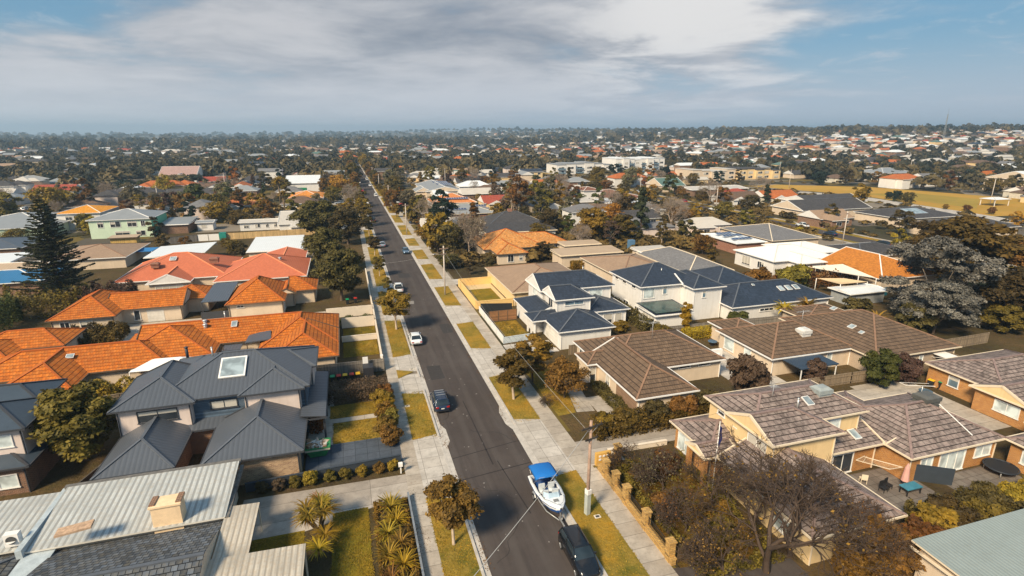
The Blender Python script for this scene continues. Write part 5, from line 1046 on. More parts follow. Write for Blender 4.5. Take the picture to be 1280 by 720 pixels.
# foreground front yard of the cream two-storey house: twiggy bare trees
bm2=bare_mesh('bare_crown_b',23,4.2,1.25,7,.11,TWIG,nb=4,wide=6); bm3=bare_mesh('bare_crown_c',31,8,1.1,7,.24,TWIG,nb=4,wide=11); bm4=bare_mesh('bare_crown_d',8,7,1.0,7,.18,TWIG,nb=4,wide=7)
bare_tree(28.2,26.6,'big spreading bare tree with orange-tinged twigs in the lower right foreground',me=bm3,h=8,s=1.28,haze='brown',seed=41,hn=500)
bare_tree(31.2,27.4,'second spreading bare tree just right of the big one in the foreground',me=bm4,h=7,s=1.35)
bare_tree(30.6,30.2,'bare tree against the cream wall of the two-storey house',me=bm4,h=6,s=1.05,haze='brown',seed=42,hn=500)
bare_tree(24.8,32.2,'tangled low bare tree just inside the stone wall',me=bm2,h=5,s=.95,haze='brown',seed=43,hn=350)
bare_tree(25.9,37.5,'grey twiggy tree at the middle of the stone-walled front yard',me=bm2,h=5,s=1.0,haze='grey',seed=44,hn=500)
bare_tree(24.2,41.2,'small twiggy tree at the driveway end of the stone wall',me=bm2,h=5,s=.7,haze='brown',seed=45,hn=700)
bare_tree(28.8,33.8,'dark bare tree around the flagpole',me=bm4,h=6,s=.85,haze='brown',seed=46,hn=600)
bare_tree(24.6,27.2,'sparse bare tree over the gate at the bottom edge',me=bm2,h=5,s=1.1,haze='brown',seed=47,hn=600)
bare_tree(34,25.2,'bare tree in front of the pinkish low roof at the bottom edge',me=bm3,h=8,s=.8,haze='brown',seed=48,hn=1100)
bare_tree(21.5,55.6,'thin young bare tree on the corner lawn',me=bm2,h=5,s=.42)
hedge('brown undergrowth filling the stone-walled front yard',23.0,30.2,27,41.6,.9,'olive',.11,120,name='undergrowth',cat='plants',round_=1.2,seed=26)
hedge('rusty low plants beside the lawn of the stone-walled front yard',25.6,29.5,29,33.6,.8,'brown',.11,160,name='undergrowth',cat='plants',round_=1.2,seed=27)
# tussocks along the dark fence, palms, flax border
for i,x in enumerate((-9.6,-8.1,-6.7,-5.3,-3.6,-2.2,-.6,1.0,2.3)):
    T('bush.%d'%(i%3+1),x,47.9,('first','second','third','fourth','fifth','sixth','seventh','eighth','ninth')[i]+' round shrub from the left in the row along the dark fence',('dark','purple','olive','yolive','olive','olive','yolive','brown','yolive')[i],.42 if i not in(3,) else .55,name='round_shrub',cat='shrub',group='round shrubs along the dark fence')
tussock(-4.3,40.8,'tall spiky yellow palm cluster beside the weathered cream carport','yolive',1.1,80,1.25,.10,name='cabbage_palm',cat='palm',stem=2.2,heads=6)
tussock(-4.0,38.2,'orange-leaved spiky palm in front of the yellow cluster','gold',1.0,110,1.3,.10,name='cabbage_palm',cat='palm',stem=1.2,heads=2); tussock(-4.4,43.0,'rusty dry spiky palm head beside the stained driveway','orange',.85,80,1.2,.08,name='cabbage_palm',cat='palm',stem=1.7,heads=2)
for i,(x,y,s,m) in enumerate(((1.6,42.1,1.7,'yolive'),(1.9,40.3,1.5,'gold'),(1.1,38.9,1.5,'yolive'),(2.0,37.5,1.5,'brown'),(1.0,36.4,1.5,'yolive'),(2.0,35.2,1.6,'gold'),(1.0,34.0,1.4,'brown'),(1.9,32.8,1.6,'yolive'))):
    tussock(x,y,'%s flax clump from the driveway end in the left footpath border'%('first','second','third','fourth','fifth','sixth','seventh','eighth')[i],m,s,110,.95,.10,name='flax_clump',cat='flax',up=.9,group='flax clumps in the footpath border')
for i,(x,y,s,m) in enumerate(((29.4,49.3,1.1,'gold'),(30.9,48.9,1.0,'yolive'),(27,48.4,.8,'yolive'),(26.4,35.6,.9,'yolive'),(25.4,30.6,.9,'green'))):
    tussock(x,y,('golden spiky plant by the corner of the brown-tiled house','olive spiky plant right of the golden one','spiky plant at the driveway hedge end','spiky clump amid the stone-walled yard','green yucca near the last stone pier')[i],m,s,60,1.1,.09,name='spiky_plant',cat='plant')

palm(-28,262,11,'tall palm with a shaggy crown between the white-green house and the orange roofs',1.5)
palm(-24,236,8,'smaller palm in front of the tall shaggy one',1.1)
for i,(x,y,k,s_,q,l) in enumerate(((-58,232,'mid.1',1.5,'brown','russet tree right of the green and cream house'),(-50,240,'mid.2',1.5,'olive','olive tree left of the terracotta patch'),(-42,246,'mid.3',1.3,'brown','second russet tree below the terracotta patch'),(-34,232,'mid.1',1.4,'yolive','yellow-olive tree behind the long low white house'),(-46,222,'mid.2',1.3,'yolive','golden olive tree behind the striped cabin'),(-54,219,'mid.3',1.1,'sooty','deep green tree behind the striped cabin'),(-28,220,'mid.1',1.2,'brown','brown tree right behind the long low white house'),(-38,214,'mid.2',.9,'olive','olive tree just behind the long low white house'),(-20,226,'mid.3',1.2,'olive','olive tree behind the pale gabled roof'),(-66,246,'mid.1',1.4,'purple','purple-brown tree behind the green and cream house'),(-113,262,'mid.2',1.9,'yolive','large golden tree above the pine top at left'),(-103,268,'mid.3',1.7,'brown','russet tree joined to the large golden one'),(-120,246,'mid.1',1.6,'olive','olive tree at the left edge behind the grey roof'),(-92,190,'mid.2',.9,'olive','olive tree beside the dark-roofed building'),(-57,190,'mid.3',.9,'dark','dark tree right of the yellow shed'),(-50,172,'mid.1',.7,'olive','scrubby olive tree by the blue shade sail'),(-30,160,'mid.2',.7,'olive','olive garden tree between the white flat roofs'),(-27,153,'mid.3',.6,'dark','dark garden tree between the white flat roofs'),(-44,170,'mid.1',.6,'brown','brown shrub tree behind the white carport'),(-34,170,'mid.2',.5,'olive','low olive tree in front of the pale new fence'))):
    T(k,x,y,l,q,s_,s_*.9)
for i,(x,y,k,s_,q,l) in enumerate(((160,206,'mid.1',1.3,'brown','brown tree by the corner of the far street'),(161,188,'mid.2',1.2,'dark','dark tree left of the cream gable-fronted house'),(163,150,'mid.3',1.0,'olive','olive tree in front of the charcoal roof'),(170,130,'mid.1',1.2,'dark','dark umbrella-shaped tree by the far street'),(184,206,'conif.1',1.0,'pine','dark conifer behind the cream gable-fronted house'),(138,176,'mid.2',1.1,'olive','olive tree beside the parked cars of the far street'),(126,176,'mid.3',.8,'gold','golden yellow tree right of the lone conifer'),(134,158,'mid.1',.9,'olive','olive tree behind the purple-grey roof'),(112,166,'mid.2',1.2,'brown','brown tree right of the lone dark conifer'),(101,176,'mid.3',1.1,'olive','olive tree left behind the lone dark conifer'),(98,141,'mid.1',1.0,'dark','dark tree beside the solar-panelled flat roof'),(92,124,'mid.2',.9,'brown','russet garden tree left of the solar-panelled flat roof'),(86,112,'mid.3',.7,'olive','olive garden tree left of the white villa'),(137,146,'mid.1',.35,'gold','yellow shrub by the far street'),(140,140,'mid.2',.4,'gold','second yellow shrub by the far street'),(142,108,'mid.3',.9,'yolive','yellow-olive tree at the end of the grey-brown roof'),(128,88,'mid.1',.9,'dark','dark tree right of the bright orange roof'),(182,352,'mid.1',1.6,'sooty','round green tree in front of the pale apartment row'),(188,338,'mid.2',1.4,'dark','dark tree right of the round green one'),(198,330,'mid.3',1.4,'brown','brown tree in front of the three-storey block'),(212,336,'mid.2',1.5,'sooty','deep green tree left of the beige blocks'),(232,304,'mid.1',1.2,'sooty','deep green hedge-like tree before the beige blocks'),(246,302,'mid.3',1.1,'dark','dark hedge-like tree before the beige blocks'))):
    T(k,x,y,l,q,s_,s_*.9)

# blades of grass on the near lawns and verges, ragged over the concrete edges
def blades(rects,n,label,mat,seed,h=.09):
    rng=np.random.default_rng(seed); A=np.array([(b-a)*(d-c) for a,b,c,d in rects]); idx=rng.choice(len(rects),n,p=A/A.sum()); Rr=np.array(rects)[idx]; e=.10
    x=Rr[:,0]-e+(Rr[:,1]-Rr[:,0]+2*e)*rng.random(n); y=Rr[:,2]+(Rr[:,3]-Rr[:,2])*rng.random(n)
    keep=(np.sin(x*1.9+seed)*np.sin(y*1.3)+rng.normal(0,.7,n))>-.35; x=x[keep]; y=y[keep]; n=len(x)
    P=np.stack([x,y,np.full(n,.05)],1); V,_=cards(P,np.tile([0,0,.6],(n,1)),h,rng,.35); V[:,2]=np.maximum(V[:,2],.036)
    tone=.5+.35*np.sin(x*.9+1)*np.sin(y*.55)+.5*(rng.random(n)-.5); o=bpy.data.objects.new('grass',leafmesh('grass',V,tone,mat)); C.objects.link(o); tag(o,label,'grass',None,'stuff')
GL=leaf('grass_blades',(.12,.11,.015),(.52,.29,.04),.3)
blades([v for v in VL if v[2]<120]+[(a,b,max(c,26),d) for a,b,c,d in VR if c<120]+[(21.9,25.2,54,66)],52000,'golden grass on the verges along the street',GL,1)
blades([(-3.3,-.3,32,43),(-3.4,1.6,54.4,58.9),(-3.8,1.7,60,63.2),(-2.2,2.9,78.2,84.4),(-2.2,2.9,85.2,91),(22.1,27,77.6,86.8),(-10,-5.5,37,41.3)],26000,'grass of the small front and back lawns',leaf('lawn_blades',(.09,.09,.012),(.40,.24,.025),.3),2)

for i,(x,y,q,s_) in enumerate(((2.5,52.6,'brown',.85),(2.2,54.3,'brown',.9),(2.7,56.0,'olive',.85),(2.3,57.6,'yolive',.9),(2.5,59.3,'gold',.8),(2.2,60.9,'yolive',.95),(2.6,62.6,'brown',.85))):
    T('bush.%d'%(i%3+1),x,y,('first','second','third','fourth','fifth','sixth','last')[i]+' shaggy shrub from the near end of the row beside the left footpath',q,s_,s_*1.0,name='shrub',cat='shrub',group='shaggy shrubs beside the left footpath')
for x,y,q,s_,l in ((25.2,48.3,'yolive',.9,'yellowish shrub at the street end of the shaggy hedge'),(27.6,47.6,'olive',1.1,'olive bush rising from the shaggy hedge nearest the street'),(31.5,48.2,'dark',1.1,'dark bush in the middle of the shaggy hedge'),(35,47.9,'brown',1.2,'brown bush at the house end of the shaggy hedge'),(38.6,47.6,'dark',1.3,'taller dark shrub past the end of the shaggy hedge'),
 (44.6,25.2,'dark',1.3,'tall rounded dark shrub nearest the pale green roof'),(47.6,24.6,'olive',1.25,'olive shrub behind the pale green roof edge'),(50.4,26.2,'dark',1.1,'dark shrub before the curved sheet fence'),(53.6,25.6,'yolive',1.1,'yellow-green shrub in the middle of the patio hedge'),(56.6,25.0,'olive',1.15,'olive shrub left of the right-edge hedge'),(42.2,24.8,'yolive',1.4,'yellow-leaved shrub between the low pinkish roof and pale green roof'),(36.6,24.2,'brown',1.5,'bronze shrub under the low pinkish roof gutter'),(39.6,23.8,'brown',1.4,'second bronze shrub under the low pinkish roof gutter'),
 (24.2,34.6,'brown',.8,'small brown shrub behind the stone wall'),(26.4,30.0,'olive',.9,'olive shrub in the walled front yard'),(27.6,39.6,'brown',1.0,'brown shrub by the porch in the walled front yard'),(25.0,39.0,'olive',.7,'low olive shrub by the letterbox wall')):
    T('bush.%d'%(int(x)%3+1),x,y,l,q,s_,s_,name='shrub',cat='shrub')

def litter(spots,n,label,seed):
    rng=np.random.default_rng(seed); idx=rng.integers(0,len(spots),n); Rr=np.array(spots)[idx]; x=Rr[:,0]+(Rr[:,1]-Rr[:,0])*rng.beta(1,2.2,n); y=Rr[:,2]+(Rr[:,3]-Rr[:,2])*rng.random(n)
    keep=(np.sin(y*1.1+x)+np.sin(y*.37)+rng.normal(0,.6,n))>.3; x=x[keep]; y=y[keep]; n=len(x); V,_=cards(np.stack([x,y,np.full(n,.03)],1),np.tile([0,0,3.],(n,1)),.06,rng,.6); V[:,2]=np.clip(V[:,2],.012,.09)
    o=bpy.data.objects.new('leaf_litter',leafmesh('leaf_litter',V,rng.random(n),leaf('fallen_leaves',(.05,.03,.015),(.22,.11,.03),0.))); C.objects.link(o); tag(o,label,'leaf litter',None,'stuff')
litter([(8.0,8.7,28,120),(7.6,8.3,28,120),(5.0,7.6,33,40),(15.75,15.2,28,120),(16.5,18.8,55,62),(5.2,8.2,85,92),(3.4,4.6,30,64)],9000,'fallen leaves gathered in the gutters and under the street trees',5)
# ------------------------------------------------------------------ vehicles
TYRE=plain('tyre_rubber',(.018,.018,.018),.9,.1); RIM=plain('alloy_rim',(.42,.42,.43),.35,.1,metal=.7); CGL=glass_mat('car_glass',(.015,.022,.028),.05); CLAMP=glass_mat('headlamp_glass',(.55,.57,.6),.1); TLAMP=plain('tail_lamp_red',(.35,.015,.012),.25,.1); PLATE=plain('number_plate',(.7,.7,.68),.5,.05); BLACKP=plain('black_plastic',(.02,.02,.022),.6,.1)
def paint(name,col,rough=.22,met=.3):
    t=NT(name); t.b.inputs['Coat Weight'].default_value=.6; t.b.inputs['Coat Roughness'].default_value=.06; f=t.noise(1.5,3); return t.set(t.mix(f,sc(col,.9),sc(col,1.1)),rough,.5,met)
P_W=paint('white_car_paint',(.66,.68,.70),met=0); P_B=paint('black_car_paint',(.012,.013,.017)); P_BL=paint('dark_blue_car_paint',(.02,.035,.07)); P_S=paint('silver_car_paint',(.40,.42,.45),met=.6); P_R=paint('red_car_paint',(.4,.02,.02)); P_BLU=paint('steel_blue_car_paint',(.12,.2,.3),met=.5)
CARM={}
def car_parts(kind):
    "meshes in local space, nose towards +y, origin on the ground at the centre"
    if kind in CARM: return CARM[kind]
    S={'sedan':dict(L=4.6,W=1.82,Hh=1.46,belt=.93,hood=.86,boot=.95,wb=(1.10,-.0),cab=(1.05,.35,-1.05,-1.75)),
       'wagon':dict(L=4.7,W=1.88,Hh=1.68,belt=1.05,hood=1.0,boot=1.08,cab=(1.15,.45,-1.85,-2.2)),
       'ute':dict(L=5.0,W=1.85,Hh=1.6,belt=1.02,hood=.98,boot=1.0,cab=(1.2,.5,-.6,-.85)),
       'van':dict(L=4.9,W=1.9,Hh=1.95,belt=1.1,hood=1.05,boot=1.15,cab=(1.75,1.0,-2.25,-2.4))}[kind]
    L,W,Hh,belt,hood,boot=S['L'],S['W']/2,S['Hh'],S['belt'],S['hood'],S['boot']; c0,c1,c2,c3=S['cab']; f=L/2
    out=[]
    st=[(f,.62,.38,.58),(f-.08,.80,.26,.66),(f-.35,.90,.22,hood-.16),(f-.8,.97,.2,hood-.06),(c0,1,.2,belt-.02),(0,1.0,.2,belt),(c3+.2,1,.2,belt+.02),(-f+.55,.97,.22,boot),(-f+.2,.92,.26,boot-.06),(-f+.04,.84,.32,boot-.22),(-f,.74,.40,boot-.4)]
    rings=[]
    for y,w,zl,zt in st:
        w*=W; rings.append([(-w*.86,y,zl),(-w,y,zl+.12),(-w*1.0,y,(zl+zt)/2+.03),(-w*.97,y,zt-.10),(-w*.86,y,zt),(-w*.4,y,zt+.035),(w*.4,y,zt+.035),(w*.86,y,zt),(w*.97,y,zt-.10),(w,y,(zl+zt)/2+.03),(w,y,zl+.12),(w*.86,y,zl)])
    b=MB(); b.loft(rings); out.append(('body',b,'paint'))
    g=MB(); z0=belt-.03; zr=Hh; wt=W*.74; rr=[]
    def ring(y,wb,wt_,za,zb): return [(-wb,y,za),(-(wb*.55+wt_*.45),y,za+(zb-za)*.5),(-wt_,y,zb-.05),(-wt_*.8,y,zb),(wt_*.8,y,zb),(wt_,y,zb-.05),((wb*.55+wt_*.45),y,za+(zb-za)*.5),(wb,y,za)]
    ys=[c0,c0-.03,(c0+c1)/2,c1,(c1+c2)/2,c2,(c2+c3)/2,c3+.03,c3]; hs=[z0+.02,z0+.08,z0+(zr-z0)*.55,zr-.03,zr,zr-.03,z0+(zr-z0)*.6,z0+.1,z0+.02]
    for y,h in zip(ys,hs):
        k=(h-z0)/(zr-z0); rr.append(ring(y,W*.90,W*.90-(W*.90-wt)*k,z0,h))
    g.loft(rr); out.append(('window',g,'glass'))
    r=MB(); rings=[]
    for y,h in ((c1+.06,zr-.05),(c1-.1,zr),((c1+c2)/2,zr+.025),(c2+.1,zr),(c2-.06,zr-.05)): rings.append([(-wt*1.0,y,h-.045),(-wt*.8,y,h+.012),(0,y,h+.03),(wt*.8,y,h+.012),(wt*1.0,y,h-.045),(0,y,h-.06)])
    r.loft(rings)
    for sx in(-1,1):
        r.bar((sx*W*.88,c0-.02,z0+.03),(sx*wt*.98,c1+.02,zr-.05),.07,.05); r.bar((sx*W*.88,c3+.02,z0+.03),(sx*wt*.98,c2-.02,zr-.05),.10,.06)
        m=(c1+c2)/2; r.bar((sx*W*.905,m,z0),(sx*wt*1.01,m,zr-.04),.08,.04)
        if kind!='sedan' and kind!='ute': r.bar((sx*wt*.8,c1-.2,zr+.08),(sx*wt*.8,c2+.2,zr+.08),.04,.04)
    out.append(('roof_panel',r,'paint'))
    if kind=='ute':
        t=MB(); t.box(-W*.86,W*.86,-f+.1,c3-.05,boot+.035,boot+.07); out.append(('tray_cover',t,'dark'))
    gr=MB(); gr.box(-W*.5,W*.5,f-.06,f+.015,.42,.60); gr.box(-W*.8,W*.8,-f-.03,-f+.12,.3,.42); out.append(('bumper',gr,'dark'))
    pl=MB(); pl.box(-.19,.19,-f-.02,-f+.02,.62 if kind!='sedan' else .58,.73 if kind!='sedan' else .69); out.append(('number_plate',pl,'plate'))
    for sx in(-1,1):
        h=MB(); h.loft([[(sx*W*.48,f-.02,.56),(sx*W*.74,f-.1,.56),(sx*W*.76,f-.16,.68),(sx*W*.5,f-.08,.68)],[(sx*W*.48,f-.2,.6),(sx*W*.84,f-.34,.6),(sx*W*.84,f-.40,.735),(sx*W*.5,f-.28,.735)]],smooth=False); out.append(('headlight',h,'lamp'))
        h=MB(); zt=boot-.12; h.box(min(sx*W*.5,sx*W*.86),max(sx*W*.5,sx*W*.86),-f+.0,-f+.16,zt-.22,zt-.05); out.append(('tail_light',h,'tail'))
        m=MB(); m.box(sx*W*.92-.02,sx*W*1.1,c0-.35,c0-.22,belt,belt+.14) if sx>0 else m.box(sx*W*1.1,sx*W*.92+.02,c0-.35,c0-.22,belt,belt+.14); out.append(('mirror',m,'paint'))
    wheels=[]
    for sx in(-1,1):
        for y in(f-.85,-f+.88):
            t=MB(); t.tube([(sx*(W-.22),y,.33),(sx*(W-.20),y,.33),(sx*(W+.0),y,.33),(sx*(W+.015),y,.33)],[.27,.33,.33,.27],16,smooth=False); q=MB(); q.tube([(sx*(W-.1),y,.33),(sx*(W+.02),y,.33)],[.21,.21],12,smooth=False)
            for k in range(5): a=k*1.2566; q.bar((sx*(W+.03),y,.33),(sx*(W+.03),y+math.cos(a)*.2,.33+math.sin(a)*.2),.05,.02)
            wheels.append((t,q))
    CARM[kind]=([(n,b.mesh(n,[P_W if k=='paint' else {'glass':CGL,'dark':BLACKP,'plate':PLATE,'lamp':CLAMP,'tail':TLAMP}[k]]),k) for n,b,k in out],[(t.mesh('tyre',[TYRE]),q.mesh('rim',[RIM])) for t,q in wheels]); return CARM[kind]
def car(kind,x,y,label,p,rz=0,name='parked_car',cat='car',group=None,detail=True,z=0):
    ps,ws=car_parts(kind); root=thing(name,label,cat,(x,y,z),group); root.rotation_euler=(0,0,rz)
    for n,me,k in ps:
        if not detail and n in('mirror','number_plate','bumper'): continue
        o=bpy.data.objects.new(n,me); C.objects.link(o); o.parent=root
        if k=='paint': o.material_slots[0].link='OBJECT'; o.material_slots[0].material=p
    for t,q in ws:
        w=bpy.data.objects.new('wheel',t); C.objects.link(w); w.parent=root
        if detail: v=bpy.data.objects.new('rim',q); C.objects.link(v); v.parent=w
    return root
K=math.pi
car('wagon',15.1,31.9,'black wagon towing the boat trailer at the bottom of the photo',P_B,K)
car('wagon',8.95,59.9,'dark wagon with roof rails and shiny roof strips parked by the left kerb',P_BL,0)
rl=MB()
for dy in (.35,-.25,-.85): rl.box(8.95-.55,8.95+.55,59.9+dy-.07,59.9+dy+.07,1.735,1.775)
part('roof_bars',rl,RIM,[o for o in bpy.data.objects if o.get('label','').startswith('dark wagon')][0])
car('sedan',8.75,81.8,'silver-white sedan parked by the left kerb, nearest white car',P_W,0)
car('ute',9.0,112,'white utility with its dark tray cover parked beyond the golden street tree',P_W,0,cat='utility',name='parked_utility')
car('sedan',14.6,149,'small dark blue car parked by the right kerb past the leaning pole',P_BLU,K)
for i,(x,y,k,p,l) in enumerate(((9.2,262,'van',P_W,'white van parked on the left far up the street'),(9.1,372,'van',P_W,'white truck-like van in the far stretch of the street'),(14.8,348,'sedan',P_W,'white car by the right kerb far up the street'),(9.0,392,'sedan',P_S,'silver car behind the distant white van'),(9.0,430,'sedan',P_W,'faint white car near the end of the street'),(14.8,395,'wagon',P_W,'pale wagon by the right kerb near the end of the street'))):
    car(k,x,y,l,p,0,detail=False)
for x,y,k,p,l in ((146.5,188,'sedan',P_S,'silver car parked in the far street beside the pole'),(149,196,'wagon',P_W,'white wagon parked in the far street beyond the silver car'),(243,136,'sedan',P_W,'white car parked by the sandy path at right'),(248,131,'sedan',P_B,'dark car parked next to the white one at right'),(23,260,'sedan',P_W,'white car standing in a driveway on the right up the street'),(24.5,231,'wagon',P_S,'silver wagon in a driveway right of the street')):
    car(k,x,y,l,p,.3,detail=False)
# ------------------------------------------------------------------ boat on its trailer
bx,by=15.2,38.95
r=thing('boat_trailer','galvanised trailer under the white boat, hitched to the black wagon','trailer',(bx,by,0)); GALV=plain('galvanised_steel',(.42,.42,.42),.45,.15,metal=.5)
mb=MB()
for s in(-1,1): mb.tube([(bx+s*.85,by+2.2,.45),(bx+s*.9,by,.45),(bx+s*.75,by-1.6,.45),(bx+s*.12,by-3.0,.46)],.05,6)
mb.bar((bx,by-2.6,.46),(bx,by-4.2,.48),.09); mb.bar((bx-.9,by+.7,.42),(bx+.9,by+.7,.42),.08); mb.bar((bx-.88,by-.6,.42),(bx+.88,by-.6,.42),.07); mb.bar((bx,by-2.9,.5),(bx,by-2.9,1.15),.07); part('frame',mb,GALV,r)
for s in(-1,1):
    w=MB(); w.tube([(bx+s*.98,by+.7,.31),(bx+s*1.18,by+.7,.31)],.31,14,smooth=False); wo=part('wheel',w,TYRE,r); w=MB(); w.tube([(bx+s*1.0,by+.7,.31),(bx+s*1.2,by+.7,.31)],.19,10,smooth=False); part('rim',w,RIM,wo)
    w=MB(); w.tube([(bx+s*1.08,by+.3,.5),(bx+s*1.08,by+.45,.68),(bx+s*1.08,by+.7,.74),(bx+s*1.08,by+.95,.68),(bx+s*1.08,by+1.1,.5)],.09,5,smooth=False); part('mudguard',w,GALV,r)
r=thing('motorboat','white and blue motorboat with a bright blue bimini, bow towards the black wagon','boat',(bx,by,.5)); GEL=plain('white_gelcoat',(.74,.75,.76),.25,.03,spec=.6); GELB=plain('blue_gelcoat',(.015,.06,.20),.25,.05,spec=.6)
st=[(2.5,1.08,.62,1.28),(1.5,1.17,.56,1.30),(0,1.2,.52,1.36),(-1.2,1.06,.52,1.44),(-2.1,.74,.60,1.52),(-2.75,.34,.85,1.58),(-3.0,.08,1.2,1.6)]
hull=MB(); rings=[]; rings2=[]
for y,w,zk,zs in st:
    m=(zk+zs)/2+.08; rings.append([(bx,by+y,zk),(bx-w*.72,by+y,zk+.2),(bx-w*.9,by+y,m),(bx-w*.9,by+y,m),(bx+w*.9,by+y,m),(bx+w*.72,by+y,zk+.2)]); 
hull.loft([[q[0],q[1],q[2],q[4],q[5]] for q in rings],0,True); part('hull',hull,GELB,r)
top=MB(); rr=[]
for y,w,zk,zs in st:
    m=(zk+zs)/2+.08; rr.append([(bx-w*.9,by+y,m-.01),(bx-w*1.02,by+y,zs-.06),(bx-w,by+y,zs),(bx-w*.80,by+y,zs+.02),(bx-w*.80,by+y,zs+.02)])
lft=[list(q) for q in rr]; rgt=[[(2*bx-a,b,c) for a,b,c in q] for q in rr]
for sd in (lft,rgt): top.loft(sd,0,True,False,False)
# foredeck and transom
fd=[q for q in st if q[0]<=-1.2]
for a,b in zip(fd[:-1],fd[1:]): top.face([(bx-a[1]*.8,by+a[0],a[3]+.02),(bx,by+a[0],a[3]+.1),(bx,by+b[0],b[3]+.07),(bx-b[1]*.8,by+b[0],b[3]+.02)]); top.face([(bx,by+a[0],a[3]+.1),(bx+a[1]*.8,by+a[0],a[3]+.02),(bx+b[1]*.8,by+b[0],b[3]+.02),(bx,by+b[0],b[3]+.07)])
top.box(bx-.95,bx+.95,by+2.35,by+2.5,.9,1.3); top.box(bx-.8,bx+.8,by-.9,by-1.2 if False else by-.88,1.0,1.45); part('topsides',top,GEL,r)
dk=MB(); dk.box(bx-.85,bx+.85,by-1.3,by+2.35,.80,.84); part('cockpit_floor',dk,plain('boat_carpet',(.09,.11,.14),.9,.1),r)
ha=MB(); ha.box(bx-.22,bx+.22,by-2.1,by-1.7,1.55,1.6); part('deck_hatch',ha,plain('grey_hatch',(.2,.2,.2),.5),r)
for sx in(-.45,.45):
    for y in(-.75,.25):
        s=MB(); s.loft([[(bx+sx-.27,by+y-.28,.84),(bx+sx+.27,by+y-.28,.84),(bx+sx+.27,by+y+.28,.84),(bx+sx-.27,by+y+.28,.84)],[(bx+sx-.3,by+y-.3,1.2),(bx+sx+.3,by+y-.3,1.2),(bx+sx+.3,by+y+.3,1.22),(bx+sx-.3,by+y+.3,1.22)]]); s.box(bx+sx-.28,bx+sx+.28,by+y+.2,by+y+.34,1.2,1.68); part('seat',s,plain('pale_boat_vinyl',(.55,.58,.6),.5,.05),r)
ws=MB(); ws.loft([[(bx-.82,by-.9,1.42),(bx-.5,by-1.45,1.48),(bx+.5,by-1.45,1.48),(bx+.82,by-.9,1.42)],[(bx-.76,by-.75,1.82),(bx-.45,by-1.2,1.9),(bx+.45,by-1.2,1.9),(bx+.76,by-.75,1.82)]],0,False,False,False); part('windscreen',ws,glass_mat('boat_windscreen',(.25,.32,.38),.08),r)
bi=MB(); rings=[]
for y,h in((.35,2.38),(.7,2.48),(1.5,2.52),(2.3,2.46),(2.6,2.36)): rings.append([(bx-1.1,by+y,h-.14),(bx-.9,by+y,h-.02),(bx-.3,by+y,h+.05-.04*math.sin(y*5)),(bx+.3,by+y,h+.05-.04*math.sin(y*5+1)),(bx+.9,by+y,h-.02),(bx+1.1,by+y,h-.14),(bx+.9,by+y,h-.06),(bx-.9,by+y,h-.06)])
bi.loft(rings); part('bimini',bi,plain('bright_blue_canvas',(.012,.15,.48),.75,.06),r)
fr=MB()
for s in(-1,1): fr.tube([(bx+s*.9,by-1.3,1.5),(bx+s*.72,by-1.9,1.78),(bx+s*.34,by-2.6,1.86),(bx,by-2.85,1.88)],.018,5)
part('bow_rail',fr,RIM,r); fr=MB(); fr.box(bx+.25,bx+.75,by-.85,by-.55,.85,1.38); part('console',fr,GEL,r); fr=MB()
for s in(-1,1): fr.tube([(bx+s*q[1]*1.03,by+q[0],q[3]-.12) for q in st[:-1]],.022,5)
part('rubbing_strake',fr,GELB,r); fr=MB()
for y in(.4,1.5,2.5): fr.tube([(bx-1.0,by+1.3,1.3),(bx-.96,by+y,2.2),(bx-.75,by+y,2.4),(bx+.75,by+y,2.4),(bx+.96,by+y,2.2),(bx+1.0,by+1.3,1.3)],.02,5)
part('bimini_frame',fr,RIM,r); mo=MB(); mo.loft([[(bx-.2,by+2.55,1.2),(bx+.2,by+2.55,1.2),(bx+.2,by+3.05,1.2),(bx-.2,by+3.05,1.2)],[(bx-.24,by+2.5,1.5),(bx+.24,by+2.5,1.5),(bx+.24,by+3.1,1.5),(bx-.24,by+3.1,1.5)],[(bx-.15,by+2.6,1.72),(bx+.15,by+2.6,1.72),(bx+.15,by+3.0,1.68),(bx-.15,by+3.0,1.68)]]); mo.box(bx-.07,bx+.07,by+2.6,by+2.95,.45,1.25); part('outboard_motor',mo,BLACKP,r)
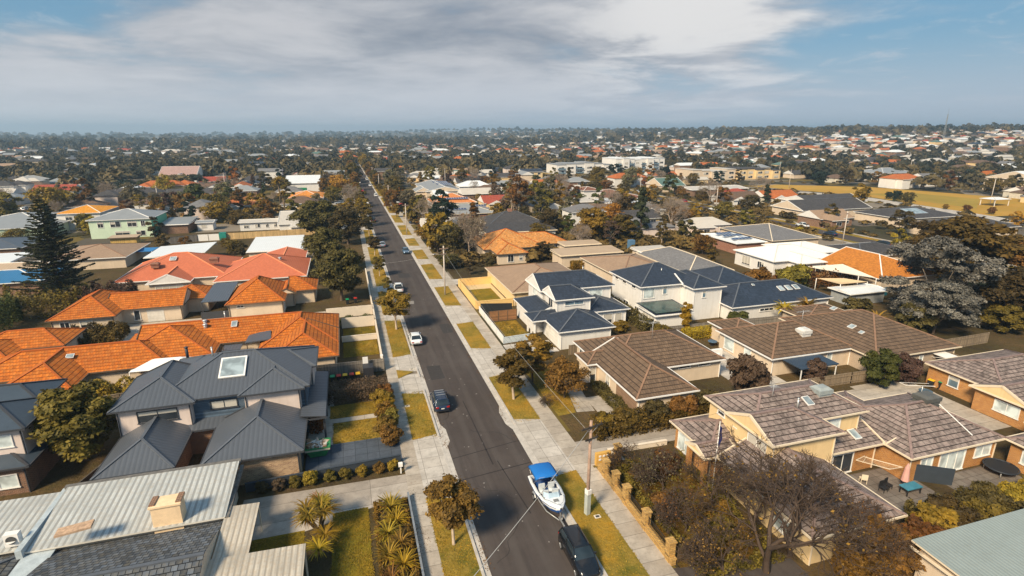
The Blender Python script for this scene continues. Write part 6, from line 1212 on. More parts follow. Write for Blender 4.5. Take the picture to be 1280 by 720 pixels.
# ------------------------------------------------------------------ poles, wires, flag, lamp
POLEW=plain('weathered_pole_timber',(.36,.24,.18),.9,.3,2); POLEP=plain('pale_bleached_pole',(.55,.48,.42),.85,.12,2); POLEG=plain('grey_pole_steel',(.42,.45,.42),.6,.1)
def pole(x,y,h,label,arm=2.4,rz=0,tr=False,lean=0,low=None,detail=True,armz=.5,lamp=False,name='power_pole',cat='power pole',group=None):
    z=hill(x,y); r=thing(name,label,cat,(x,y,z),group); r.rotation_euler=(0,lean,rz)
    def lp(n,mb,m):
        o=bpy.data.objects.new(n,mb.mesh(n,[m])); C.objects.link(o); o.parent=r; return o
    m=MB(); m.cyl(0,0,-.3,h,.17,.12,10); lp('post',m,POLEW if low else POLEP)
    if low: m=MB(); m.box(-.19,.19,-.20,.20,0,low); lp('steel_stake',m,POLEG); m=MB(); m.box(-.2,.2,-.24,.2,low,low+.45); lp('cover_box',m,TR_W)
    for q,zz in enumerate((h-armz,h-armz-1.1) if detail else (h-armz,)):
        a=arm*(1 if q==0 else .6); m=MB(); m.bar((-a/2,-.16,zz),(a/2,-.16,zz),.1,.12); c=lp('crossarm',m,POLEW if not tr else plain('dark_crossarm',(.05,.045,.04),.8,.2))
        if detail:
            for k in range(4 if q==0 else 2):
                i=MB(); xx=-a/2+.15+(a-.3)*k/((4 if q==0 else 2)-1); i.cyl(xx,-.16,zz+.05,zz+.26,.05,.03,8); o=bpy.data.objects.new('insulator',i.mesh('insulator',[plain('brown_insulator',(.08,.05,.04),.3)])); C.objects.link(o); o.parent=c
            m=MB(); m.bar((-a*.3,-.16,zz-.05),(0,-.1,zz-.6),.03); m.bar((a*.3,-.16,zz-.05),(0,-.1,zz-.6),.03); lp('brace',m,GALV)
    if lamp: m=MB(); m.tube([(0,0,h-2.2),(-.8,0,h-1.6),(-1.8,0,h-1.5)],.035,6); lp('lamp_arm',m,GALV); m=MB(); m.loft([[(-2.3,-.12,h-1.55),(-2.3,.12,h-1.55),(-2.3,.1,h-1.45),(-2.3,-.1,h-1.45)],[(-1.7,-.12,h-1.58),(-1.7,.12,h-1.58),(-1.7,.1,h-1.42),(-1.7,-.1,h-1.42)]]); lp('lamp_head',m,RIM)
    return r
pole(17.9,36.5,9.1,'nearest power pole, with dark crossarms and a white box above its steel base',2.2,.25,True,low=2.1)
pole(17.8,105.8,10.2,'leaning-looking pale pole with stays behind the grass strip at the driveway',1.9,.15,low=None,lamp=True)
for i,(x,y,h) in enumerate(((18.0,177,10),(17.8,243,10),(17.9,310,10),(17.9,375,10))): pole(x,y,h,'%s power pole along the right side of the street in the distance'%('first','second','third','farthest')[i],2.2,0,detail=False,group='power poles along the street')
for x,y,h,l in ((138.3,122.1,10,'white power pole behind the white villa'),(145.2,190,11,'pole in the far street beside the parked cars'),(144.3,250,11,'pole beyond the lone dark conifer'),(253,266,11,'pole left of the oval beside another'),(307,334,11,'pole beside the orange-ended beige block'),(288.7,180,12,'pole by the white shelter at the right end of the oval'),(-77,268,10,'pole among the trees at far left'),(-62,330,11,'pole far left of the palm'),(190,420,11,'pole in front of the pale apartment row'),(236,400,12,'tall pole in front of the white three-storey block'),(58,330,11,'pole behind the panelled roof'),(430,330,11,'pole at the far right beyond the oval')):
    pole(x,y,h,l,2.0,.2,detail=False)
def cable(label,a,b,sag,rad=.02,m=None,n=14,group=None):
    a=Vector(a);b=Vector(b); mb=MB(); pts=[a.lerp(b,i/n)-Vector((0,0,4*sag*(i/n)*(1-i/n))) for i in range(n+1)]; mb.tube([p-a for p in pts],rad,5); o=bpy.data.objects.new('overhead_cable',mb.mesh('cable',[m or BLACKP])); C.objects.link(o); o.location=a; tag(o,label,'cable',group); return o
PALEC=plain('pale_cable',(.42,.41,.40),.5,.05)
cable('pale service cable crossing the road down to the lower left',(17.7,36.4,8.4),(-3.0,20.5,4.2),.7,.024,PALEC)
cable('pale street cable running from the near pole towards the round street tree',(17.3,36.4,8.6),(17.7,105.6,9.4),1.2,.012,PALEC)
for k,(dx,l) in enumerate(((-.9,'outer left'),(-.3,'inner left'),(.4,'inner right'),(1.0,'outer right'))):
    cable('thin dark street wire between the two near poles, '+l,(17.9+dx,36.5,8.9),(17.8+dx*.8,105.8,9.9),1.4,.008)
cable('service wire from the leaning-looking pole to the yellow-walled house',(17.9,105.8,9.0),(29.5,104,3.4),.4,.012)
cable('service wire from the near pole to the cream two-storey house',(18.2,36.4,8.5),(34.3,40,5.6),.5,.01)
cable('stay wire from the leaning-looking pole across to the left kerb',(17.8,105.8,9.2),(6.4,112,6),.4,.01,PALEC)
r=thing('flagpole','white flagpole with a drooping dark blue flag in front of the two-storey cream house','flagpole',(30.1,35.8,0)); mb=MB(); mb.cyl(30.1,35.8,0,7.3,.05,.035,8); mb.cyl(30.1,35.8,7.3,7.4,.07,.02,8); part('post',mb,TR_W,r)
mb=MB(); V=[]
for i in range(9):
    z=7.0-i*.24; rr=[]
    for j in range(7): a=j/6; rr.append((30.14+a*.34*(1-.3*math.sin(i))*.9,35.8+.07*math.sin(a*9+i*.8),z-a*.35))
    V.append(rr)
mb.loft(V,0,True,False,False); part('flag',mb,plain('navy_flag_cloth',(.015,.02,.10),.85,.3,5),r)
# ------------------------------------------------------------------ bins, skip, yard things
BIN={}
def bin_(x,y,lid,label,rz=0,group=None,body=(.02,.02,.022)):
    r=thing('wheelie_bin',label,'bin',(x,y,0),group); r.rotation_euler=(0,0,rz); k=(lid,)
    if k not in BIN:
        b=MB(); b.loft([[(-.22,-.26,.06),(.22,-.26,.06),(.22,.22,.06),(-.22,.22,.06)],[(-.28,-.34,.98),(.28,-.34,.98),(.28,.32,.98),(-.28,.32,.98)]],smooth=False); b.box(-.3,.3,.32,.38,.9,.96)
        l=MB(); l.loft([[(-.3,-.38,.98),(.3,-.38,.98),(.3,.36,.98),(-.3,.36,.98)],[(-.29,-.36,1.03),(.29,-.36,1.03),(.29,.34,1.06),(-.29,.34,1.06)],[(-.2,-.25,1.06),(.2,-.25,1.06),(.2,.25,1.1),(-.2,.25,1.1)]],smooth=False)
        w=MB(); w.tube([(-.27,.27,.1),(-.21,.27,.1)],.1,10); w.tube([(.21,.27,.1),(.27,.27,.1)],.1,10)
        BIN[k]=(b.mesh('bin_body',[plain('bin_dark_plastic',body,.6)]),l.mesh('bin_lid',[plain('lid_'+str(lid),lid,.5,.05)]),w.mesh('bin_wheels',[TYRE]))
    for n,me in zip(('body','lid','wheel'),BIN[k]): o=bpy.data.objects.new(n,me); C.objects.link(o); o.parent=r
GRN,RED,YEL=(.01,.25,.10),(.42,.03,.02),(.75,.42,.02)
for x,c,l in((-3.6,GRN,'green-lidded bin, leftmost of the row behind the dark hedge'),(-2.8,RED,'red-lidded bin next to the green-lidded one'),(-2.0,YEL,'yellow-lidded bin between the two red-lidded ones'),(-1.15,RED,'red-lidded bin between the two yellow-lidded ones'),(-.35,YEL,'yellow-lidded bin at the right end of the row behind the dark hedge')): bin_(x,69.9,c,l)
bin_(71.0,46.1,YEL,'yellow-lidded bin on the concrete beside the black side gate',.3); bin_(71.7,45.2,GRN,'green-lidded bin between yellow and red lids on the concrete court',.3); bin_(72.2,44.3,RED,'red-lidded bin nearest the banded brick wall',.3)
bin_(-1.3,105.2,GRN,'green-lidded bin behind the pale panel walls',.1); bin_(.2,105.6,RED,'dark bin with red lid behind the pale panel walls',.1)
mb=MB(); mb.box(.35,1.7,69.6,71.2,0,1.7); o=solo('garden_cupboard',mb,plain('black_cupboard',(.03,.03,.035),.5),'black storage cupboard at the end of the bin row','cupboard',None,(1,70,0)); mb=MB(); mb.box(.4,1.1,71.25,71.35,1.2,2.6); solo('white_board',mb,TR_W,'white board standing against the grey fence above the cupboard','board',None,(.75,71.3,0))
# skip
r=thing('skip_bin','green skip bin heaped with pale rubble on the blue-grey driveway','skip',(-4.9,53,0)); mb=MB(); x0,x1,y0,y1=-6.0,-3.6,52.1,53.9
mb.loft([[(x0+.45,y0+.25,.1),(x1-.45,y0+.25,.1),(x1-.45,y1-.25,.1),(x0+.45,y1-.25,.1)],[(x0,y0,1.15),(x1,y0,1.15),(x1,y1,1.15),(x0,y1,1.15)]],0,False); mb.bar((x0,y0,1.15),(x1,y0,1.15),.1); mb.bar((x0,y1,1.15),(x1,y1,1.15),.1); mb.bar((x0,y0,1.15),(x0,y1,1.15),.1); mb.bar((x1,y0,1.15),(x1,y1,1.15),.1); part('body',mb,plain('green_skip_paint',(.03,.20,.07),.6,.35,3),r)
mb=MB(); mb.loft([[(x0+.02,y0-.02,.88),(x1-.02,y0-.02,.88),(x1-.02,y1+.02,.88),(x0+.02,y1+.02,.88)],[(x0-.02,y0-.04,1.14),(x1+.02,y0-.04,1.14),(x1+.02,y1+.04,1.14),(x0-.02,y1+.04,1.14)]],0,False,False); part('cream_band',mb,plain('cream_skip_paint',(.6,.52,.38),.6,.2,3),r)
rs=random.Random(9); mb=MB()
for k in range(46): mb.obox((rs.uniform(x0+.3,x1-.3),rs.uniform(y0+.3,y1-.3)),rs.uniform(0,3),rs.uniform(.15,.8),rs.uniform(.1,.4),1.0,1.12+rs.uniform(.05,.35),k%3)
o=solo('rubble',mb,[plain('rubble_a',(.55,.42,.32),.9,.3),plain('rubble_b',(.6,.55,.5),.9),plain('rubble_c',(.28,.17,.1),.9)],'heap of broken boards and rubble in the green skip','rubble',None,(-4.9,53,1),'stuff')
# umbrella, tables, trampoline
r=thing('patio_umbrella','closed pink patio umbrella over the blue table','umbrella',(47.6,31.2,0)); mb=MB(); mb.cyl(47.6,31.2,0,2.7,.03,n=8); part('post',mb,ALU,r); mb=MB(); mb.tube([(47.6,31.2,.9),(47.6,31.2,1.2),(47.6,31.2,2.2),(47.6,31.2,2.7)],[.34,.30,.2,.03],10,smooth=False); part('canopy',mb,plain('pink_canvas',(.62,.33,.28),.85,.1),r)
r=thing('patio_table','blue-covered patio table beneath the closed pink umbrella','table',(47.6,30.6,0)); mb=MB(); mb.box(46.7,48.5,30.1,31.0,.68,.76); part('tabletop',mb,plain('blue_cloth',(.05,.2,.28),.7),r)
for sx in(46.8,48.4):
    for sy in(30.2,30.9): mb=MB(); mb.box(sx-.04,sx+.04,sy-.04,sy+.04,0,.68); part('leg',mb,BLACKP,r)
def chair(x,y,rz,label,m):
    r=thing('patio_chair',label,'chair',(x,y,0)); r.rotation_euler=(0,0,rz)
    for n,b in (('seat',(-.27,.27,-.27,.27,.42,.48)),('backrest',(-.27,.27,.23,.29,.48,1.0))): mb=MB(); mb.box(*b); o=bpy.data.objects.new(n,mb.mesh(n,[m])); C.objects.link(o); o.parent=r
    for sx in(-.24,.24):
        for sy in(-.24,.24): mb=MB(); mb.box(sx-.02,sx+.02,sy-.02,sy+.02,0,.42); o=bpy.data.objects.new('leg',mb.mesh('leg',[m])); C.objects.link(o); o.parent=r
chair(46.2,31.6,.2,'dark patio chair left of the pink umbrella',BLACKP); chair(45.4,31.4,.1,'second dark patio chair, farther left of the pink umbrella',BLACKP); chair(44.8,33.0,2.6,'pale deck chair by the brick unit door',TR_C)
def round_top(x,y,z,rr,label,m,name='round_table',cat='table',tilt=0):
    r=thing(name,label,cat,(x,y,0)); mb=MB(); mb.cyl(x,y,z-.06,z,rr,n=24); part('top',mb,m,r); mb=MB(); mb.cyl(x,y,0,z-.06,.06,n=8); mb.cyl(x,y,0,.05,rr*.45,n=12); part('pedestal',mb,BLACKP,r)
round_top(67.8,44.4,.75,.75,'round blue-grey table on the concrete court behind the covered cooler',plain('blue_grey_tabletop',(.09,.14,.18),.5)); round_top(42.9,33.3,.75,.75,'round grey table outside the sliding door of the cream house',plain('slate_tabletop',(.12,.14,.16),.5)); round_top(52.8,66.6,.75,.7,'round blue table between the two brown-tiled houses',plain('blue_tabletop',(.07,.13,.2),.5))
r=thing('trampoline','round black trampoline on the brick patio at far right','trampoline',(58.9,30.3,0)); mb=MB(); mb.cyl(58.9,30.3,.72,.76,1.25,n=26); part('mat',mb,BLACKP,r); mb=MB(); n=26
mb.tube([(58.9+1.35*math.cos(i*2*K/n),30.3+1.35*math.sin(i*2*K/n),.74) for i in range(n+1)],.08,6); part('rim',mb,plain('black_padding',(.025,.03,.04),.5),r)
for k in range(4): a=k*K/2+.6; mb=MB(); mb.cyl(58.9+1.2*math.cos(a),30.3+1.2*math.sin(a),0,.72,.04,n=6); part('leg',mb,ALU,r)
r=thing('clothes_hoist','folding wire clothes airer on the tan-brick unit wall','clothes line',(46.3,33.9,0)); mb=MB(); 
mb.bar((46.0,34.2,1.8),(48.0,31.9,1.75),.05); mb.bar((44.6,33.9,1.9),(46.4,31.9,1.85),.05); mb.bar((44.6,33.9,1.9),(46.0,34.2,1.9),.05); mb.bar((46.4,31.9,1.85),(48.0,31.9,1.75),.05)
for k in range(5): t=k/5; mb.bar((44.6+1.4*t,33.9+.3*t,1.9),(46.4+1.6*t,31.9,1.8),.012)
part('frame',mb,TR_C,r); mb=MB(); mb.bar((46.3,34.2,1.8),(46.3,34.5,.9),.04); part('bracket',mb,TR_C,r)
r=thing('clothes_hoist','white rotary-arm clothes line in the corner of the concrete court','clothes line',(66.2,43.8,0)); mb=MB(); mb.cyl(66.2,43.8,0,1.9,.04,n=6); part('post',mb,ALU,r); mb=MB(); mb.bar((64.4,44.6,1.9),(67.6,43.3,1.9),.05); mb.bar((64.4,45.4,1.9),(67.6,44.1,1.9),.03); mb.bar((64.4,44.6,1.9),(64.4,45.4,1.9),.04); part('frame',mb,TR_W,r)
mb=MB(); mb.box(49.0,50.6,61.4,61.9,.5,1.7); mb.cyl(49.8,61.38,1.1,1.12,.3); ac=solo('air_conditioner',mb,TR_W,'white air conditioner outside the wall of the awning house','air conditioner',None,(49.8,61.6,0))
mb=MB(); mb.cyl(59.7,52.5,0,2.0,.55,n=16); solo('rainwater_tank',mb,plain('deep_teal_tank',(.01,.10,.10),.5),'dark teal rainwater tank under the flat dark awning','tank',None,(59.7,52.5,0))
for x,y,l in((58.2,52.3,'second dark teal rainwater tank, left of the other under the awning'),): mb=MB(); mb.cyl(x,y,0,1.9,.5,n=16); solo('rainwater_tank',mb,plain('deep_teal_tank',(.01,.10,.10),.5),l,'tank',None,(x,y,0))
mb=MB(); mb.box(73.6,75.2,131.2,132.6,0,3.4); solo('water_tank',mb,plain('blue_tank_paint',(.10,.20,.32),.5),'tall blue square tank beside the yellow-olive tree','tank',None,(74.4,131.9,0))
mb=MB(); mb.tube([(5.0,0,0),(5.0,0,1)],.1,6)
# letterboxes at the left footpath
for x,y,l in((3.0,47.2,'small white letterbox where the stained driveway meets the footpath'),(3.1,75,'small white letterbox at the end of the grey fence')):
    r=thing('letterbox',l,'letterbox',(x,y,0)); mb=MB(); mb.box(x-.06,x+.06,y-.06,y+.06,0,.8); part('post',mb,TR_W,r); mb=MB(); mb.box(x-.2,x+.2,y-.16,y+.16,.8,1.15); part('box',mb,TR_W,r)
# shelter at the oval end
r=thing('picnic_shelter','white-roofed shelter at the right end of the oval','shelter',(281,173,0)); mb=MB(); roof_block(mb,276,286,170,177,3,12,'x','hh'); part('roof',mb,[M_WHITE,RC_W,TR_W,TR_W],r)
for x in(276.6,285.4):
    for y in(170.6,176.4): mb=MB(); mb.box(x-.1,x+.1,y-.1,y+.1,0,3); part('post',mb,TR_W,r)
# communications mast on the hill
x,y=850*1.05,612*1.05; z=hill(x,y); r=thing('radio_mast','thin lattice mast on the skyline at right','mast',(x,y,z)); mb=MB(); 
for sx,sy in((-1,-1),(1,-1),(0,1)): mb.bar((x+sx*1.3,y+sy*1.3,z),(x+sx*.3,y+sy*.3,z+38),.35)
for k in range(12): w=1.3-k*.085; mb.bar((x-w,y-w,z+k*3.1),(x+w,y-w,z+k*3.1+1.5),.18); mb.bar((x+w,y-w,z+k*3.1+1.5),(x-w,y-w,z+k*3.1+3),.18)
mb.bar((x,y,z+38),(x,y,z+46),.2); part('lattice',mb,plain('mast_steel',(.25,.26,.27),.6),r)
# ------------------------------------------------------------------ the suburb beyond
rs=random.Random(21)
def inpoly(x,y,P):
    c=False; n=len(P)
    for i in range(n):
        (a,b),(d,e)=P[i],P[(i+1)%n]
        if (b>y)!=(e>y) and x<(d-a)*(y-b)/(e-b)+a: c=not c
    return c
OVALP=[(232,140),(262,138),(326,180),(322,214),(310,262),(264,292),(232,290),(240,225)]
def free(x,y,m,occ=True,road=True):
    if road and (3-m<x<22+m*.6 and y<598): return False
    if 141-m<x<160+m*.4 and y<520: return False
    if -133-m<x<-122+m: return False
    if 434-m<y<450+m: return False
    if inpoly(x,y,OVALP): return False
    if any(abs(x-(a+(b-a)*(y-c)/(d-c)))<8 for (a,c,b,d) in ((231,100,252,212),(252,212,190,300)) if c<=y<=d): return False
    if occ:
        for a,b,c,d in OCC:
            if a-m<x<b+m and c-m<y<d+m: return False
    if 85<x<146 and 44<y<150: return False
    if 157<x<270 and 345<y<436: return False
    if 215<x<310 and 250<y<350: return False
    if 204<x<244 and 130<y<250: return False
    if -60<x<3 and 95<y<215: return False
    if -112<x<-40 and 100<y<196: return False
    return True
def vis(x,y,z=6,mx=60):
    px,py=proj(x,y,hill(x,y)+z); return -mx<px<1280+mx and py<760
FARROOF=[tiles('far_terracotta',(.46,.13,.035),(.34,.11,.04),weather=.3),tiles('far_brown',(.16,.10,.07),(.1,.07,.05)),T_DGREY,T_GREY,M_WHITE,M_GREY,T_TAN,M_CREAM,T_NAVY,tiles('far_red',(.36,.07,.04),(.26,.07,.05)),M_GREEN]
RN=['terracotta','brown','charcoal','grey','white','pale grey','tan','cream','navy','red','green']
FARW=[W_CREAM,W_WHITE,W_WHITE,B_BROWN,W_PINKW,W_WB,W_YEL]
HP=[]
def hproto(k):
    L_,W_=((15,11),(19,12),(13,10),(22,11),(16,9))[k%5]; ez=2.9 if k<7 else 5.6; w=[(-L_/2,L_/2,-W_/2,W_/2,ez,24,'x','hh' if k%3 else 'gg')]
    if k%2==0: w.append((-L_/2+1,-L_/2+8,-W_/2-4,0,ez,24,'y','gh' if k%4 else 'hh'))
    if k%5==3: w.append((L_/2-7,L_/2+3,-1,W_/2+4,ez,24,'x','hh'))
    rb=MB(); wb=MB(); tb=MB()
    for i,q in enumerate(w):
        roof_block(rb,*q[:4],q[4]-.004*i,*q[5:8],cap=False); wb.box(q[0]+.45+.003*i,q[1]-.45,q[2]+.45+.003*i,q[3]-.45,0,q[4]-.05)
        tb.box(q[0]-.08,q[1]+.08,q[2]-.08,q[2]+.02,q[4]-.13,q[4]+.03)
    wn=[]
    s=w[-1] if len(w)>1 else w[0]
    for xx in ((s[0]+s[1])/2,L_/2-3):
        yy=(s[2] if s[0]<xx<s[1] else -W_/2)+.45
        for z in ((.9,) if ez<4 else (.9,3.6)):
            f=MB(); f.box(xx-1.1,xx+1.1,yy-.05,yy,z,z+1.4); g=MB(); g.box(xx-1.0,xx-.04,yy-.07,yy-.05,z+.1,z+1.3); g.box(xx+.04,xx+1.0,yy-.07,yy-.05,z+.1,z+1.3); wn.append((f.mesh('win',[TR_W]),g.mesh('pane',[GL_D])))
    return rb.mesh('far_roof',[T_GREY,T_GREY,TR_W,W_WHITE]),wb.mesh('far_wall',[W_CREAM]),tb.mesh('far_gutter',[TR_W]),wn,rb,wb
HP=[hproto(k) for k in range(10)]
cand=[]
for cx in np.arange(-700,1300,24.):
    for cy in np.arange(60,1000,19.):
        x=cx+rs.uniform(-4,4)+(8 if int(cy/19)%2 else 0); y=cy+rs.uniform(-3,3)
        if not free(x,y,9) or not vis(x,y): continue
        d=math.hypot(x,y); dens=.82 if y<460 else (.5 if x<250 else .7)
        if x<-20 and y>260: dens*=.8
        if rs.random()<dens: cand.append((d,x,y))
cand.sort(); NH=205; far_h=[]; PLACED=[]
for i,(d,x,y) in enumerate(cand):
    k=rs.choice(range(7)) if rs.random()<.75 else rs.choice((7,8,9)); q=rs.random(); rz=rs.choice((0,0,math.pi/2,math.pi,0))+rs.uniform(-.05,.05)
    m=rs.choices(range(11),(13,12,12,14,12,10,8,9,6,4,2))[0] if x>-60 else rs.choices(range(11),(6,10,18,18,7,14,4,6,5,5,2))[0]
    if d<240 and m in(0,9): m=6
    PLACED.append((x,y)); z=hill(x,y)
    if i<NH:
        rm,wm,gm,wn,_,_=HP[k]; side='right of' if x>12 else 'left of'
        root=thing('suburban_house','%s-roofed %s house among the trees, %s the long street in the %s distance'%(RN[m],'two-storey' if k>6 else 'single-storey',side,'middle' if d<330 else 'far'),'house',(x,y,z),'houses in the streets beyond'); root.rotation_euler=(0,0,rz)
        o=bpy.data.objects.new('roof',rm); C.objects.link(o); o.parent=root; o.material_slots[0].link='OBJECT'; o.material_slots[0].material=FARROOF[m]
        o=bpy.data.objects.new('wall',wm); C.objects.link(o); o.parent=root; o.material_slots[0].link='OBJECT'; o.material_slots[0].material=FARW[int(q*7)]
        if d<420:
            o=bpy.data.objects.new('gutter',gm); C.objects.link(o); o.parent=root
            for f,g in wn: a=bpy.data.objects.new('window',f); C.objects.link(a); a.parent=root; b=bpy.data.objects.new('pane',g); C.objects.link(b); b.parent=a
    else: far_h.append((x,y,z,k,m,int(q*7),rz))
# still farther roofs, as one mass
for i in range(1500):
    inv=rs.uniform(1/5200.,1/950.); d=1/inv; az=YAW+R(rs.uniform(-46,46)); x,y=math.sin(az)*d,math.cos(az)*d
    if y<60 or not vis(x,y,6,20): continue
    if rs.random()<(.5 if x<400 else .25): continue
    far_h.append((x,y,hill(x,y)-.5,rs.choice(range(10)),rs.choices(range(11),(10,8,10,12,18,12,5,12,4,4,2))[0],rs.choice((0,1,2,2,4)),rs.uniform(-.4,.4)+rs.choice((0,1.57))))
mb=MB(); ms=FARROOF+FARW
def addrot(src,x,y,z,rz,s,mi):
    co,si=math.cos(rz),math.sin(rz); k=len(mb.v)
    mb.v+=[(x+(a*co-b*si)*s,y+(a*si+b*co)*s,z+c*s) for a,b,c in src.v]; mb.f+=[tuple(q+k for q in f) for f in src.f]
    mb.m+=[(mi if m_ in(0,1) else 12) for m_ in src.m]; mb.sm+=src.sm
for x,y,z,k,m,w,rz in far_h:
    s=1.0 if math.hypot(x,y)<1500 else 1.3
    addrot(HP[k][4],x,y,z,rz,s,m); addrot(HP[k][5],x,y,z,rz,s,11+w)
o=solo('distant_houses',mb,ms,'mass of small pale, grey and red roofs scattered through the tree belt towards the horizon','houses',None,(0,0,0),'stuff')
# ------------------------------------------------------------------ trees beyond
TN={'olive':'olive','dark':'dark evergreen','brown':'russet','yolive':'yellow-olive','purple':'purple-brown','grey':'grey-green','sooty':'deep green','orange':'orange','green':'fresh green'}
tc=[]
for i in range(5200):
    inv=rs.uniform(1/560.,1/95.); d=1/inv; az=YAW+R(rs.uniform(-46,46)); x,y=math.sin(az)*d,math.cos(az)*d
    if d<140 and abs(x)<60: continue
    if y<60 or not vis(x,y,4,30) or not free(x,y,1.2): continue
    if any(abs(x-a)<9 and abs(y-b)<8 for a,b in PLACED if abs(a-x)<12): continue
    if d<260 and y<140 and -50<x<125: continue
    if 118<x<200 and y<215: continue
    if 27<x<62 and 188<y<335: continue
    if 36<x<64 and 150<y<170: continue
    if -62<x<0 and 214<y<262: continue
    if any((x-a)**2+(y-b)**2<(3.6+d*.006)**2 for _,a,b,_ in tc[-900:]): continue
    tc.append((d,x,y,0))
tc.sort(); ni=0; NT_=230; wood=[]
for d,x,y,_ in tc:
    q=rs.choices(('olive','dark','brown','yolive','purple','grey','sooty','orange','green'),(22,12,19,17,10,14,10,2.0,7))[0]; kd=rs.choices(('mid','gum','conif','bare'),(64,13,6,17))[0]; s=rs.choice((rs.uniform(.55,.9),rs.uniform(.8,1.2),rs.uniform(1.1,1.6)))
    if ni<NT_:
        lab='%s tree %s the long street in the %s distance'%(TN[q],'right of' if x>12 else 'left of','middle' if d<300 else 'far')
        if kd=='bare': bare_tree(x,y,'bare grey tree %s the long street in the distance'%('right of' if x>12 else 'left of'),me=bmesh1,s=s*1.2,group='bare trees in the suburb beyond')
        else: tree('%s.%d'%(kd,rs.choice((1,2,3,4,5) if kd=='mid' else (1,2,3))),x,y,{'gum':'tall ','conif':'conical ','mid':'round '}[kd]+lab,q,s*(.85 if kd!='mid' else 1),s*rs.uniform(.75,1.1)*(.8 if kd!='mid' else 1),group='trees in the suburb beyond')
        ni+=1
    else: wood.append((x,y,hill(x,y),s*1.0,q))
# street trees far along both verges
k=0
for y in list(range(196,600,11)):
    for x in (6.1,18.2):
        yy=y+rs.uniform(-4,4)
        if not free(x,yy,0,False,False): continue
        if rs.random()<.75: tree(rs.choice(('yard.1','yard.2','mid.1')),x+(0 if x>12 else -.6),yy,'small street tree on the %s verge in the far part of the street'%('left' if x<12 else 'right'),rs.choice(('yolive','olive','brown','dark')),rs.uniform(.8,1.25)*(1+(y>330)*.5) if x>12 else rs.uniform(1.,1.5)*(1+(y>330)*.4),group='street trees on the %s verge in the distance'%('left' if x<12 else 'right'))
# trees round the oval
for i,(px,py,s,q) in enumerate(((894,0,0,0),)): pass
for x,y,s,q,l in ((266,225,.6,'sooty','small dark tree at the near left of the oval'),(258,206,.55,'sooty','second small dark tree along the near edge of the oval'),(252,197,.8,'sooty','larger dark tree along the near edge of the oval'),(247,188,.85,'dark','dark tree pair member nearest the grey-roofed house by the oval'),(246,170,.35,'brown','low bush on the bare near edge of the oval'),(247,162,.45,'brown','first small round sapling on the oval edge'),(249,154,.45,'brown','second small round sapling on the oval edge')):
    tree('mid.%d'%(i%3+1 if False else 2),x,y,l,q,s,s)
for x,y,s,q,l in ((330,236,1.25,'dark','dark spreading tree at the far side of the oval, left'),(326,226,1.1,'brown','russet-tinged tree at the far side of the oval'),(330,215,1.25,'grey','grey-green tree in the middle of the oval far side'),(328,205,1.15,'olive','olive tree in the group beyond the oval'),(332,197,1.1,'dark','dark tree right in the group beyond the oval'),(312,178,1.0,'dark','dark tree left of the white shelter'),(300,270,1.2,'dark','big dark tree behind the left end of the oval'),(286,276,1.1,'sooty','deep green tree behind the left end of the oval'),(318,264,1.0,'brown','brown tree by the grey-roofed two-storey house'),(246,128,.95,'sooty','dark tree left of the parked cars at the right edge'),(252,124,.95,'sooty','dark tree right of the parked cars at the right edge'),(240,133,.8,'dark','low dark tree by the cars near the sandy path')):
    tree('mid.%d'%(1+int(x)%3),x,y,l,q,s*1.25,s*1.15)
# distant wood: one mass of clumps, thinning and growing into groves towards the horizon
for i in range(10500):
    inv=rs.uniform(1/6500.,1/430.); d=1/inv; az=YAW+R(rs.uniform(-46,46)); x,y=math.sin(az)*d,math.cos(az)*d
    if y<60 or not vis(x,y,4,30): continue
    if 4<x<21 and y<598: continue
    if d<950 and (not free(x,y,1.,False) or any(abs(x-a)<8 and abs(y-b)<6 for a,b in PLACED if abs(a-x)<12)): continue
    if x>420 and d<1700 and rs.random()<.25: continue
    wood.append((x,y,hill(x,y),rs.uniform(.75,1.25)*(1 if d<1200 else 1.5+d/3000.),rs.choices(('dark','sooty','olive','brown','grey'),(30,30,14,10,10))[0]))
rng=np.random.default_rng(77)
protos=[]
for v in range(6):
    n=64; D=rng.normal(0,1,(n,3)); D/=np.linalg.norm(D,axis=1)[:,None]; D[:,2]=np.abs(D[:,2])*.9-.15; lob=1+.25*np.sin(D[:,0]*4+v)+.2*np.sin(D[:,1]*5+v*2); P=D*np.array([3.7,3.7,3.1])*(.75+.25*rng.random((n,1)))*lob[:,None]+np.array([0,0,4.2]); V,_=cards(P,D,1.35,rng,.7); protos.append(V)
LV['distant']=LV['dark']
Vs=[];Ts=[];byq={}
for i,(x,y,z,s,q) in enumerate(wood):
    V=protos[i%6]*np.array([s*rng.uniform(.8,1.2),s,s*rng.uniform(.75,1.3)])+np.array([x,y,z-.5]); tb={'dark':.25,'sooty':.1,'olive':.6,'brown':.8,'grey':.7,'yolive':.9,'purple':.6,'orange':1.,'green':.4}[q]; Vs.append(V); Ts.append(np.clip(tb+rng.normal(0,.12,64),0,1))
o=bpy.data.objects.new('distant_wood',leafmesh('distant_wood',np.concatenate(Vs),np.concatenate(Ts),leaf('distant_leaves',(.014,.018,.010),(.14,.098,.042),.1))); C.objects.link(o); tag(o,'belt of dark tree crowns spreading from the middle distance to the horizon','woodland',None,'stuff')
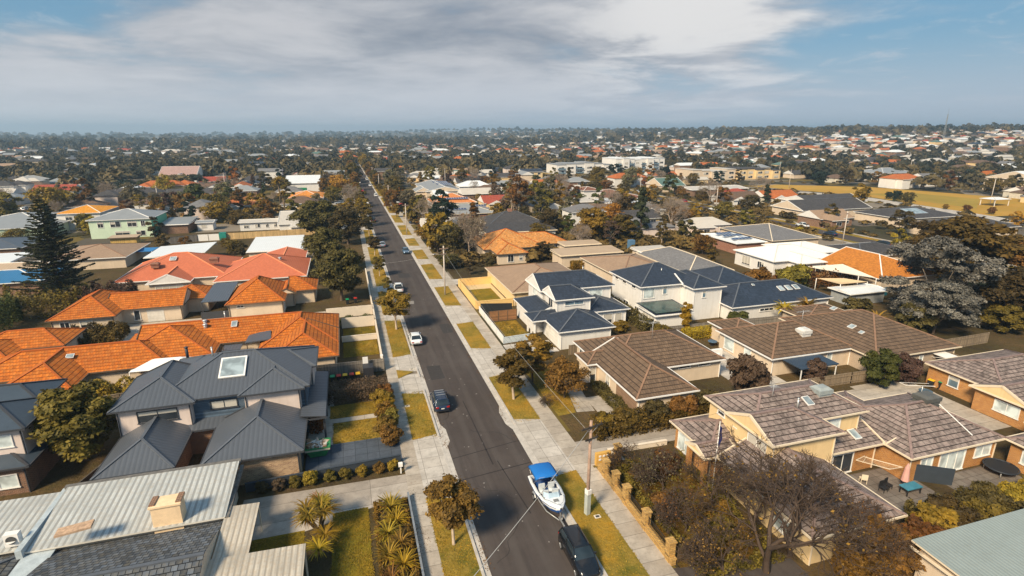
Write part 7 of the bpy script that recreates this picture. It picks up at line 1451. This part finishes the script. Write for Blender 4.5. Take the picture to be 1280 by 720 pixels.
# shrubs and undergrowth in the gaps between the houses
Vs=[];Ts=[]
for i in range(5200):
    inv=rs.uniform(1/420.,1/100.); d=1/inv; az=YAW+R(rs.uniform(-46,46)); x,y=math.sin(az)*d,math.cos(az)*d
    if y<128 or (x<3 and y<216) or not vis(x,y,2,20) or (2.5<x<21.8) or 145<x<155 or 21<x<32 and y<115 or -40<x<-20 and y<105: continue
    if not (lambda:all(not(a-.6<x<b+.6 and c-.6<y<e+.6) for a,b,c,e in OCC))(): continue
    if inpoly(x,y,OVALP) or any(abs(x-a)<8.5 and abs(y-b)<6.5 for a,b in PLACED if abs(a-x)<12): continue
    s=rs.uniform(.22,.5); V=protos[i%6]*np.array([s*1.2,s*1.2,s*rng.uniform(.6,1.1)])+np.array([x,y,hill(x,y)-.9*s]); Vs.append(V); Ts.append(np.clip(rng.choice((.15,.35,.6,.8,.95))+rng.normal(0,.12,64),0,1))
o=bpy.data.objects.new('garden_undergrowth',leafmesh('garden_undergrowth',np.concatenate(Vs),np.concatenate(Ts),leaf('undergrowth_leaves',(.03,.026,.010),(.20,.14,.035),.1))); C.objects.link(o); tag(o,'low shrubs and undergrowth filling the gardens between the houses beyond','ground cover',None,'stuff')
# parked cars in driveways and along the farther streets
cn=0
for i,(x,y) in enumerate([(24.5,136.5,),(25,154.5),(24,172.5),(23.6,198.5),(24,224.5),(25,252),(-2,193),(-3,229),(-3,265),(148.2,118),(148.4,136),(152.7,152),(152.6,224),(148.2,246),(152.8,268),(148.3,300),(152.6,330),(-130,150),(-125,176),(-130,205),(-125,240),(-130,280),(9.0,160),(9.0,208),(9.1,232),(14.9,292),(9.0,318)]):
    k=('sedan','wagon','sedan','ute')[i%4]; pc=(P_W,P_S,P_B,P_BL,P_W,P_R,P_S)[i%7]; nm=('white','silver','black','dark blue','white','red','silver')[i%7]
    dr=abs(x-150)>6 and x<30 and x>-10 and not 8<x<16
    car(k,x,y,('%s car standing in a driveway beside the long street'%nm if dr else ('%s car parked at the kerb far along the main street'%nm if 8<x<16 else '%s car parked in a parallel street beyond'%nm)),pc,math.pi/2 if dr else 0,detail=False,group='cars parked in the streets and driveways beyond')
FN=0
for x,y in PLACED:
    d=math.hypot(x,y)
    if d>340 or FN>70: continue
    yy=y-9.3 if (int(x)%2) else y+9.5
    if not (free(x-9,yy,.3,False) and free(x+9,yy,.3,False)): continue
    if any(a-.5<x+q<b+.5 and c-.5<yy<e+.5 for a,b,c,e in OCC for q in (-8,0,8)): continue
    FN+=1; z=hill(x,yy); mb=MB(); mb.box(x-10,x+9,yy-.03,yy+.03,z,z+1.7); mb.box(x-10,x+9,yy-.05,yy+.05,z+1.7,z+1.76); solo('paling_fence',mb,rs.choice((F_TIM,F_GREY,F_PALE)),'weathered timber fence between two houses in the streets beyond','fence','fences between the lots beyond',(x,yy,z))
print('houses',len(cand),'far',len(far_h),'trees',len(tc),'wood',len(wood))
# ------------------------------------------------------------------ sky, sun, haze
SUN_EL,SUN_AZ=R(40),R(232)   # azimuth clockwise from +y: the light comes from behind the left shoulder
w=bpy.data.worlds.new('World'); bpy.context.scene.world=w; w.use_nodes=True; t=w.node_tree; t.nodes.clear()
def N(k,**kw):
    x=t.nodes.new(k)
    for a,v in kw.items(): setattr(x,a,v)
    return x
def S(x,i,v):
    if isinstance(v,bpy.types.NodeSocket): t.links.new(v,x.inputs[i])
    else: x.inputs[i].default_value=v
def M(op,a,b=0.,c=0.):
    x=N('ShaderNodeMath',operation=op); S(x,0,a); S(x,1,b); S(x,2,c); return x.outputs[0]
def MR(v,a,b,c=0.,d=1.,smooth=True):
    x=N('ShaderNodeMapRange'); x.interpolation_type='SMOOTHSTEP' if smooth else 'LINEAR'; S(x,0,v)
    for i,q in enumerate((a,b,c,d)): x.inputs[i+1].default_value=q
    return x.outputs[0]
def MX(f,a,b):
    x=N('ShaderNodeMix',data_type='RGBA'); S(x,0,f); S(x,6,a if isinstance(a,bpy.types.NodeSocket) else (*a,1)); S(x,7,b if isinstance(b,bpy.types.NodeSocket) else (*b,1)); return x.outputs[2]
sky=N('ShaderNodeTexSky',sky_type='NISHITA',sun_disc=False); sky.sun_elevation=SUN_EL; sky.sun_rotation=SUN_AZ; sky.dust_density=2; sky.air_density=1.2
tc_=N('ShaderNodeTexCoord'); sp=N('ShaderNodeSeparateXYZ'); t.links.new(tc_.outputs['Generated'],sp.inputs[0]); X,Y,Z=sp.outputs
# cloud layer: directions projected on a flat layer above
den=M('ADD',M('MAXIMUM',Z,0.),.10); u=M('DIVIDE',X,den); v=M('DIVIDE',Y,den); cv=N('ShaderNodeCombineXYZ'); S(cv,0,u); S(cv,1,v); S(cv,2,0.)
def NO(scale,det,off,rough=.55,dist=0.):
    mp=N('ShaderNodeVectorMath',operation='ADD'); t.links.new(cv.outputs[0],mp.inputs[0]); mp.inputs[1].default_value=off; x=N('ShaderNodeTexNoise'); t.links.new(mp.outputs[0],x.inputs[0]); x.inputs['Scale'].default_value=scale; x.inputs['Detail'].default_value=det; x.inputs['Roughness'].default_value=rough; x.inputs['Distortion'].default_value=dist; return x.outputs[0]
az=M('ARCTAN2',X,Y)   # 0 straight along the street, + to the right
n1=NO(.38,6,(3.2,1.7,0),.55,.4); n2=NO(.9,7,(7.1,4.4,2),.6,.3); n3=NO(2.6,8,(1.3,9.,4),.65,.6)
right=MR(az,.45,.98); left=M('SUBTRACT',1.,MR(az,-.50,-.05)); up=MR(Z,.05,.25)
cover=M('ADD',M('ADD',M('MULTIPLY',n1,.9),M('MULTIPLY',n2,.35)),M('SUBTRACT',.12,M('ADD',M('MULTIPLY',right,.34),M('MULTIPLY',M('MULTIPLY',left,up),.40))))
mask=MR(cover,.50,.72)
K_=.80
body=MX(MR(M('ADD',M('MULTIPLY',n2,.6),M('MULTIPLY',n1,.4)),.36,.62),(.23*K_,.265*K_,.32*K_),(.50*K_,.505*K_,.53*K_)) 
body=MX(M('MULTIPLY',MR(n3,.40,.80),.18),body,(.62*K_,.62*K_,.63*K_))
brt=M('MULTIPLY',MR(az,.28,.55),M('SUBTRACT',1.,MR(az,.75,1.0))); body=MX(M('MULTIPLY',M('MULTIPLY',brt,MR(n2,.46,.62)),.8),body,(.72*K_,.71*K_,.70*K_))
hs=N('ShaderNodeMix',data_type='RGBA',blend_type='MULTIPLY'); hs.inputs[0].default_value=1; t.links.new(sky.outputs[0],hs.inputs[6]); hs.inputs[7].default_value=(.075,.085,.095,1)
blue=MX(.75,hs.outputs[2],(.12*K_,.28*K_,.43*K_))
wisps=M('MULTIPLY',MR(n3,.5,.75),.55); blue=MX(wisps,blue,(.5*K_,.53*K_,.57*K_))
col=MX(mask,blue,body)
hz=MR(Z,.0,.16); hcol=MX(MR(az,-.5,1.0),(.56*K_,.585*K_,.63*K_),(.48*K_,.53*K_,.61*K_)); col=MX(M('MULTIPLY',M('SUBTRACT',1.,hz),.85),col,hcol)
bg=N('ShaderNodeBackground'); t.links.new(col,bg.inputs[0]); bg.inputs[1].default_value=1.0; ow=N('ShaderNodeOutputWorld'); t.links.new(bg.outputs[0],ow.inputs[0])
sl=bpy.data.lights.new('sun','SUN'); so=bpy.data.objects.new('sun',sl); C.objects.link(so); sl.energy=4.4; sl.angle=R(12); sl.color=(1,.84,.60)
d=Vector((math.sin(SUN_AZ)*math.cos(SUN_EL),math.cos(SUN_AZ)*math.cos(SUN_EL),math.sin(SUN_EL))); so.rotation_euler=d.to_track_quat('Z','Y').to_euler()
HAZE=2.3e-4
if HAZE:
    mb=MB(); mb.box(-8100,8100,-700,8100,-1.2,112); m=bpy.data.materials.new('haze_air'); m.use_nodes=True; nt=m.node_tree; nt.nodes.clear(); o_=nt.nodes.new('ShaderNodeOutputMaterial'); pv=nt.nodes.new('ShaderNodeVolumePrincipled'); pv.inputs['Color'].default_value=(.56,.78,.98,1); pv.inputs['Density'].default_value=HAZE; pv.inputs['Anisotropy'].default_value=.2; nt.links.new(pv.outputs[0],o_.inputs['Volume'])
    o=bpy.data.objects.new('haze',mb.mesh('haze',[m])); C.objects.link(o); o['kind']='stuff'; o['label']='pale air haze over the whole suburb'
s=bpy.context.scene; s.view_settings.view_transform='Standard'; s.view_settings.look='None'; s.view_settings.exposure=0.55; s.view_settings.gamma=1
s.cycles.max_bounces=5; s.cycles.diffuse_bounces=3; s.cycles.glossy_bounces=2; s.cycles.transmission_bounces=2; s.cycles.volume_bounces=0; s.cycles.transparent_max_bounces=4
try: s.cycles.use_denoising=True
except Exception: pass
